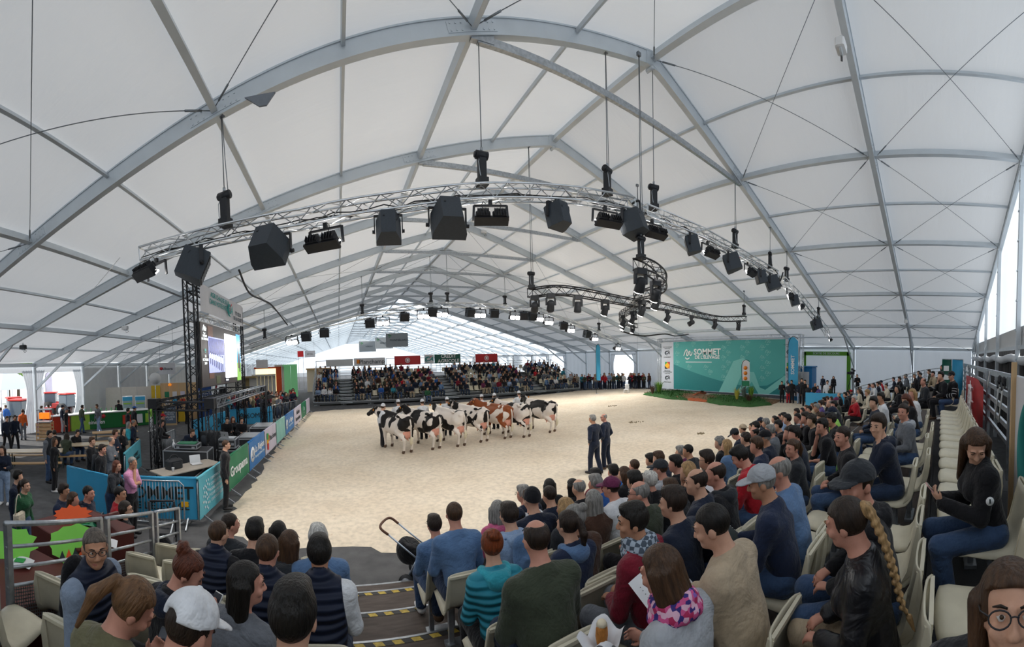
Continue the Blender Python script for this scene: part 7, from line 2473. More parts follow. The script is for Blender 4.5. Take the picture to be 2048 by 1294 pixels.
# heated display on crates
t = thing('pallet_stand', 'stacked slatted wooden crates holding the heated display', 'crate', (-15.1, 15.6, 0), R_(30))
crate_m = mat('crate_wood', lin('caa57c'), .7, 0, .15, 6)
for k in range(5):
 for sy in (-.35, .35):
  m = MB(); m.box((0, sy, .08 + k * .2), (.9, .02, .09)); m.build('slat', crate_m, t)
for sx in (-.42, .42):
 for sy in (-.33, .33): MB().box((sx, sy, .5), (.05, .05, 1.0)).build('post', crate_m, t)
t = thing('heated_display', 'small heated glass display glowing orange on wooden crates', 'display case', (-15.1, 15.6, 1.0), R_(30))
MB().box((0, 0, .03), (.8, .6, .06)).build('base', steel, t); MB().box((0, 0, .72), (.8, .6, .05)).build('roof', steel, t)
MB().box((0, .1, .36), (.6, .3, .34)).build('hot_plate', mat('heater_glow', lin('e0761f'), .5, emit=1.3, var=.5, scale=5), t)
for sx in (-.38, .38):
 for sy in (-.28, .28): MB().box((sx, sy, .38), (.03, .03, .66)).build('corner_post', steel, t)
def fridge(p, rz, label):
 t = thing('drinks_fridge', label, 'fridge', p, rz)
 MB().cbox((0, 0, .95), (.75, .7, 1.9), .03).build('cabinet', white_paint, t)
 d = MB(); d.box((0, -.36, .85), (.66, .04, 1.4)); q = d.build('door', mat('fridge_glass', (.35, .45, .5), .1), t)
 for k in range(4): MB().box((0, -.385, .3 + k * .36), (.58, .02, .10)).build('bottle_row', (V_bred, V_sky, V_wht, V_lime)[k], q)
 MB().box((.3, -.39, .9), (.03, .03, .5)).build('handle', steel, q)
 MB().cbox((0, -.36, 1.72), (.7, .04, .28), .01).build('header', V_sky, t)
fridge((-14.7, 23.9, 0), R_(30), 'glass door drinks fridge behind the bar, left of two')
fridge((-13.8, 24.2, 0), R_(28), 'glass door drinks fridge behind the bar, right of two with cloth on top')
t = thing('partition_wall', 'white panel partition behind the bar and fridges', 'partition', (-14.6, 25.6, 0), R_(20))
for k in range(4): MB().box((-2.1 + k * 1.25, 0, 1.25), (1.22, .06, 2.5)).build('panel', mat('stall_panel', lin('d5cfc6'), .6, 0, .03), t)
t = thing('notice_stall', 'pine notice stall with posters and yellow edge beside the white partition', 'stall', (-11.3, 26.2, 0), R_(12))
pine = mat('pine_board', lin('c9a97f'), .6, 0, .12, 2, .1, 20, stretch=(1, 1, .2))
for k in range(4): MB().box((-1.35 + k * .7, 0, 1.35), (.68, .06, 2.7)).build('board', pine, t)
MB().box((-2.05, -.05, 1.3), (.7, .05, 2.5)).build('yellow_board', mat('stall_yellow', lin('d8b12a'), .6), t)
for k in range(7):
 MB().box((-1.2 + (k % 4) * .6, -.05, 1.3 + .55 * (k // 4)), (.34, .02, .42)).build('poster', (V_wht, V_sky, V_bred, V_wht, V_green, V_wht, V_white)[k], t)
m = MB(); m.lathe([(.02, .2), (.13, .12), (.13, .02), (.03, -.02)], (0, 0, 0), 12); m.build('lantern', mat('lantern_orange', lin('e8892a'), .6, emit=.6, var=0), t, (-.9, -.25, 2.5))
t = thing('stall_table', 'table with yellow cloth and plant in front of the notice stall', 'table', (-11.6, 25.0, 0), R_(12)); MB().cbox((0, 0, .4), (1.8, .7, .8), .03).build('cloth', mat('stall_yellow', lin('d8b12a'), .6), t); MB().cbox((0, 0, .81), (1.85, .75, .04), .01).build('table_top', pine, t)
t = thing('chalkboard', 'dark menu chalkboard with white writing standing on the floor', 'sign', (-10.6, 22.4, 0), R_(20)); MB().box((0, 0, .75), (.85, .05, 1.3)).build('frame', pine, t); b_ = MB(); b_.box((0, -.03, .78), (.75, .02, 1.1)); q = b_.build('board', mat('slate', (.12, .15, .2), .8), t)
text('lettering', 'MENU\nBURGERS\nFRITES\nSALADES\nCAFÉ', .16, white_ink, q, (0, -.045, .8), TX)
def hang_sign(px, py, r, w_, h_, m_, label, txt=None, size=.3, ink=dark_ink, emb=None, cat='sign', posts=False, rz=None, name='hanging_sign'):
 p = at_r(px, py, r)
 rz = -math.atan2(p.x, p.y) if rz is None else rz
 t = thing(name, label, cat, p, rz)
 MB().cbox((0, 0, 0), (w_, .05, h_), .01).build('board', m_, t)
 if txt: text('lettering', txt, size, ink, t, (.0 if not emb else w_ * .1, -.04, -.02), TX)
 if emb: mark('emblem', emb[0], emb[1], t, (-w_ * .33, -.04, h_ * (emb[2] if len(emb) > 2 else 0)), TX)
 if posts:
  m = MB()
  for s in (-1, 1): m.bar((s * w_ * .4, 0, -h_ / 2), (s * w_ * .4, 0, -p.z), .05, .05)
  m.build('post', steel, t)
 else:
  m = MB()
  for s in (-1, 1): m.tube([(s * w_ * .4, 0, h_ / 2), (s * w_ * .4, 0, rafter_z(p.x) - p.z)], .01, 4)
  m.build('wire', wire_steel, t)
 return t
t = hang_sign(334, 737, 24, 1.05, .72, V_wht, 'white hanging sign with small emblem left of the screen tower', 'Albora', .26)
m = MB(); m.lathe([(.1, 0), (.1, .01)], (0, 0, 0), 14); q = m.build('emblem', red_ink, t, (-.36, -.035, 0)); q.rotation_euler = TX
t = thing('round_sign', 'round white disc sign on a pole beside the notice stall', 'sign', at_r(310, 757, 23.5)); m = MB(); m.lathe([(.36, -.02), (.36, .02)], (0, 0, 0), 28); q = m.build('disc', white_paint, t); q.rotation_euler = (R_(90), 0, R_(25)); m = MB(); m.bar((0, 0, -.36), (0, 0, -t.location.z), .04, .04); m.build('post', steel, t)
t = thing('rollup_banner', 'dark blue roll-up banner with pale lettering behind the technicians', 'banner', gnd(333, 845) * .0 + Vector((-9.2, 25.2, 0)), R_(15)); MB().box((0, 0, 1.35), (.95, .02, 2.5)).build('sheet', vinyl('rollup', '1d3f7a'), t); MB().cbox((0, 0, .05), (1.0, .25, .1), .02).build('base', steel, t); text('lettering', 'BIENVENUE\nÀ L’ESPACE\nÉLEVAGE', .17, white_ink, t, (0, -.02, 1.9), TX)
t = thing('shelf_rack', 'dark steel shelf rack beside the roll-up banner', 'shelf', (-8.0, 25.6, 0), R_(10))
for k in range(4): MB().box((0, 0, .3 + k * .55), (1.2, .45, .03)).build('shelf', black_metal, t)
for sx in (-.58, .58):
 for sy in (-.2, .2): MB().box((sx, sy, 1.05), (.04, .04, 2.1)).build('post', black_metal, t)
t = thing('kiosk', 'grey kiosk counter with black display at the left edge of the picture', 'kiosk', (-13.9, 10.6, 0), R_(45)); MB().cbox((0, 0, .55), (.9, .8, 1.1), .02).build('body', mat('kiosk_grey', lin('a8a49c'), .5), t); MB().cbox((0, 0, 1.12), (1.0, .9, .05), .01).build('top', white_paint, t); MB().box((.1, -.41, .75), (.4, .02, .3)).build('display', black_plastic, t)
# people standing on the left, in the yard and round the arena
def stand_from_head(px, py, h=1.63, z=0.0):
 d = ray(px, py)
 t = (h + z - HC) / d.z
 return Vector((d.x * t, d.y * t, z))
ST = dict(
 n=dict(kind='stand', lean=2, arms='down'), p=dict(kind='stand', lean=2, arms='pocket'), c=dict(kind='stand', lean=2, arms='cross'), w=dict(kind='stand', lean=5, arms='down', step=.24),
 r=dict(kind='stand', lean=14, arms='rail'), h=dict(kind='stand', lean=3, arms=('cross', 'chin')), f=dict(kind='stand', lean=4, arms='phone', nod=20), o=dict(kind='stand', lean=3, arms='hold'))
LEFT = [
 # px, py of the head, pose, facing (degrees, 0 = along the hall, -90 = to the right), yaw, sex, top, bottom, hair, colour, shoes, extra, label
 (96,870,'n',-80,0,'m','grey','denim','short','black','d',dict(vest='charcoal',lod=1),'man in dark grey vest, grey sweater and jeans standing by the pale beer tables'),
 (106,884,'n',-60,-10,'f','black','black','long','brown','w',{},'woman in black standing close behind the man in grey vest'),
 (28,836,'w',-110,0,'m','navy','black','short','black','b',dict(shorts=1),'man in navy polo and black shorts walking past the kiosk'),
 (12,838,'w',-100,0,'m','navy','black','short','brown','b',dict(shorts=1),'man in dark sweater walking at the left edge beside the kiosk'),
 (196,813,'w',170,0,'m','grey','paleblue','short','brown','w',dict(shorts=1),'man in grey hooded sweater and pale shorts walking by the bar'),
 (162,815,'w',-20,0,'m','olive','denim','short','darkbrown','d',{},'man in dark green jacket and jeans walking towards the bar'),
 (237,805,'n',30,20,'m','black','khaki','short','black','w',dict(shorts=1,fat=1.2),'bearded man in black t shirt and khaki shorts by the bar end'),
 (123,815,'n',-40,0,'m','navy','lightgrey','crop','brown','d',dict(cap='cap',cc='navy'),'man in navy cap and jacket in front of the red counter'),
 (131,821,'n',-60,-20,'m','black','black','crop','grey','d',dict(cap='cap',cc='grey'),'man in black vest and grey cap by the red counter'),
 (183,800,'n',-60,0,'m','charcoal','black','short','grey','d',{},'grey haired man in charcoal jacket behind the bar'),
 (254,822,'n',-50,0,'m','black','black','short','black','d',{},'man in black coat near the yellow cloth table'),
 (267,818,'n',-30,0,'m','black','black','crop','brown','d',dict(cap='cap',cc='blue'),'man in black coat and blue cap near the notice stall'),
 (302,812,'w',150,20,'f','lime','white','bob','blond','w',{},'woman in pale green jacket and white trousers by the chalkboard'),
 (318,812,'n',-80,0,'m','black','black','short','black','d',{},'man in black beside the woman in pale green'),
 (323,834,'n',-95,0,'m','black','black','crop','black','d',dict(cap='cap',cc='red'),'man in black with dark red cap at the yard barrier'),
 (314,846,'r',-80,0,'m','black','black','short','black','d',{},'man in dark jacket leaning over the yard barrier'),
 (6,900,'o',-150,0,'f','navy','paledenim','long','darkbrown','w',dict(lod=2),'woman in navy padded jacket and pale jeans at the left edge'),
 (30,955,'n',-60,0,'m','navy','denim','short','black','d',{},'man in navy half hidden behind the woman in green sweater'),
 (45,972,'n',-75,-10,'f','green','denim','ponytail','darkbrown','d',dict(lod=1,bag=1),'woman in dark green sweater with a cream shoulder bag'),
 (180,884,'c',-70,-20,'m','black','black','short','brown','d',dict(lod=1),'young man in black track jacket standing among the beer tables'),
 (200,900,'n',-75,-10,'m','black','black','short','darkbrown','d',dict(lod=1,pack='charcoal'),'bearded man in black hooded top carrying a dark backpack'),
 (219,930,'r',-80,-10,'f','charcoal','darkdenim','long','redbrown','d',dict(lod=1,hood='charcoal'),'woman with long reddish hair and white print on dark hooded coat'),
 (259,926,'h',-85,-5,'m','pink','black','crop','grey','d',dict(lod=1,sl=0,fat=1.1),'man in pink polo shirt holding his chin'),
 (219,882,'c',-75,0,'m','grey','grey','balding','grey','d',dict(lod=2),'bald man in grey sweater with crossed arms'),
 (227,868,'c',-80,0,'m','navy','black','short','brown','d',dict(glasses=1),'man with glasses in navy jacket beside the bald man in grey'),
 (243,862,'h',-80,-20,'f','black','black','long','black','d',{},'woman with long black hair and patterned white sleeve'),
 (255,850,'c',-75,0,'f','turquoise','beige','bob','grey','w',{},'grey haired woman in turquoise cardigan'),
 (265,846,'p',-60,0,'m','navy','navy','balding','grey','w',dict(shorts=1),'bald man in navy jacket, navy shorts and white shoes'),
 (121,984,'n',-70,-15,'m','darkblue','greyblue','short','darkbrown','d',dict(lod=1,fat=1.1),'man in dark blue sweatshirt with white stripe behind the orange card'),
 (140,1000,'c',-70,-10,'f','white','black','bob','brown','d',{},'woman in black and white striped sleeves behind the orange card'),
 (170,988,'n',-75,-10,'m','navy','black','crop','black','d',dict(lod=1,hood='navy'),'bearded man in navy hooded top behind the brown box'),
 (232,990,'n',-60,-20,'m','red','black','crop','black','d',dict(lod=1,sl=0),'young man in red t shirt between the brown box and the pink shirt'),
 (243,1020,'n',-60,-15,'f','black','black','bob','darkbrown','d',dict(lod=1,glasses=1),'person with dark hair and glasses behind the brown slab'),
 (352,800,'r',-90,0,'m','navy','black','short','black','d',{},'man leaning over the turquoise banner behind the sound desk, nearer one'),
 (372,800,'r',-90,10,'m','navy','black','short','black','d',{},'man leaning over the turquoise banner behind the sound desk, second one'),
 (398,790,'r',-90,10,'m','black','black','short','brown','d',{},'man leaning over the turquoise banner behind the sound desk, third one'),
 (415,770,'n',-90,10,'f','black','black','long','black','d',{},'woman with long black hair standing below the screen, nearer one'),
 (432,768,'n',-90,10,'f','wine','black','long','black','d',{},'woman in wine coat standing below the screen'),
 (452,764,'n',-90,0,'f','black','black','long','darkbrown','d',{},'woman with long dark hair standing below the screen, farther one'),
 (468,762,'n',-90,0,'m','navy','black','short','black','d',{},'man in navy standing below the far end of the screen'),
 (506,795,'n',-70,0,'f','khaki','black','bob','blond','d',{},'woman in khaki standing behind the black lettered turquoise banner'),
]
for (px, py, p, fc, yaw, sex, top, bot, hs, hc, sh, ex, lab) in LEFT:
 loc = stand_from_head(px, py, 1.60 if sex == 'm' else 1.54)
 r = math.hypot(loc.x, loc.y)
 lod = ex.get('lod', 2 if r < 17 else 3)
 q = dict(ST[p]); q['yaw'] = yaw; q['sex'] = sex
 if ex.get('fat'): q['fat'] = ex['fat']
 if ex.get('sl') == 0: q['sleeve'] = .45
 if ex.get('shorts'): q['legs'] = .05
 if lod == 3: q.pop('legs', None)
 pose = PO(**q)
 o = make_person(lab, loc, R_(fc), pose, lod, top, bot, hs, hc, ['fair', 'mid', 'pink'][px % 3], sh, 1.0 if sex == 'm' else .96, cap=ex.get('cap'), capcol=ex.get('cc', 'black'), glasses=bool(ex.get('glasses')), group='people on the left')
 if lod < 3:
  if ex.get('hood'): garment(o, pose, lod, 'hood', CL[ex['hood']])
  if ex.get('pack'): garment(o, pose, lod, 'pack', CL[ex['pack']])
  if ex.get('vest'): garment(o, pose, lod, 'vest', CL[ex['vest']])
 if ex.get('bag'):
  t = thing('shoulder_bag', 'cream quilted shoulder bag hanging at the side of the woman in green', 'bag', loc + Vector((.12, -.22, .92)), R_(fc))
  MB().cbox((0, 0, .12), (.30, .12, .22), .04).build('bag_body', CL['cream'], t)
  m = MB(); m.tube(smooth([(-.13, 0, .2), (-.05, 0, .5), (.05, 0, .5), (.13, 0, .2)], 4), .01, 5); m.build('strap', CL['cream'], t)
# three people at the beer table, seen from behind
for px, py, fc, top, hs, hc, sex, lab in ((113, 866, 60, 'black', 'short', 'darkbrown', 'm', 'man in black vest sitting at the wooden beer table'), (128, 872, 20, 'olive', 'long', 'darkbrown', 'f', 'woman in olive coat sitting at the wooden beer table'), (146, 862, -100, 'black', 'short', 'black', 'm', 'man in black leaning over the wooden beer table')):
 loc = stand_from_head(px, py, 1.22)
 make_person(lab, loc, R_(fc), PO(kind='sit', lean=24, arms='clasp', sex=sex), 2, top, 'denim', hs, hc, group='people at the beer table')
# technicians
loc = gnd(375, 930)
make_person('technician in navy jacket bending over the laptop table', loc, R_(-125), PO(kind='bend', lean=62, arms='type', nod=-10), 1, 'navy', 'darkdenim', 'short', 'brown', group='technicians')
for px, py, top, hs, hc, sex, lab in ((452, 838, 'black', 'short', 'darkbrown', 'm', 'technician with headset and black vest sitting at the mixer case'), (464, 836, 'charcoal', 'long', 'redbrown', 'f', 'technician with long reddish hair and white striped sleeves'), (481, 838, 'black', 'curly', 'black', 'm', 'technician in black with dark curls beside the equipment case')):
 loc = stand_from_head(px, py, 1.24)
 make_person(lab, loc, R_(-150), PO(kind='sit', lean=14, arms='read', sex=sex), 2, top, 'black', hs, hc, group='technicians')
 t = thing('stool', 'dark stool under the %s' % ' '.join(lab.split()[:6]), 'stool', loc, 0, 'stools of the technicians'); m = MB(); m.cyl((0, 0, .38), .18, .05, 14); m.build('seat', black_plastic, t)
 for k in range(4):
  a = PI / 4 + k * PI / 2
  m = MB(); m.bar((.12 * math.cos(a), .12 * math.sin(a), .4), (.18 * math.cos(a), .18 * math.sin(a), 0), .025, .025); m.build('leg', black_metal, t)
make_person('camera operator in black on the platform behind the television camera', Vector((-4.25, 21.2, .34)), R_(-60), PO(kind='stand', lean=8, arms='fwd'), 3, 'black', 'black', 'short', 'black', group='technicians')
# the people pressed against the fence at the far left
q = random.Random(21)
tops2 = ['black', 'navy', 'black', 'charcoal', 'grey', 'red', 'navy', 'brown', 'olive', 'black', 'white', 'darkblue', 'beige', 'wine', 'teal', 'black', 'paleblue']
SPF = [PO(kind='stand', lean=3, arms=a, yaw=b, sex=s) for a, b, s in (('cross', 0, 'm'), ('rail', 15, 'm'), ('down', -15, 'f'), ('pocket', 20, 'm'), ('hold', 0, 'f'))]
def nice(c): return {'darkblue': 'dark blue', 'paleblue': 'pale blue', 'darkbrown': 'dark', 'greyblue': 'grey blue', 'redbrown': 'reddish', 'lightbrown': 'fair'}.get(c, c)
def crowd(n, place, where, face, group):
 pts = []
 tries = 0
 while len(pts) < n and tries < 4000:
  tries += 1
  p = where(q)
  if all((p - o_).length > .5 for o_ in pts): pts.append(p)
 pts.sort(key=lambda p: math.atan2(p.x, p.y))
 for i, p in enumerate(pts):
  po = SPF[q.randrange(5)]; f = dict(po)['sex'] == 'f'
  top = q.choice(tops2); hc = q.choice(HAIRC); bot = q.choice(['black', 'denim', 'darkdenim', 'navy'])
  hs = q.choice(['long', 'bob', 'ponytail']) if f else q.choice(['short', 'crop', 'curly', 'balding'])
  d = Vector(face) - p
  lab = '%s in %s with %s hair, %s from left %s' % ('woman' if f else 'man', nice(top), nice(hc), ORD[i], place)
  make_person(lab, p, math.atan2(-d.x, d.y) + R_(q.uniform(-25, 25)), po, 3, top, bot, hs, hc, q.choice(['fair', 'mid', 'pink']), q.choice('dwb'), q.uniform(.94, 1.05), group=group)
crowd(34, 'at the far fence end', lambda q: Vector((q.uniform(-7.6, -3.6), q.uniform(24.4, 31.5), 0)), (3, 18, 0), 'people behind the far left fence')
crowd(34, 'by the right tent doors', lambda q: (lambda s, t_: Vector((24.6 + 6.6 * s, 35.6 - 5.2 * s + t_, 0)))(q.random(), q.uniform(-.9, 1.3)), (12, 20, 0), 'people by the tent doors on the right')
# the group between the backdrop and the near stand
GRP = [(1564, 766, 'black', 'black', 'short', 'black', 'm', 'o', 'man in black suit holding something before the backdrop edge'), (1577, 769, 'charcoal', 'red', 'short', 'brown', 'm', 'p', 'man in green vest and brick red trousers at the backdrop edge'),
  (1599, 766, 'navy', 'paledenim', 'crop', 'grey', 'm', 'p', 'man in navy vest, pink sleeves and pale jeans by the backdrop'), (1584, 764, 'black', 'black', 'short', 'black', 'm', 'n', 'man with lanyard behind the brick red trousers'),
  (1610, 764, 'black', 'black', 'short', 'black', 'm', 'n', 'man in black right of the navy vest'), (1616, 772, 'charcoal', 'black', 'short', 'grey', 'm', 'p', 'man in dark waterproof jacket in the waiting group'),
  (1624, 790, 'brightblue', 'denim', 'short', 'brown', 'm', 'n', 'child in bright blue top in the waiting group'), (1636, 775, 'purple', 'black', 'short', 'black', 'm', 'c', 'man in purple grey shirt with crossed arms in the waiting group'),
  (1631, 770, 'black', 'black', 'balding', 'grey', 'm', 'n', 'bald man in dark jacket in the waiting group'), (1646, 756, 'navy', 'black', 'crop', 'brown', 'm', 'n', 'man with blue lanyard standing on the camera platform'),
  (1655, 765, 'white', 'black', 'short', 'black', 'm', 'n', 'man in black and white jacket in front of the camera platform'), (1667, 760, 'black', 'black', 'shoulder', 'black', 'f', 'n', 'woman in black with badge standing on the camera platform'),
  (1660, 775, 'olive', 'black', 'shoulder', 'brown', 'f', 'n', 'woman in dark green beside the blue platform banner'), (1604, 760, 'charcoal', 'black', 'short', 'black', 'm', 'n', 'man partly hidden behind the navy vest'),
  (1715, 752, 'black', 'black', 'short', 'grey', 'm', 'o', 'camera operator in black behind the large camera at the right')]
for px, py, top, bot, hs, hc, sex, p, lab in GRP:
 up = 1.0 if 'platform' in lab and ('standing' in lab) or 'operator' in lab else 0.0
 r0 = {1624: 24}.get(px)
 d = ray(px, py)
 X_ = 26.8 if px < 1605 else (25.6 if px < 1640 else 25.4)
 loc = at_x(px, py, X_)
 hd = loc.z - (1.62 * (.75 if px == 1624 else 1))
 base = up if up else .0
 sc = (loc.z - base) / 1.60
 sc = max(.72, min(1.12, sc))
 q_ = dict(ST[p]); q_['sex'] = sex
 make_person(lab, (loc.x, loc.y, base), R_(75 + (px * 7) % 40), PO(**q_), 3, top, bot, hs, hc, 'fair', 'd', sc, group='people between backdrop and near stand')
# wheelchair user in front of the far stand
wc = Vector((7.6, 32.4, 0))
t = thing('wheelchair', 'wheelchair with large spoked wheels in front of the far stand', 'wheelchair', wc, PI)
for s in (-1, 1):
 m = MB(); m.tube([(s * .3, .30 * math.cos(a), .32 + .30 * math.sin(a)) for a in [2 * PI * k / 20 for k in range(20)]], .02, 6, True)
 for k in range(6):
  a = PI * k / 6; m.tube([(s * .3, .3 * math.cos(a), .32 + .3 * math.sin(a)), (s * .3, -.3 * math.cos(a), .32 - .3 * math.sin(a))], .005, 4)
 m.build('wheel', white_paint, t); m = MB(); m.tube([(s * .22, .42, .09), (s * .26, .42, .09)], .08, 12); m.build('caster', black_plastic, t)
MB().box((0, .03, .46), (.44, .44, .05)).build('seat', black_plastic, t); MB().box((0, -.21, .72), (.44, .04, .5)).build('backrest', black_plastic, t)
m = MB()
for s in (-.24, .24): m.tube([(s, -.3, .95), (s, -.22, .92), (s, -.22, .4), (s, .2, .4), (s, .42, .12), (s, .55, .1)], .014, 5)
m.build('tube_frame', black_metal, t)
make_person('person in green jacket sitting in the wheelchair', wc + Vector((0, 0, .03)), PI, FP[0], 3, 'green', 'denim', 'short', 'darkbrown')
# printed backdrop, planted bed, flags and signs on the right
BX = 28.0
RXW = (R_(90), 0, R_(-90))        # text on a face looking towards -x
def yb_(px, x=BX): d = ray(px, 700); return x / d.x * d.y
Yl, Yr = yb_(1323), yb_(1591)
bd = thing('backdrop', 'wide teal printed backdrop with white side strips behind the planted bed', 'backdrop')
bt = mat('backdrop_teal', lin('4aa5a2'), .6, 0, .05, .5)
bdk = mat('backdrop_dark', lin('1f7f83'), .6, 0, .03)
bl = mat('backdrop_light', lin('79c2bd'), .6, 0, .02)
bwh = mat('backdrop_white', lin('c3cad6'), .6, 0, .02)
ymid0, ymid1 = yb_(1347), yb_(1571)
z0, z1 = .5, 4.95
MB().box((BX + .06, (Yl + Yr) / 2, (z0 + z1) / 2), (.10, Yl - Yr, z1 - z0)).build('board', black_plastic, bd)
MB().box((BX, (ymid0 + ymid1) / 2, (z0 + z1) / 2), (.02, ymid0 - ymid1, z1 - z0)).build('teal_sheet', bt, bd)
for a, b in ((Yl - .02, ymid0), (ymid1, Yr + .02)): MB().box((BX - .003, (a + b) / 2, (z0 + z1) / 2), (.02, a - b, z1 - z0)).build('white_strip', bwh, bd)
Wd = ymid0 - ymid1
def yz(u, v): return (ymid0 - u * Wd, z0 + (z1 - z0) * v)     # u from left to right as seen from the sand
def plate(poly, m_, nm, dx):
 mb = MB()
 P = [Vector((BX - dx, *yz(u, v))) for u, v in poly]
 Q = [p - Vector((.004, 0, 0)) for p in P]
 n = len(P)
 mb.add(P + Q, [tuple(range(n)), tuple(range(2 * n - 1, n - 1, -1))] + [((i + 1) % n, i, n + i, n + (i + 1) % n) for i in range(n)])
 return mb.build(nm, m_, bd)
wave = [(0, 0), (0, .40)] + [(u, .40 * (1 - u / .72) ** 1.5 + .13) for u in [k / 12 * .72 for k in range(13)]] + [(.86, .16), (1.0, .36), (1.0, 0)]
plate(wave, bdk, 'dark_wave', .012)
plate([(.45, 0), (.585, .0), (.70, .62), (.66, .66), (.58, .60)], bl, 'large_mark', .017)
plate([(.61, 0), (.72, .40), (.755, .40), (.80, .12), (.845, .08), (1.0, .36), (1.0, .22), (.87, -.0), (.79, .0), (.735, .22), (.665, 0)], bl, 'large_mark', .0174)
# the small marks repeated over the sheet
mk0 = mark('printed_mark', .50, bl, bd, (BX - .014, *yz(.04, .93)), RXW)
k = 0
for j in range(9):
 for i in range(12):
  u = .045 + i * .082 + (.04 if j % 2 else 0); v = .95 - j * .095
  if u > .98 or (.12 < u < .40 and .55 < v < .86) or v < .40 * max(0, 1 - u / .72) ** 1.5 + .20: continue
  if (j + i) % 2: continue
  c = mk0.copy(); link(c, bd); c.location = (BX - .014, *yz(u, v))
text('lettering', 'SOMMET', .74, white_ink, bd, (BX - .03, *yz(.34, .78)), RXW, bold=.02)
text('lettering', 'DE L’ÉLEVAGE', .43, white_ink, bd, (BX - .03, *yz(.34, .675)), RXW, bold=.012)
mark('emblem', 1.0, white_ink, bd, (BX - .03, *yz(.155, .735)), RXW)
plate([(.13, .57), (.385, .57), (.385, .585), (.13, .585)], white_ink, 'printed_line', .02)
for y_ in ((Yl + ymid0) / 2, (Yr + ymid1) / 2):
 for zz in (3.95, 1.55):
  e = ca_logo(bd, (BX - .03, y_, zz), RXW, .42, dark_ink, dark_ink)
  for q_, (dz, s_) in enumerate(((.55, .13), (.40, .13), (-.42, .13))):
   text('lettering', ('TOUTE UNE BANQUE', 'POUR VOUS', 'CENTRE FRANCE')[q_], .12, black_ink, bd, (BX - .03, y_, zz + dz), RXW)
 for q_, (c_, dy, dz) in enumerate(((green_ink, .14, .16), (red_ink, -.14, .16), (orange_ink, -.12, -.14), (black_ink, .16, -.18), (yellow_ink, .02, -.02))):
  m = MB(); s_ = .34 if q_ < 4 else .26
  m.box((BX - .02 - .003 * q_, y_ + dy, 2.75 + dz), (.006, s_, s_)) if q_ < 4 else m.add([(BX - .04, y_ + .34, 2.72), (BX - .04, y_ + .02, 2.45), (BX - .04, y_ - .32, 2.78), (BX - .04, y_ + .0, 3.02)], [(0, 1, 2, 3)])
  m.build('emblem_leaf', c_, bd)
 text('lettering', 'Planchamp', .17, black_ink, bd, (BX - .03, y_, 2.22), RXW)
# its truss frame
for nm, a, b, lb in (('t', (BX + .1, Yl + .35, 5.17), (BX + .1, Yr - .5, 5.17), 'silver truss along the top of the teal backdrop'), ('l', (BX + .1, Yl + .3, 0), (BX + .1, Yl + .3, 5.3), 'silver truss post at the left end of the teal backdrop'), ('r', (BX + .1, Yr - .45, 0), (BX + .1, Yr - .45, 5.3), 'silver truss post at the right end of the teal backdrop')):
 truss('backdrop_truss', lb, [a, b], .3, alu_bright, up=(0, 0, 1) if nm == 't' else (1, 0, 0), group='trusses framing the backdrop')
# planted bed
soil = mat('bark_soil', lin('7a5a42'), .9, 0, .35, 6, .6, 30)
lawn = mat('roll_turf', lin('2f5a26'), .9, 0, .3, 7, .5, 90)
rust = mat('brick_chippings', lin('a4532f'), .9, 0, .25, 14, .5, 60)
def mound(poly, h, m_, nm, label, kind=None, cat='ground', seed=1):
 q = random.Random(seed)
 c = sum((Vector((*p, 0)) for p in poly), Vector()) / len(poly)
 pr = resample(poly, .35)
 P = []; F = []
 n = len(pr)
 for k, (f, z) in enumerate(((0, h), (.4, h * .95), (.75, h * .75), (.95, h * .4), (1, .04))):
  for i, p in enumerate(pr):
   v = c.lerp(p, f); P.append((v.x + q.uniform(-.04, .04), v.y + q.uniform(-.04, .04), z + (q.uniform(-.03, .05) if k else 0)))
 for k in range(4):
  for i in range(n):
   j = (i + 1) % n; F.append((k * n + i, k * n + j, (k + 1) * n + j, (k + 1) * n + i))
 o = MB().add(P, F, True).build(nm, m_)
 tag(o, label, cat, kind=kind)
 return o
bed = [tuple(gnd(*q_, .05)[:2]) for q_ in ((1288, 786), (1330, 797), (1400, 803), (1470, 809), (1545, 809), (1562, 803))]
bed = [(min(x, 27.6), y) for x, y in bed]
bed += [(27.9, 12.2), (27.95, 18), (27.95, 25.4), (26.5, 25.8)]
mound(bed, .30, soil, 'bark_bed', 'brown bark bed rising to the foot of the teal backdrop')
la = [tuple(gnd(x, y, .22)[:2]) for x, y in ((1285, 786), (1340, 795), (1376, 797), (1402, 786), (1360, 780), (1310, 781))]
lb_ = [tuple(gnd(x, y, .22)[:2]) for x, y in ((1395, 797), (1440, 806), (1500, 810), (1545, 806), (1538, 797), (1500, 793), (1460, 793), (1413, 787))]
gr = random.Random(5)
def turf(poly, label, seed):
 o = mound(poly, .34, lawn, 'turf', label, seed=seed)
 pr = [Vector((*p, 0)) for p in poly]
 c = sum(pr, Vector()) / len(pr)
 m = MB()
 for k in range(1500):
  i = gr.randrange(len(pr)); a = c.lerp(pr[i], math.sqrt(gr.random())).lerp(c.lerp(pr[(i + 1) % len(pr)], .9 * gr.random()), gr.random())
  f = (a - c).length / max(.1, max((p - c).length for p in pr))
  z = .36 - .28 * f ** 3
  t_ = gr.uniform(0, 6.28); w_ = .02
  m.add([a + Vector((w_ * math.cos(t_), w_ * math.sin(t_), z - .05)), a - Vector((w_ * math.cos(t_), w_ * math.sin(t_), -z + .05)), a + Vector((gr.uniform(-.04, .04), gr.uniform(-.04, .04), z + gr.uniform(.05, .11)))], [(0, 1, 2)])
 tag(m.build('grass_blades', lawn, o, split=False), kind='stuff')
turf(la, 'left patch of green turf in the planted bed', 2); turf(lb_, 'right patch of green turf in the planted bed', 3)
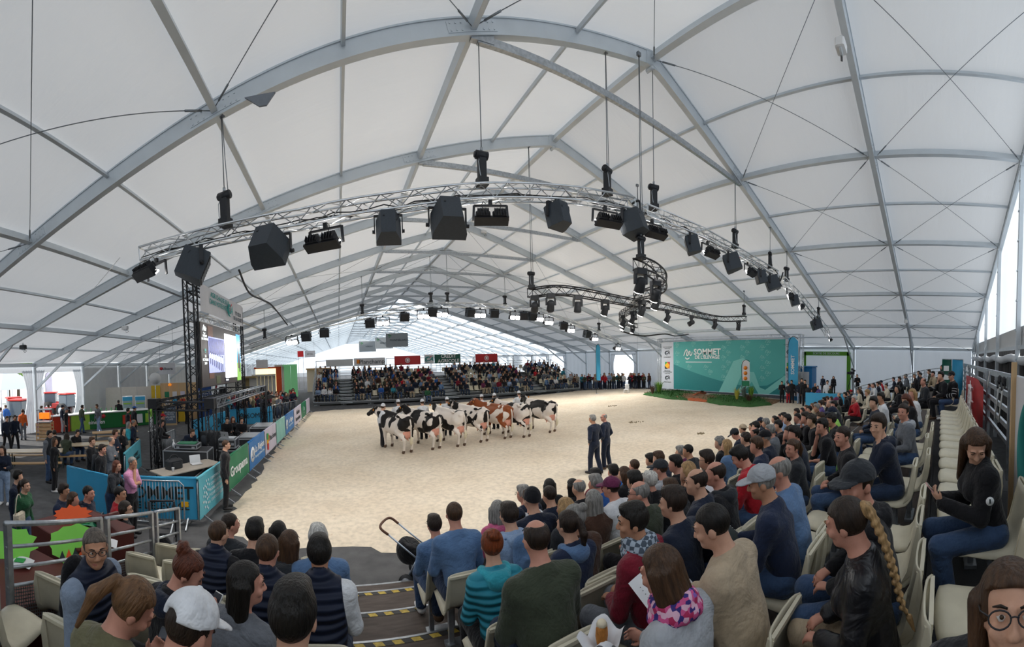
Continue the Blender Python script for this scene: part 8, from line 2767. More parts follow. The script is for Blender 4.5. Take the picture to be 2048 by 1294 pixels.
mound([tuple(gnd(x, y, .1)[:2]) for x, y in ((1378, 797), (1388, 797), (1414, 786), (1402, 786))], .37, rust, 'chipping_path', 'rust red strip of chippings between the turf patches')
mound([tuple(gnd(x, y, .08)[:2]) for x, y in ((1342, 796), (1380, 795), (1424, 802), (1420, 805), (1380, 801))], .22, rust, 'chipping_path', 'rust red strip of chippings along the front of the bed')
def tuft(px, py, z, hgt, n, m_, label, spread=.5, seed=0, name='grass_plant'):
 p = gnd(px, py, z)
 q = random.Random(seed)
 t = thing(name, label, 'plant', p)
 m = MB()
 for k in range(n):
  a = q.uniform(0, 6.28); l = hgt * q.uniform(.6, 1.1); s = spread * q.uniform(.2, 1)
  d = Vector((math.cos(a), math.sin(a), 0)); pr = d.cross(Vector((0, 0, 1))) * .025
  b0 = d * .05; b1 = d * s * .5 + Vector((0, 0, l * .7)); b2 = d * s + Vector((0, 0, l * q.uniform(.75, 1)))
  m.add([b0 - pr, b0 + pr, b1 + pr * .8, b1 - pr * .8, b2], [(0, 1, 2, 3), (3, 2, 4)])
 tag(m.build('leaf_tuft', m_, t, split=False), kind='stuff')
 m = MB(); m.lathe([(.12, -.05), (.08, .08), (.02, .1)], (0, 0, 0), 7); m.build('root_ball', soil, t)
gY = mat('leaf_yellow', lin('b8b04a'), .7, 0, .2, 5, trans=.2); gG = mat('leaf_green', lin('6f9a3a'), .7, 0, .2, 5, trans=.2); gP = mat('leaf_grey', lin('6b7a74'), .7, 0, .2, 5); gB = mat('leaf_brown', lin('5d4436'), .8, 0, .2, 5)
for a in ((1318, 787, .2, 1.3, 90, gG, 'yellow green ornamental grass at the left of the planted bed', .8, 1), (1305, 788, .2, .9, 70, gB, 'dark brown shrub at the left tip of the planted bed', .5, 2), (1312, 784, .2, 1.0, 60, gP, 'grey green plant behind the ornamental grass', .5, 3),
   (1474, 800, .3, 1.0, 80, gY, 'bright yellow shrub at the right of the planted bed', .45, 4), (1488, 796, .3, 1.1, 70, gP, 'grey lavender clump right of the yellow shrub', .6, 5), (1502, 797, .3, 1.1, 70, gG, 'green grassy plant at the right of the bed', .6, 6), (1498, 803, .25, .6, 80, gB, 'brown bark covered mound plant in front of the lavender', .7, 7), (1405, 785, .3, .4, 50, gB, 'low dark plant at the head of the chipping path', .5, 8)):
 tuft(*a)
# ---- feather flags
def feather(p, h, w_, rz, m_, label, txt=None, ink=white_ink, body0=.28, group=None, name='feather_flag'):
 t = thing(name, label, 'flag', p, rz, group)
 m = MB(); m.tube(smooth([(0, 0, 0), (0, 0, h * .5), (0, 0, h * .88), (w_ * .5, 0, h), (w_, 0, h * .96)], 5), .022, 6); m.build('pole', black_metal, t)
 m = MB()
 def top(u): return h * .97 - .0 * u - (0 if u < .6 else (u - .6) * h * .10) + (h * .02 * math.sin(PI * u))
 m.grid(lambda u, v: (.02 + w_ * u, .02 * math.sin(v * 9 + u * 3), h * body0 + (top(u) - h * body0) * v - (.08 * u if v == 0 else 0)), 5, 14); f = m.build('cloth', m_, t)
 MB().cbox((0, 0, .03), (.5, .5, .05), .02).build('base', steel, t)
 if txt:
  o = text('lettering', txt, w_ * .5, ink, f, (w_ * .5, -.05, h * .58), (R_(90), R_(-90), 0), bold=.006)
 return t, f
feather(Vector((27.0, at_x(1576, 795, 27.0).y, 0)), 5.1, .75, R_(-80), V_sky, 'tall sky blue feather flag at the right end of the backdrop', 'SOMMET')
p = at_x(1484, 795, 26.9); p.z = .4
t, f = feather(p, 2.9, .62, R_(-75), V_wht, 'small white and green feather flag standing in the planted bed', None)
for k in range(3): m = MB(); m.lathe([(.16, 0), (.16, .008)], (0, 0, 0), 14); q_ = m.build('orange_emblem', orange_ink, f, (.30, -.05, 2.25 - k * .42)); q_.rotation_euler = TX
m = MB(); m.box((.32, -.04, 1.0), (.6, .02, .42)); m.build('green_foot', V_green, f)
t, f = feather(gnd(1193, 788), 4.9, .42, R_(-25), V_sky, 'thin tall blue flag standing by the crowd near the tent doors', None)
# blue cabinet, green marked door frame on the side wall
p = at_x(1603, 782, 29.5)
t = thing('ticket_cabin', 'small blue framed cabin with white panel behind the waiting group', 'cabin', (p.x, p.y, 0), R_(-90))
MB().cbox((0, 0, 1.35), (2.2, 1.2, 2.7), .05).build('cabin_body', vinyl('cabin', '1f78b4'), t); MB().box((0, -.62, 1.35), (1.75, .03, 2.0)).build('white_panel', V_wht, t); MB().cbox((0, 0, 2.75), (2.3, 1.3, .1), .02).build('roof', vinyl('cabin', '1f78b4'), t)
gf = thing('door_surround', 'bright green painted frame with pale lettering on the right tent wall', 'frame')
gm = mat('frame_green', lin('64a632'), .6, 0, .03)
a, b = yb_(1609, 31.9), yb_(1698, 31.9)
MB().box((31.85, (a + b) / 2, 3.85), (.05, a - b, .34)).build('lintel', gm, gf)
for y_ in (a, b): MB().box((31.85, y_, 2.0), (.05, .34, 3.9)).build('post', gm, gf)
text('lettering', 'SORTIE DE SECOURS', .26, white_ink, gf, (31.81, (a + b) / 2, 3.85), RXW)
# camera platform at the right
p = Vector((25.2, 6.6, 0))
t = thing('camera_platform', 'grey scaffold platform with blue cloth in front, at the right of the arena', 'platform', (25.5, 7.2, 0)); MB().box((0, 0, .97), (2.2, 3.6, .06)).build('deck', deck_grey, t)
for sx in (-1, 1):
 for sy in (-1.7, 1.7): MB().box((sx, sy, .47), (.06, .06, .94)).build('leg', steel, t)
m = MB(); m.grid(lambda u, v: (-1.14 + .02 * math.sin(u * 20), -1.8 + 3.6 * u, .1 + 1.05 * v), 20, 3); m.build('blue_cloth', V_sky, t)
tripod_camera((25.3, 6.0, 1.0), R_(60), 'large black television camera on the scaffold platform at the right', 1.35)
# plastic chair
t = thing('garden_chair', 'white plastic garden chair in front of the tent door crowd', 'chair', gnd(1253, 787), R_(120))
MB().cbox((0, 0, .43), (.46, .44, .03), .03).build('seat', white_paint, t)
for k in range(5): MB().box((-.18 + k * .09, -.22, .68), (.05, .02, .44)).build('back_slat', white_paint, t)
m = MB(); m.bar((-.23, -.22, .9), (.23, -.22, .9), .04, .05); m.build('back_rim', white_paint, t)
for sx in (-.2, .2):
 for sy in (-.18, .18): m = MB(); m.bar((sx, sy, .43), (sx * 1.2, sy * 1.2, 0), .04, .04); m.build('leg', white_paint, t)
 m = MB(); m.bar((sx * 1.15, -.2, .66), (sx * 1.15, .2, .66), .05, .03); m.build('armrest', white_paint, t)
# ---- banners of the far stand
def rail_banner(p0, p1, za, zb, y, m_, label):
 xa, xb = at_y(p0, 725, y).x, at_y(p1, 725, y).x
 t = thing('rail_banner', label, 'banner', ((xa + xb) / 2, y, (za + zb) / 2))
 w_, h_ = xb - xa, zb - za
 m = MB(); m.grid(lambda u, v: (-w_ / 2 + w_ * u, .02 * math.sin(u * 12), -h_ / 2 + h_ * v), 12, 3); m.build('sheet', m_, t)
 m = MB()
 for sx in (-1, 1):
  for sz in (-1, 1): m.bar((sx * w_ / 2, 0, sz * h_ / 2), (sx * (w_ / 2 + .05), .06, sz * (h_ / 2 + .05)), .015, .015)
 m.build('tie', white_paint, t)
 return t, w_, h_
yy = FY[7] + .70
t, w_, h_ = rail_banner(708, 770, 3.35, 4.15, yy, V_wht, 'white banner with small emblem on the far stand rail'); text('lettering', 'Planchamp', .62, dark_ink, t, (.25, -.05, 0), TX); m = MB(); m.box((-1.15, -.04, .05), (.35, .02, .4)); m.build('emblem', orange_ink, t)
for a_, b_, lb in ((789, 841, 'red banner with white emblem on the far stand rail, left one'), (951, 995, 'red banner with white emblem on the far stand rail, right one')):
 t, w_, h_ = rail_banner(a_, b_, 3.3, 4.25, yy, V_red, lb); m = MB(); m.tube([(.24 * math.cos(k), -.04, .24 * math.sin(k)) for k in [2 * PI * i / 14 for i in range(14)]], .035, 5, True); m.box((0, -.04, 0), (.22, .02, .26)); m.build('emblem', white_ink, t)
t, w_, h_ = rail_banner(849, 868, 3.35, 4.3, yy, V_wht, 'white banner with slanted two letter emblem on the far stand rail'); ca_logo(t, (0, -.06, 0), TX, .62)
t, w_, h_ = rail_banner(869, 921, 3.35, 4.3, yy, V_dgreen, 'dark green banner with white two line lettering on the far stand rail'); text('lettering', 'CRÉDIT\nAGRICOLE', .50, white_ink, t, (.1, -.05, 0), TX, bold=.012)
t, w_, h_ = rail_banner(652, 706, 3.4, 4.1, yy, grey_fab, 'grey banner at the left end of the far stand rail')
# hanging signs down the hall
sg_grey = mat('hall_sign_grey', lin('a9afb3'), .6, 0, .02)
hang_sign(794, 680, 50, 2.9, 1.8, sg_grey, 'large grey hanging sign with dark lettering, nearest of three down the hall', 'MONTBÉLIARDE', .34, dark_ink, (.45, green_ink, .3), rz=0)
hang_sign(768, 686, 62, 2.9, 1.8, sg_grey, 'grey hanging sign behind the nearest one down the hall', 'NORMANDE', .34, dark_ink, (.45, green_ink, .3), rz=0)
hang_sign(735, 693, 66, 2.9, 1.8, sg_grey, 'grey hanging sign farthest left of three down the hall', 'HÉRENS', .34, dark_ink, (.45, green_ink, .3), rz=0)
# stalls at the far left end
def stall(x, y, w_, h_, m_, label, panels=3, txt=None):
 t = thing('trade_stall', label, 'stall', (x, y, 0), R_(-4))
 for k in range(panels): MB().box((-w_ / 2 + w_ * (k + .5) / panels, 0, h_ / 2), (w_ / panels - .03, .08, h_)).build('panel', m_[k % len(m_)], t)
 MB().box((0, -.3, h_ + .1), (w_, .7, .2)).build('fascia', m_[-1], t)
 if txt: text('lettering', txt, .3, dark_ink, t, (0, -.67, h_ + .1), TX)
 return t
lit_y = mat('stall_light_yellow', lin('ffe9a8'), .5, emit=2.0, var=0)
st_w = mat('stall_white', lin('d6d2ca'), .6, 0, .03); st_o = mat('stall_orange', lin('d9562a'), .6); st_g = mat('stall_green', lin('7cc28a'), .6, emit=.25, var=0); st_b = mat('stall_brown', lin('9a8558'), .6, 0, .1)
stall(-10.3, 40, 3.4, 2.5, [st_w, st_w, st_b], 'white trade stall with brown fascia far left beside the screen', 4)
stall(-8.3, 42.5, 2.6, 2.6, [st_w], 'ribbed white trade stall behind the far crowd', 6)
stall(-8.6, 46, 3.0, 3.4, [lit_y, lit_y, st_o], 'yellow lit trade stall with orange fascia far down the hall', 2)
stall(-6.7, 45, 1.4, 3.6, [st_o, st_w], 'narrow orange and white trade stall far down the hall', 2)
stall(-5.6, 44.8, 1.6, 3.6, [st_g], 'mint green lit trade stall far down the hall', 2)
stall(-2.6, 52, 3.4, 3.0, [st_w, pine], 'pale trade stall with timber panel left of the far stand', 3)
hang_sign(601, 708, 58, .9, .9, V_red, 'small red square sign hanging far down the hall', None, posts=True)
hang_sign(620, 708, 60, 1.6, 1.0, V_wht, 'small white sign with lettering hanging far down the hall', 'BÉTAIL', .3)
hang_sign(524, 728, 46, 1.4, 1.0, V_wht, 'white sign with orange cow shape above the far stalls', None)
# things in the foreground
def W(e, v):
 """a point of a placed figure's own frame in the hall"""
 o = e['obj']
 return Vector(o.location) + Matrix.Rotation(o.rotation_euler.z, 3, 'Z') @ (Vector(v) * o.scale.x)
def ent(lab):
 for x in NEAR:
  if lab in x[11]: return x[10]
def KK(e): return person_meshes(e['pose'], e['obj']['lodk'])['K']
def phone(e, label, col=None, side=1):
 K = KK(e); p = W(e, K['wri'][side] * .5 + K['wri'][1 - side] * .5 + (K['hdir'][side] + K['hdir'][1 - side]) / 2 * .12)
 t = thing('phone', label, 'phone', p, e['obj'].rotation_euler.z)
 a = MB(); a.cbox((0, 0, 0), (.075, .150, .009), .004); q = a.build('phone_case', col or black_plastic, t); q.rotation_euler = (R_(50), 0, 0)
 a = MB(); a.box((0, 0, .006), (.068, .138, .002)); r = a.build('phone_screen', mat('phone_glass', (.03, .035, .05), .08, emit=.0, var=0), q)
phone(ent('khaki top'), 'dark phone held by the woman in khaki top')
phone(ent('black hooded sweater with reddish'), 'white phone held by the woman with the reddish bun', white_paint)
phone(ent('streaked long hair'), 'pink cased phone held by the woman in the top row', mat('phone_pink', lin('c99a94'), .5))
phone(ent('photographing with a phone'), 'dark phone held up by the woman with red brown hair')
def booklet(e, label, size=(.21, .29), dark=False, lean=35, side=1, open_=True):
 K = KK(e); p = W(e, (K['wri'][0] + K['wri'][1]) / 2 + npv(0, .14, .05))
 t = thing('programme', label, 'booklet', p, e['obj'].rotation_euler.z)
 for s in ((-1, 1) if open_ else (0,)):
  def fn(u, v, s=s):
   x = s * size[0] * u if s else size[0] * (u - .5)
   return (x, size[1] * (v - .5), .05 * math.sin(PI * u * .9) if s else .01 * math.sin(u * 5))
  a = MB(); a.grid(fn, 8, 6); q = a.build('page', white_paper if not dark else black_ink, t); q.rotation_euler = (R_(lean), 0, 0)
  for k in range(9):
   b = MB(); z_ = lambda u: .05 * math.sin(PI * u * .9) + .004
   b.add([fn(.12, .14 + k * .08), fn(.85, .14 + k * .08), fn(.85, .155 + k * .08), fn(.12, .155 + k * .08)], [(0, 1, 2, 3)])
   r = b.build('print_line', dark_ink if not dark else white_ink, q); r.location = (0, 0, .004)
booklet(ent('pale beige jacket'), 'open white programme read by the man in beige jacket')
booklet(ent('pale grey cap'), 'dark open booklet held by the man in the pale grey cap', dark=True)
booklet(ent('bright red t shirt'), 'white leaflet held by the man in the red t shirt', (.12, .22))
booklet(ent('striped sleeves at the top row'), 'white sheet of paper on the knee of the man with striped sleeves', (.21, .29), open_=False)
booklet(ent('folded white paper'), 'folded white paper held by the bearded man near the top row', (.2, .12), open_=False)
# pastry in a napkin
e = ent('pale grey jacket with pink'); K = KK(e)
p = W(e, K['wri'][0] + K['hdir'][0] * .10 + npv(-.02, .02, .05))
t = thing('napkin', 'white paper napkin around the pastry', 'napkin', p, .4)
a = MB(); q = random.Random(2)
a.grid(lambda u, v: ((u - .5) * .20, (v - .5) * .18, .05 * abs(u - .5) * 2 + .03 * math.sin(7 * v + 3 * u) + .02 * math.sin(9 * u)), 10, 10); a.build('sheet', white_paper, t)
t = thing('pastry', 'golden puff pastry half wrapped in a napkin', 'pastry', p + Vector((0, 0, .05)), .5)
a = MB(); a.lathe([(.01, -.06), (.036, -.04), (.044, 0), (.04, .04), (.015, .07)], (0, 0, 0), 9); o = a.build('crust', mat('pastry_crust', lin('b9772f'), .55, 0, .3, 18, .4, 60), t); o.scale = (1, .7, 1)
a = MB(); a.lathe([(.03, .052), (.02, .072), (.008, .076)], (0, 0, 0), 8); a.build('filling', mat('pastry_inside', lin('e8dcc0'), .8), t)
# pushchair at the foot of the aisle
pc = thing('pushchair', 'black pushchair with brown handle parked at the foot of the stand', 'pushchair', (1.26, 5.98, .0), R_(60))
pc.scale = (.86, .86, .86)
blk_f = cloth(lin('15161a'), .9)
a = MB()
for s in (-1, 1): a.tube([(s * .26, -.05, .55), (s * .26, .62, 1.0)], .016, 8); a.tube([(s * .26, -.05, .55), (s * .24, -.45, .14)], .016, 8); a.tube([(s * .26, .05, .60), (s * .25, .28, .16)], .016, 8)
a.tube([(-.24, -.45, .14), (.24, -.45, .14)], .014, 8); a.build('tube_frame', mat('pram_tube', (.38, .45, .55), .3, .8, 0), pc)
a = MB(); a.tube(smooth([(-.26, .60, .985), (-.26, .74, 1.07), (-.14, .80, 1.10), (.14, .80, 1.10), (.26, .74, 1.07), (.26, .60, .985)], 4), .024, 8); a.build('handle', mat('pram_handle', lin('5a3a2a'), .6, 0, .2, 30), pc)
F_ = Field((-.35, -.65, .1), (.35, .55, 1.05), .02)
F_.ell((0, -.02, .50), (.22, .44, .20), 0, .02, rotm(0, -22, 0)); F_.ell((0, .30, .62), (.23, .24, .26), 0, .05); F_.half((0, -.1, .66), (0, -.35, 1))
o = obj('carrycot', F_.mesh('carrycot', [blk_f]), pc)
a = MB(); a.cbox((0, -.15, .60), (.30, .30, .06), .03); a.build('blanket', CL['lightgrey'], pc)
for x, y, r in ((-.28, .26, .15), (.28, .26, .15), (-.22, -.46, .11), (.22, -.46, .11)):
 wv = MB(); wv.tube([(x - .02, y, r), (x + .02, y, r)], r, 18); ww = wv.build('wheel', black_plastic, pc)
 wv = MB(); wv.tube([(x - .025, y, r), (x + .025, y, r)], r * .62, 14); wv.build('wheel_hub', mat('pram_hub', (.3, .32, .35), .4, .5), ww)
a = MB(); a.cbox((0, .0, .22), (.42, .50, .16), .04); a.build('basket', blk_f, pc)
# folded pushchair frame or trolley beyond the side rail, and the black bag on it
tr = thing('hand_trolley', 'black folding trolley frame with a bag standing behind the side rail', 'trolley', (-3.05, 5.95, 0), R_(20))
a = MB()
for s in (-1, 1): a.tube([(s * .22, .0, .05), (s * .22, .08, .9), (s * .22, -.05, 1.35)], .02, 6); a.tube([(s * .2, .02, .7), (s * .2, -.45, .1)], .018, 6)
for z_ in (.35, .75, 1.33): a.tube([(-.22, .04, z_), (.22, .04, z_)], .018, 6)
a.build('tube_frame', black_metal, tr)
F_ = Field((-.3, -.4, 0), (.3, .3, 1.0), .02); F_.ell((0, -.14, .45), (.2, .16, .36), 0, .02); obj('bag', F_.mesh('bag', [blk_f]), tr)
# wine coloured shopping bag by the aisle chair
sb = thing('shopping_bag', 'wine coloured bag with blue printed pouch standing in the aisle', 'bag', (1.28, 3.5, .82), R_(-20))
F_ = Field((-.3, -.25, -.02), (.3, .25, .6), .018); F_.cone((0, 0, .08), (0, 0, .36), .19, .16, 0, .02, ((0, 1, 0), .6)); F_.half((0, 0, .0), (0, 0, -1)); F_.half((0, 0, .42), (0, .2, 1)); obj('bag_body', F_.mesh('bag_body', [cloth(lin('3d1426'), .7)]), sb)
a = MB(); a.tube(smooth([(-.11, -.08, .38), (-.07, -.1, .56), (.07, -.1, .56), (.11, -.08, .38)], 4), .01, 6); a.build('handle', cloth(lin('3d1426'), .7), sb)
a = MB(); a.cbox((0, 0, 0), (.30, .03, .16), .02); o = a.build('pouch', mat('pouch_blue', lin('2d53b8'), .4, 0, .4, 14), sb, (-.02, -.06, .42)); o.rotation_euler = (R_(-55), 0, 0)
# green bag and papers on the right
t = thing('carrier_bag', 'green and white carrier bag lying on a chair in the sixth row', 'bag', Vector((5.3, 1.35, 1.95)), .3)
F_ = Field((-.25, -.2, -.15), (.25, .2, .25), .02); F_.ell((0, 0, .02), (.19, .13, .14), 0, .02); F_.ell((.1, .03, .08), (.08, .07, .09), 0, .05); obj('bag_body', F_.mesh('bag_body', [mat('bag_green', lin('4f8a3c'), .4, 0, .5, 12)]), t); a = MB(); a.box((0, -.135, .02), (.14, .01, .10)); a.build('label', white_paper, t)
# ---- dark red boxes and neon cut-outs beyond the side rail
boxm = mat('oxblood_board', lin('5a2620'), .55, 0, .06, 3)
neon_g = mat('neon_green_card', lin('8fe65a'), .6, 0, .03)
neon_o = mat('neon_orange_card', lin('f2602a'), .6, 0, .03)
def board_box(p, s, rz, label, tilt=0):
 t = thing('prop_box', label, 'box', p, rz)
 MB().cbox((0, 0, s[2] / 2), s, .015).build('box_body', boxm, t)
 MB().cbox((0, 0, s[2] + .012), (s[0] * 1.02, s[1] * 1.02, .03), .01).build('lid', boxm, t)
 return t
board_box((-3.40, 4.15, 0), (1.15, .95, 1.48), R_(-14), 'large dark red box standing beyond the side rail')
board_box((-3.42, 2.75, 0), (1.3, 1.3, 1.36), R_(-6), 'wide dark red box behind the guard rail at the left edge')
t = thing('prop_slab', 'dark red slab leaning on the large dark red box', 'slab', tuple(gnd(205, 1038, 1.58)), R_(-20)); a = MB(); a.cbox((0, 0, 0), (.62, .2, .10), .02); o = a.build('slab_body', boxm, t); o.rotation_euler = (0, R_(-24), 0); a = MB(); a.box((0, -.105, -.01), (.5, .02, .025)); o2 = a.build('slot', black_plastic, o)
def spiky(p, size, n, m_, rz, tilt, label, seed, amp=.22, name='spiky_card'):
 q = random.Random(seed)
 poly = []
 for k in range(n):
  a = 2 * PI * k / n
  r = (1 if k % 2 else 1 - amp) * q.uniform(.92, 1.08)
  poly.append((size[0] * r * math.cos(a), size[1] * r * math.sin(a)))
 t = thing(name, label, 'card', p, rz)
 mb = MB(); mb.prism(poly, -.01, .01); o = mb.build('card', m_, t); o.rotation_euler = (R_(tilt), 0, 0)
 return t, o
spiky(gnd(145, 1030, 1.60), (.29, .15), 26, neon_o, R_(42), -42, 'neon orange spiky card lying on the large dark red box', 1)
t, o = spiky(gnd(150, 1086, 1.55), (.34, .22), 22, neon_g, R_(42), -32, 'neon green spiky card with orange teeth near the man with glasses', 2, .12)
for k in range(5):
 a = MB(); a.prism([(-.05, 0), (.05, 0), (.0, .12)], -.014, .014); a.build('tooth', neon_o if k % 2 else black_ink, o, (-.16 + k * .08, -.005, -.20 + .015 * k))
t, o = spiky(gnd(22, 1088, 1.55), (.34, .20), 20, neon_g, R_(50), -35, 'neon green spiky card at the left edge of the picture', 3, .16)
a = MB(); a.lathe([(.05, 0), (.05, .012)], (0, 0, 0), 14); q_ = a.build('eye', black_ink, o, (-.25, -.012, .05)); q_.rotation_euler = TX
for px, py, z_, m_, lb in ((172, 1050, 1.52, V_green, 'green and white leaflet between the orange card and the slab'), (40, 1128, 1.40, white_paper, 'white sheet of paper on the wide dark red box'), (210, 1090, 1.5, white_paper, 'white curved card beside the large dark red box')):
 t = thing('leaflet', lb, 'paper', gnd(px, py, z_), .5); a = MB(); a.grid(lambda u, v: (.3 * (u - .5), .22 * (v - .5), .04 * math.sin(3 * u)), 6, 4); a.build('sheet', m_, t); a = MB(); a.box((0, 0, .045), (.12, .1, .004)); a.build('print', green_ink, t)
# ---- right: red banner, end cloths, white board and hooks on the rear rail
t = thing('rail_banner', 'red banner with white emblem hung on the rear guard rail', 'banner', (10.0, -.86, 2.55))
a = MB(); a.grid(lambda u, v: (2.9 - 5.8 * u, .05 * math.sin(u * 8) + .02, -.52 + 1.04 * v + .06 * math.sin(PI * u) * (v - .5)), 18, 5); a.build('sheet', V_red, t)
a = MB()
a.tube([(.42 * math.cos(k), .10, .36 * math.sin(k)) for k in [2 * PI * i / 18 for i in range(18)]], .035, 5, True)
for k in range(8):
 an = 2 * PI * k / 8; a.bar((.2 * math.cos(an), .10, .16 * math.sin(an)), (.78 * math.cos(an), .10, .48 * math.sin(an)), .05, .02)
a.box((0, .10, 0), (.24, .02, .24)); a.build('emblem', white_ink, t)
a = MB()
for sx in (-2.9, 2.9): a.tube([(sx, 0, .52), (sx * 1.06, -.02, .82)], .012, 5)
a.build('strap', white_paint, t)
for ya_, yb3, m_, lb in ((-.85, -.42, V_sky, 'sky blue cloth hung across the end of the top row'), (-.40, -.02, V_dgreen, 'green and white cloth beside the sky blue one at the end of the top row')):
 t = thing('hanging_cloth', lb, 'banner', (15.2, (ya_ + yb3) / 2, 2.8)); w_ = yb3 - ya_
 a = MB(); a.grid(lambda u, v: (.04 * math.sin(v * 7 + u * 4), w_ * (u - .5), -.75 + 1.5 * v), 5, 8); a.build('sheet', m_, t)
 a = MB(); a.bar((0, -w_ / 2, .76), (0, w_ / 2, .76), .03, .03); a.bar((0, -w_ / 2, -.8), (0, -w_ / 2, .76), .025, .025); a.build('rod', steel, t)
 if m_ is V_dgreen:
  for k in range(3): a = MB(); a.box((-.06, .02, .4 - .35 * k), (.01, w_ * .55, .2)); a.build('white_print', white_ink, t)
t = thing('white_board', 'white board with teal ring and green foot on a timber post at the right edge', 'sign', (3.42, -.80, 2.65))
MB().box((0, 0, 0), (1.25, .02, 1.55)).build('board', V_wht, t); a = MB(); a.box((.60, .03, .05), (.07, .05, 1.75)); a.build('timber_post', pine, t)
a = MB(); a.tube([(-.42 + .52 * math.cos(k), .03, .12 + .52 * math.sin(k)) for k in [2 * PI * i / 26 for i in range(26)]], .05, 6, True); a.build('teal_ring', teal_ink, t); a = MB(); a.box((-.05, .015, -.66), (1.1, .01, .22)); a.build('green_foot', V_dgreen, t)
for x in (5.2, 4.85):
 t = thing('tension_strap', 'metal tensioner with white cord on the rear rail, %s' % ('left of the white board' if x > 5 else 'next to the timber post'), 'strap', (x, -.80, 3.1)); a = MB(); a.tube([(0, 0, .25), (.25, .02, -.35)], .012, 5); a.build('cord', white_paint, t); a = MB(); a.cbox((0, 0, .22), (.08, .06, .12), .02); a.tube([(0, .03, .2), (-.14, .05, .12)], .014, 6); a.build('buckle', black_metal, t)
# striped sleeves: pale hoops round both arms of the man in the top row
e = ent('striped sleeves at the top row'); K = KK(e); a = MB()
for i in (0, 1):
 for s_, b_, n_ in ((K['S'][i], K['elb'][i], 4), (K['elb'][i], K['wri'][i], 3)):
  s_, b_ = Vector(s_), Vector(b_)
  d_ = (b_ - s_).normalized(); x_ = d_.orthogonal().normalized(); y_ = d_.cross(x_)
  for k in range(n_):
   c_ = s_.lerp(b_, (k + .5) / n_); r_ = .074 - .010 * (k / n_) - (.012 if n_ == 3 else 0)
   a.tube([c_ + (x_ * math.cos(t_) + y_ * math.sin(t_)) * r_ for t_ in [2 * PI * j / 14 for j in range(14)]], .007, 4, True)
a.build('sleeve_stripe', white_ink, e['obj'])
# round badge and print on garments
e = ent('streaked long hair'); K = KK(e)
a = MB(); a.tube([(0, 0, 0), (0, 0, .006)], .03, 18); o = a.build('badge', white_ink, e['obj'], tuple((Vector(K['S'][0]) + Vector(K['elb'][0])) / 2 + Vector((-.066, -.02, 0)))); o.rotation_euler = (0, R_(-82), 0); a = MB(); a.box((0, 0, .007), (.03, .012, .003)); a.build('badge_print', black_ink, o)
e = ent('coloured lettering across'); K = KK(e)
q_ = Vector(K['chest']) - Vector(K['f']) * .155
text('lettering', 'HOLSTEIN', .07, mat('print_blue', lin('8fc0e8'), .6, 0, 0), e['obj'], tuple(q_ + Vector((0, -.012, .02))), (R_(78), 0, 0)); text('lettering', 'FRANCE', .055, mat('print_lime', lin('7fd05a'), .6, 0, 0), e['obj'], tuple(q_ + Vector((.02, -.004, -.04))), (R_(78), 0, 0))
# the young woman at the lower right corner, looking up at the lens
pose = PO(kind='sit', lean=34, arms='lap', yaw=-12, nod=-30, sex='f')
K = person_meshes(pose, 0)['K']
hp = Vector(K['head']) * .95
rz = R_(96)
tgt = at_r(2022, 1222, .98)
q_ = Matrix.Rotation(rz, 3, 'Z') @ hp
hero = make_person('young woman with brown hair and round dark glasses looking up at the lower right corner', (tgt.x - q_.x, tgt.y - q_.y, 1.88), rz, pose, 0, 'black', 'denim', 'shoulder', 'brown', 'fair', 'd', .95, own_eyes=True)
hero.location.z = tgt.z - hp.z
o = obj('spectacles', glasses_mesh(), hero); HMx = Matrix(K['H'].tolist()).to_4x4(); HMx.translation = Vector(K['head']); o.matrix_local = HMx @ Matrix.Scale(1.12, 4)
def eyes_for(o, pose, lod):
 K = person_meshes(pose, lod)['K']; HMx = Matrix(K['H'].tolist()).to_4x4(); HMx.translation = Vector(K['head'])
 for s in (-1, 1):
  a = MB(); a.lathe([(.0005, -.0128), (.0075, -.0104), (.0128, 0), (.0075, .0104), (.0005, .0128)], (0, 0, 0), 12); c = a.build('eye', eye_white, o); c.matrix_local = HMx @ Matrix.Translation((s * .032, .0838, .0125))
  a = MB(); a.lathe([(.006, .0), (.0055, .0012), (.0005, .0016)], (0, 0, 0), 12); d = a.build('iris', iris_mat, o); d.matrix_local = HMx @ Matrix.Translation((s * .031, .0958, .0135)) @ Matrix.Rotation(R_(-90), 4, 'X')
  a = MB(); a.tube([(s * .016, .0985, .033), (s * .034, .097, .039), (s * .054, .086, .034)], [.003, .0045, .002], 6); d = a.build('eyebrow', HR['darkbrown'], o); d.matrix_local = HMx
eyes_for(hero, pose, 0)
e = ent('turning towards the camera'); eyes_for(e['obj'], e['pose'], 0)
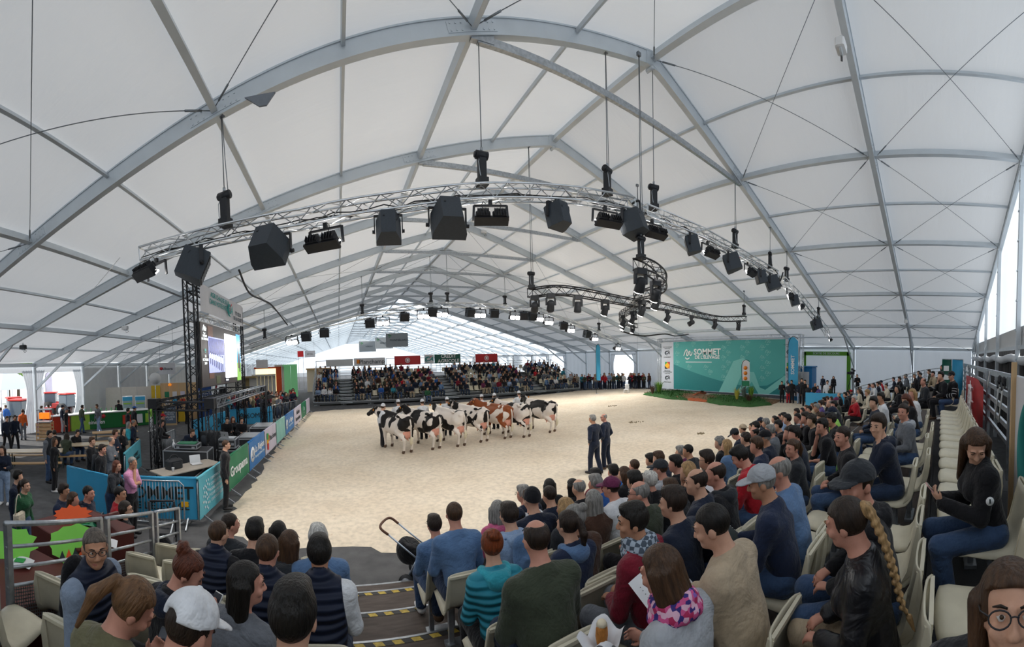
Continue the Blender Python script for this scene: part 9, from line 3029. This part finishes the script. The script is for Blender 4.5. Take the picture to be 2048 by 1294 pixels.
# outside, beyond the open left side
redm = mat('machine_red', lin('c2281f'), .4, 0, .05)
tyre = mat('tyre', (.03, .03, .03), .8)
def tractor(p, rz, label, sc=1.0):
 t = thing('tractor', label, 'tractor', p, rz); t.scale = (sc,) * 3
 MB().cbox((0, .9, 1.15), (.8, 1.8, .75), .06).build('bonnet', redm, t); a = MB(); a.cbox((0, -.5, 1.9), (1.3, 1.4, 1.3), .08); a.build('cab', mat('cab_glass', (.12, .15, .18), .1), t); MB().cbox((0, -.5, 2.62), (1.45, 1.55, .14), .05).build('cab_roof', redm, t)
 for x, y, r in ((-.85, -.6, .8), (.85, -.6, .8), (-.75, 1.3, .5), (.75, 1.3, .5)):
  a = MB(); a.tube([(x - .2, y, r), (x + .2, y, r)], r, 18); w1_ = a.build('tyre', tyre, t); a = MB(); a.tube([(x - .22, y, r), (x + .22, y, r)], r * .5, 12); a.build('rim', white_paint, w1_)
 a = MB()
 for s in (-1, 1): a.bar((s * .5, .2, 1.2), (s * .5, 2.6, .9), .12, .14)
 a.build('loader_arm', redm, t); a = MB(); a.cbox((0, 2.8, .7), (1.9, .5, .6), .05); a.build('loader_bucket', redm, t)
for i, (px, r, rz) in enumerate(((25, 30, 60), (42, 27, 20), (110, 36, -60), (128, 33, 80), (70, 40, 30))):
 p = at_r(px, 800, r); tractor((p.x, p.y, 0), R_(rz), sc=.78, label='red farm machine outside in the sun, %s' % ('leftmost through the first opening', 'in front through the first opening', 'left one through the second opening', 'right one through the second opening', 'hidden behind the curtain between openings')[i])
for i, (px, r) in enumerate(((8, 34), (20, 50))):
 p = at_r(px, 760, r); t = thing('marquee', 'white pointed marquee outside, %s' % ('nearer one', 'farther one')[i], 'marquee', (p.x, p.y, 0)); a = MB(); a.add([(-2.5, -2.5, 2.6), (2.5, -2.5, 2.6), (2.5, 2.5, 2.6), (-2.5, 2.5, 2.6), (0, 0, 4.6)], [(0, 1, 4), (1, 2, 4), (2, 3, 4), (3, 0, 4)]); a.build('canopy', clear_fab if False else wall_fab, t)
 for sx in (-2.4, 2.4):
  for sy in (-2.4, 2.4): MB().box((sx, sy, 1.3), (.08, .08, 2.6)).build('pole', alu, t)
leafm = mat('tree_leaf', lin('7fa04a'), .7, 0, .3, 3, trans=.3)
for i, (px, r, h_) in enumerate(((15, 60, 9), (35, 70, 10), (-20, 55, 9))):
 p = at_r(px, 740, r); q = random.Random(i); t = thing('tree', 'leafy green tree outside beyond the machines, %s' % ('left one', 'right one', 'outermost one')[i], 'tree', (p.x, p.y, 0)); a = MB(); a.tube([(0, 0, 0), (.1, 0, h_ * .4), (0, .1, h_ * .8)], [.3, .22, .08], 8); a.build('trunk', mat('bark', (.09, .06, .04), .9), t); a = MB()
 for k in range(700):
  v = Vector((q.gauss(0, 1), q.gauss(0, 1), q.gauss(0, 1))).normalized() * q.uniform(.5, 1) * h_ * .36; c = v + Vector((0, 0, h_ * .65)); d = Vector((q.gauss(0, 1), q.gauss(0, 1), q.gauss(0, 1))).normalized() * .35; f_ = d.orthogonal().normalized() * .3
  a.add([c - d, c + f_, c + d, c - f_], [(0, 1, 2, 3)])
 tag(a.build('foliage', leafm, t, split=False), kind='stuff')
feather(Vector((at_r(92, 800, 40).x, at_r(92, 800, 40).y, 0)), 4.0, .7, R_(35), V_white, 'pale feather flag outside the second opening', None)
for i, (px, r, top) in enumerate(((80, 24, 'darkblue'), (95, 25, 'red'), (44, 22, 'orange'), (12, 26, 'blue'), (2, 24, 'white'), (30, 33, 'navy'))):
 p = at_r(px, 800, r); make_person('person in %s outside the tent, %s' % (nice(top), ('left of the red shirt', 'standing at the machines', 'near the curtain', 'by the marquee', 'at the left edge', 'among the machines')[i]), (p.x, p.y, 0), R_(-60 + 50 * i), SPF[i % 5], 3, top, 'grey', 'short', 'brown', group='people outside')
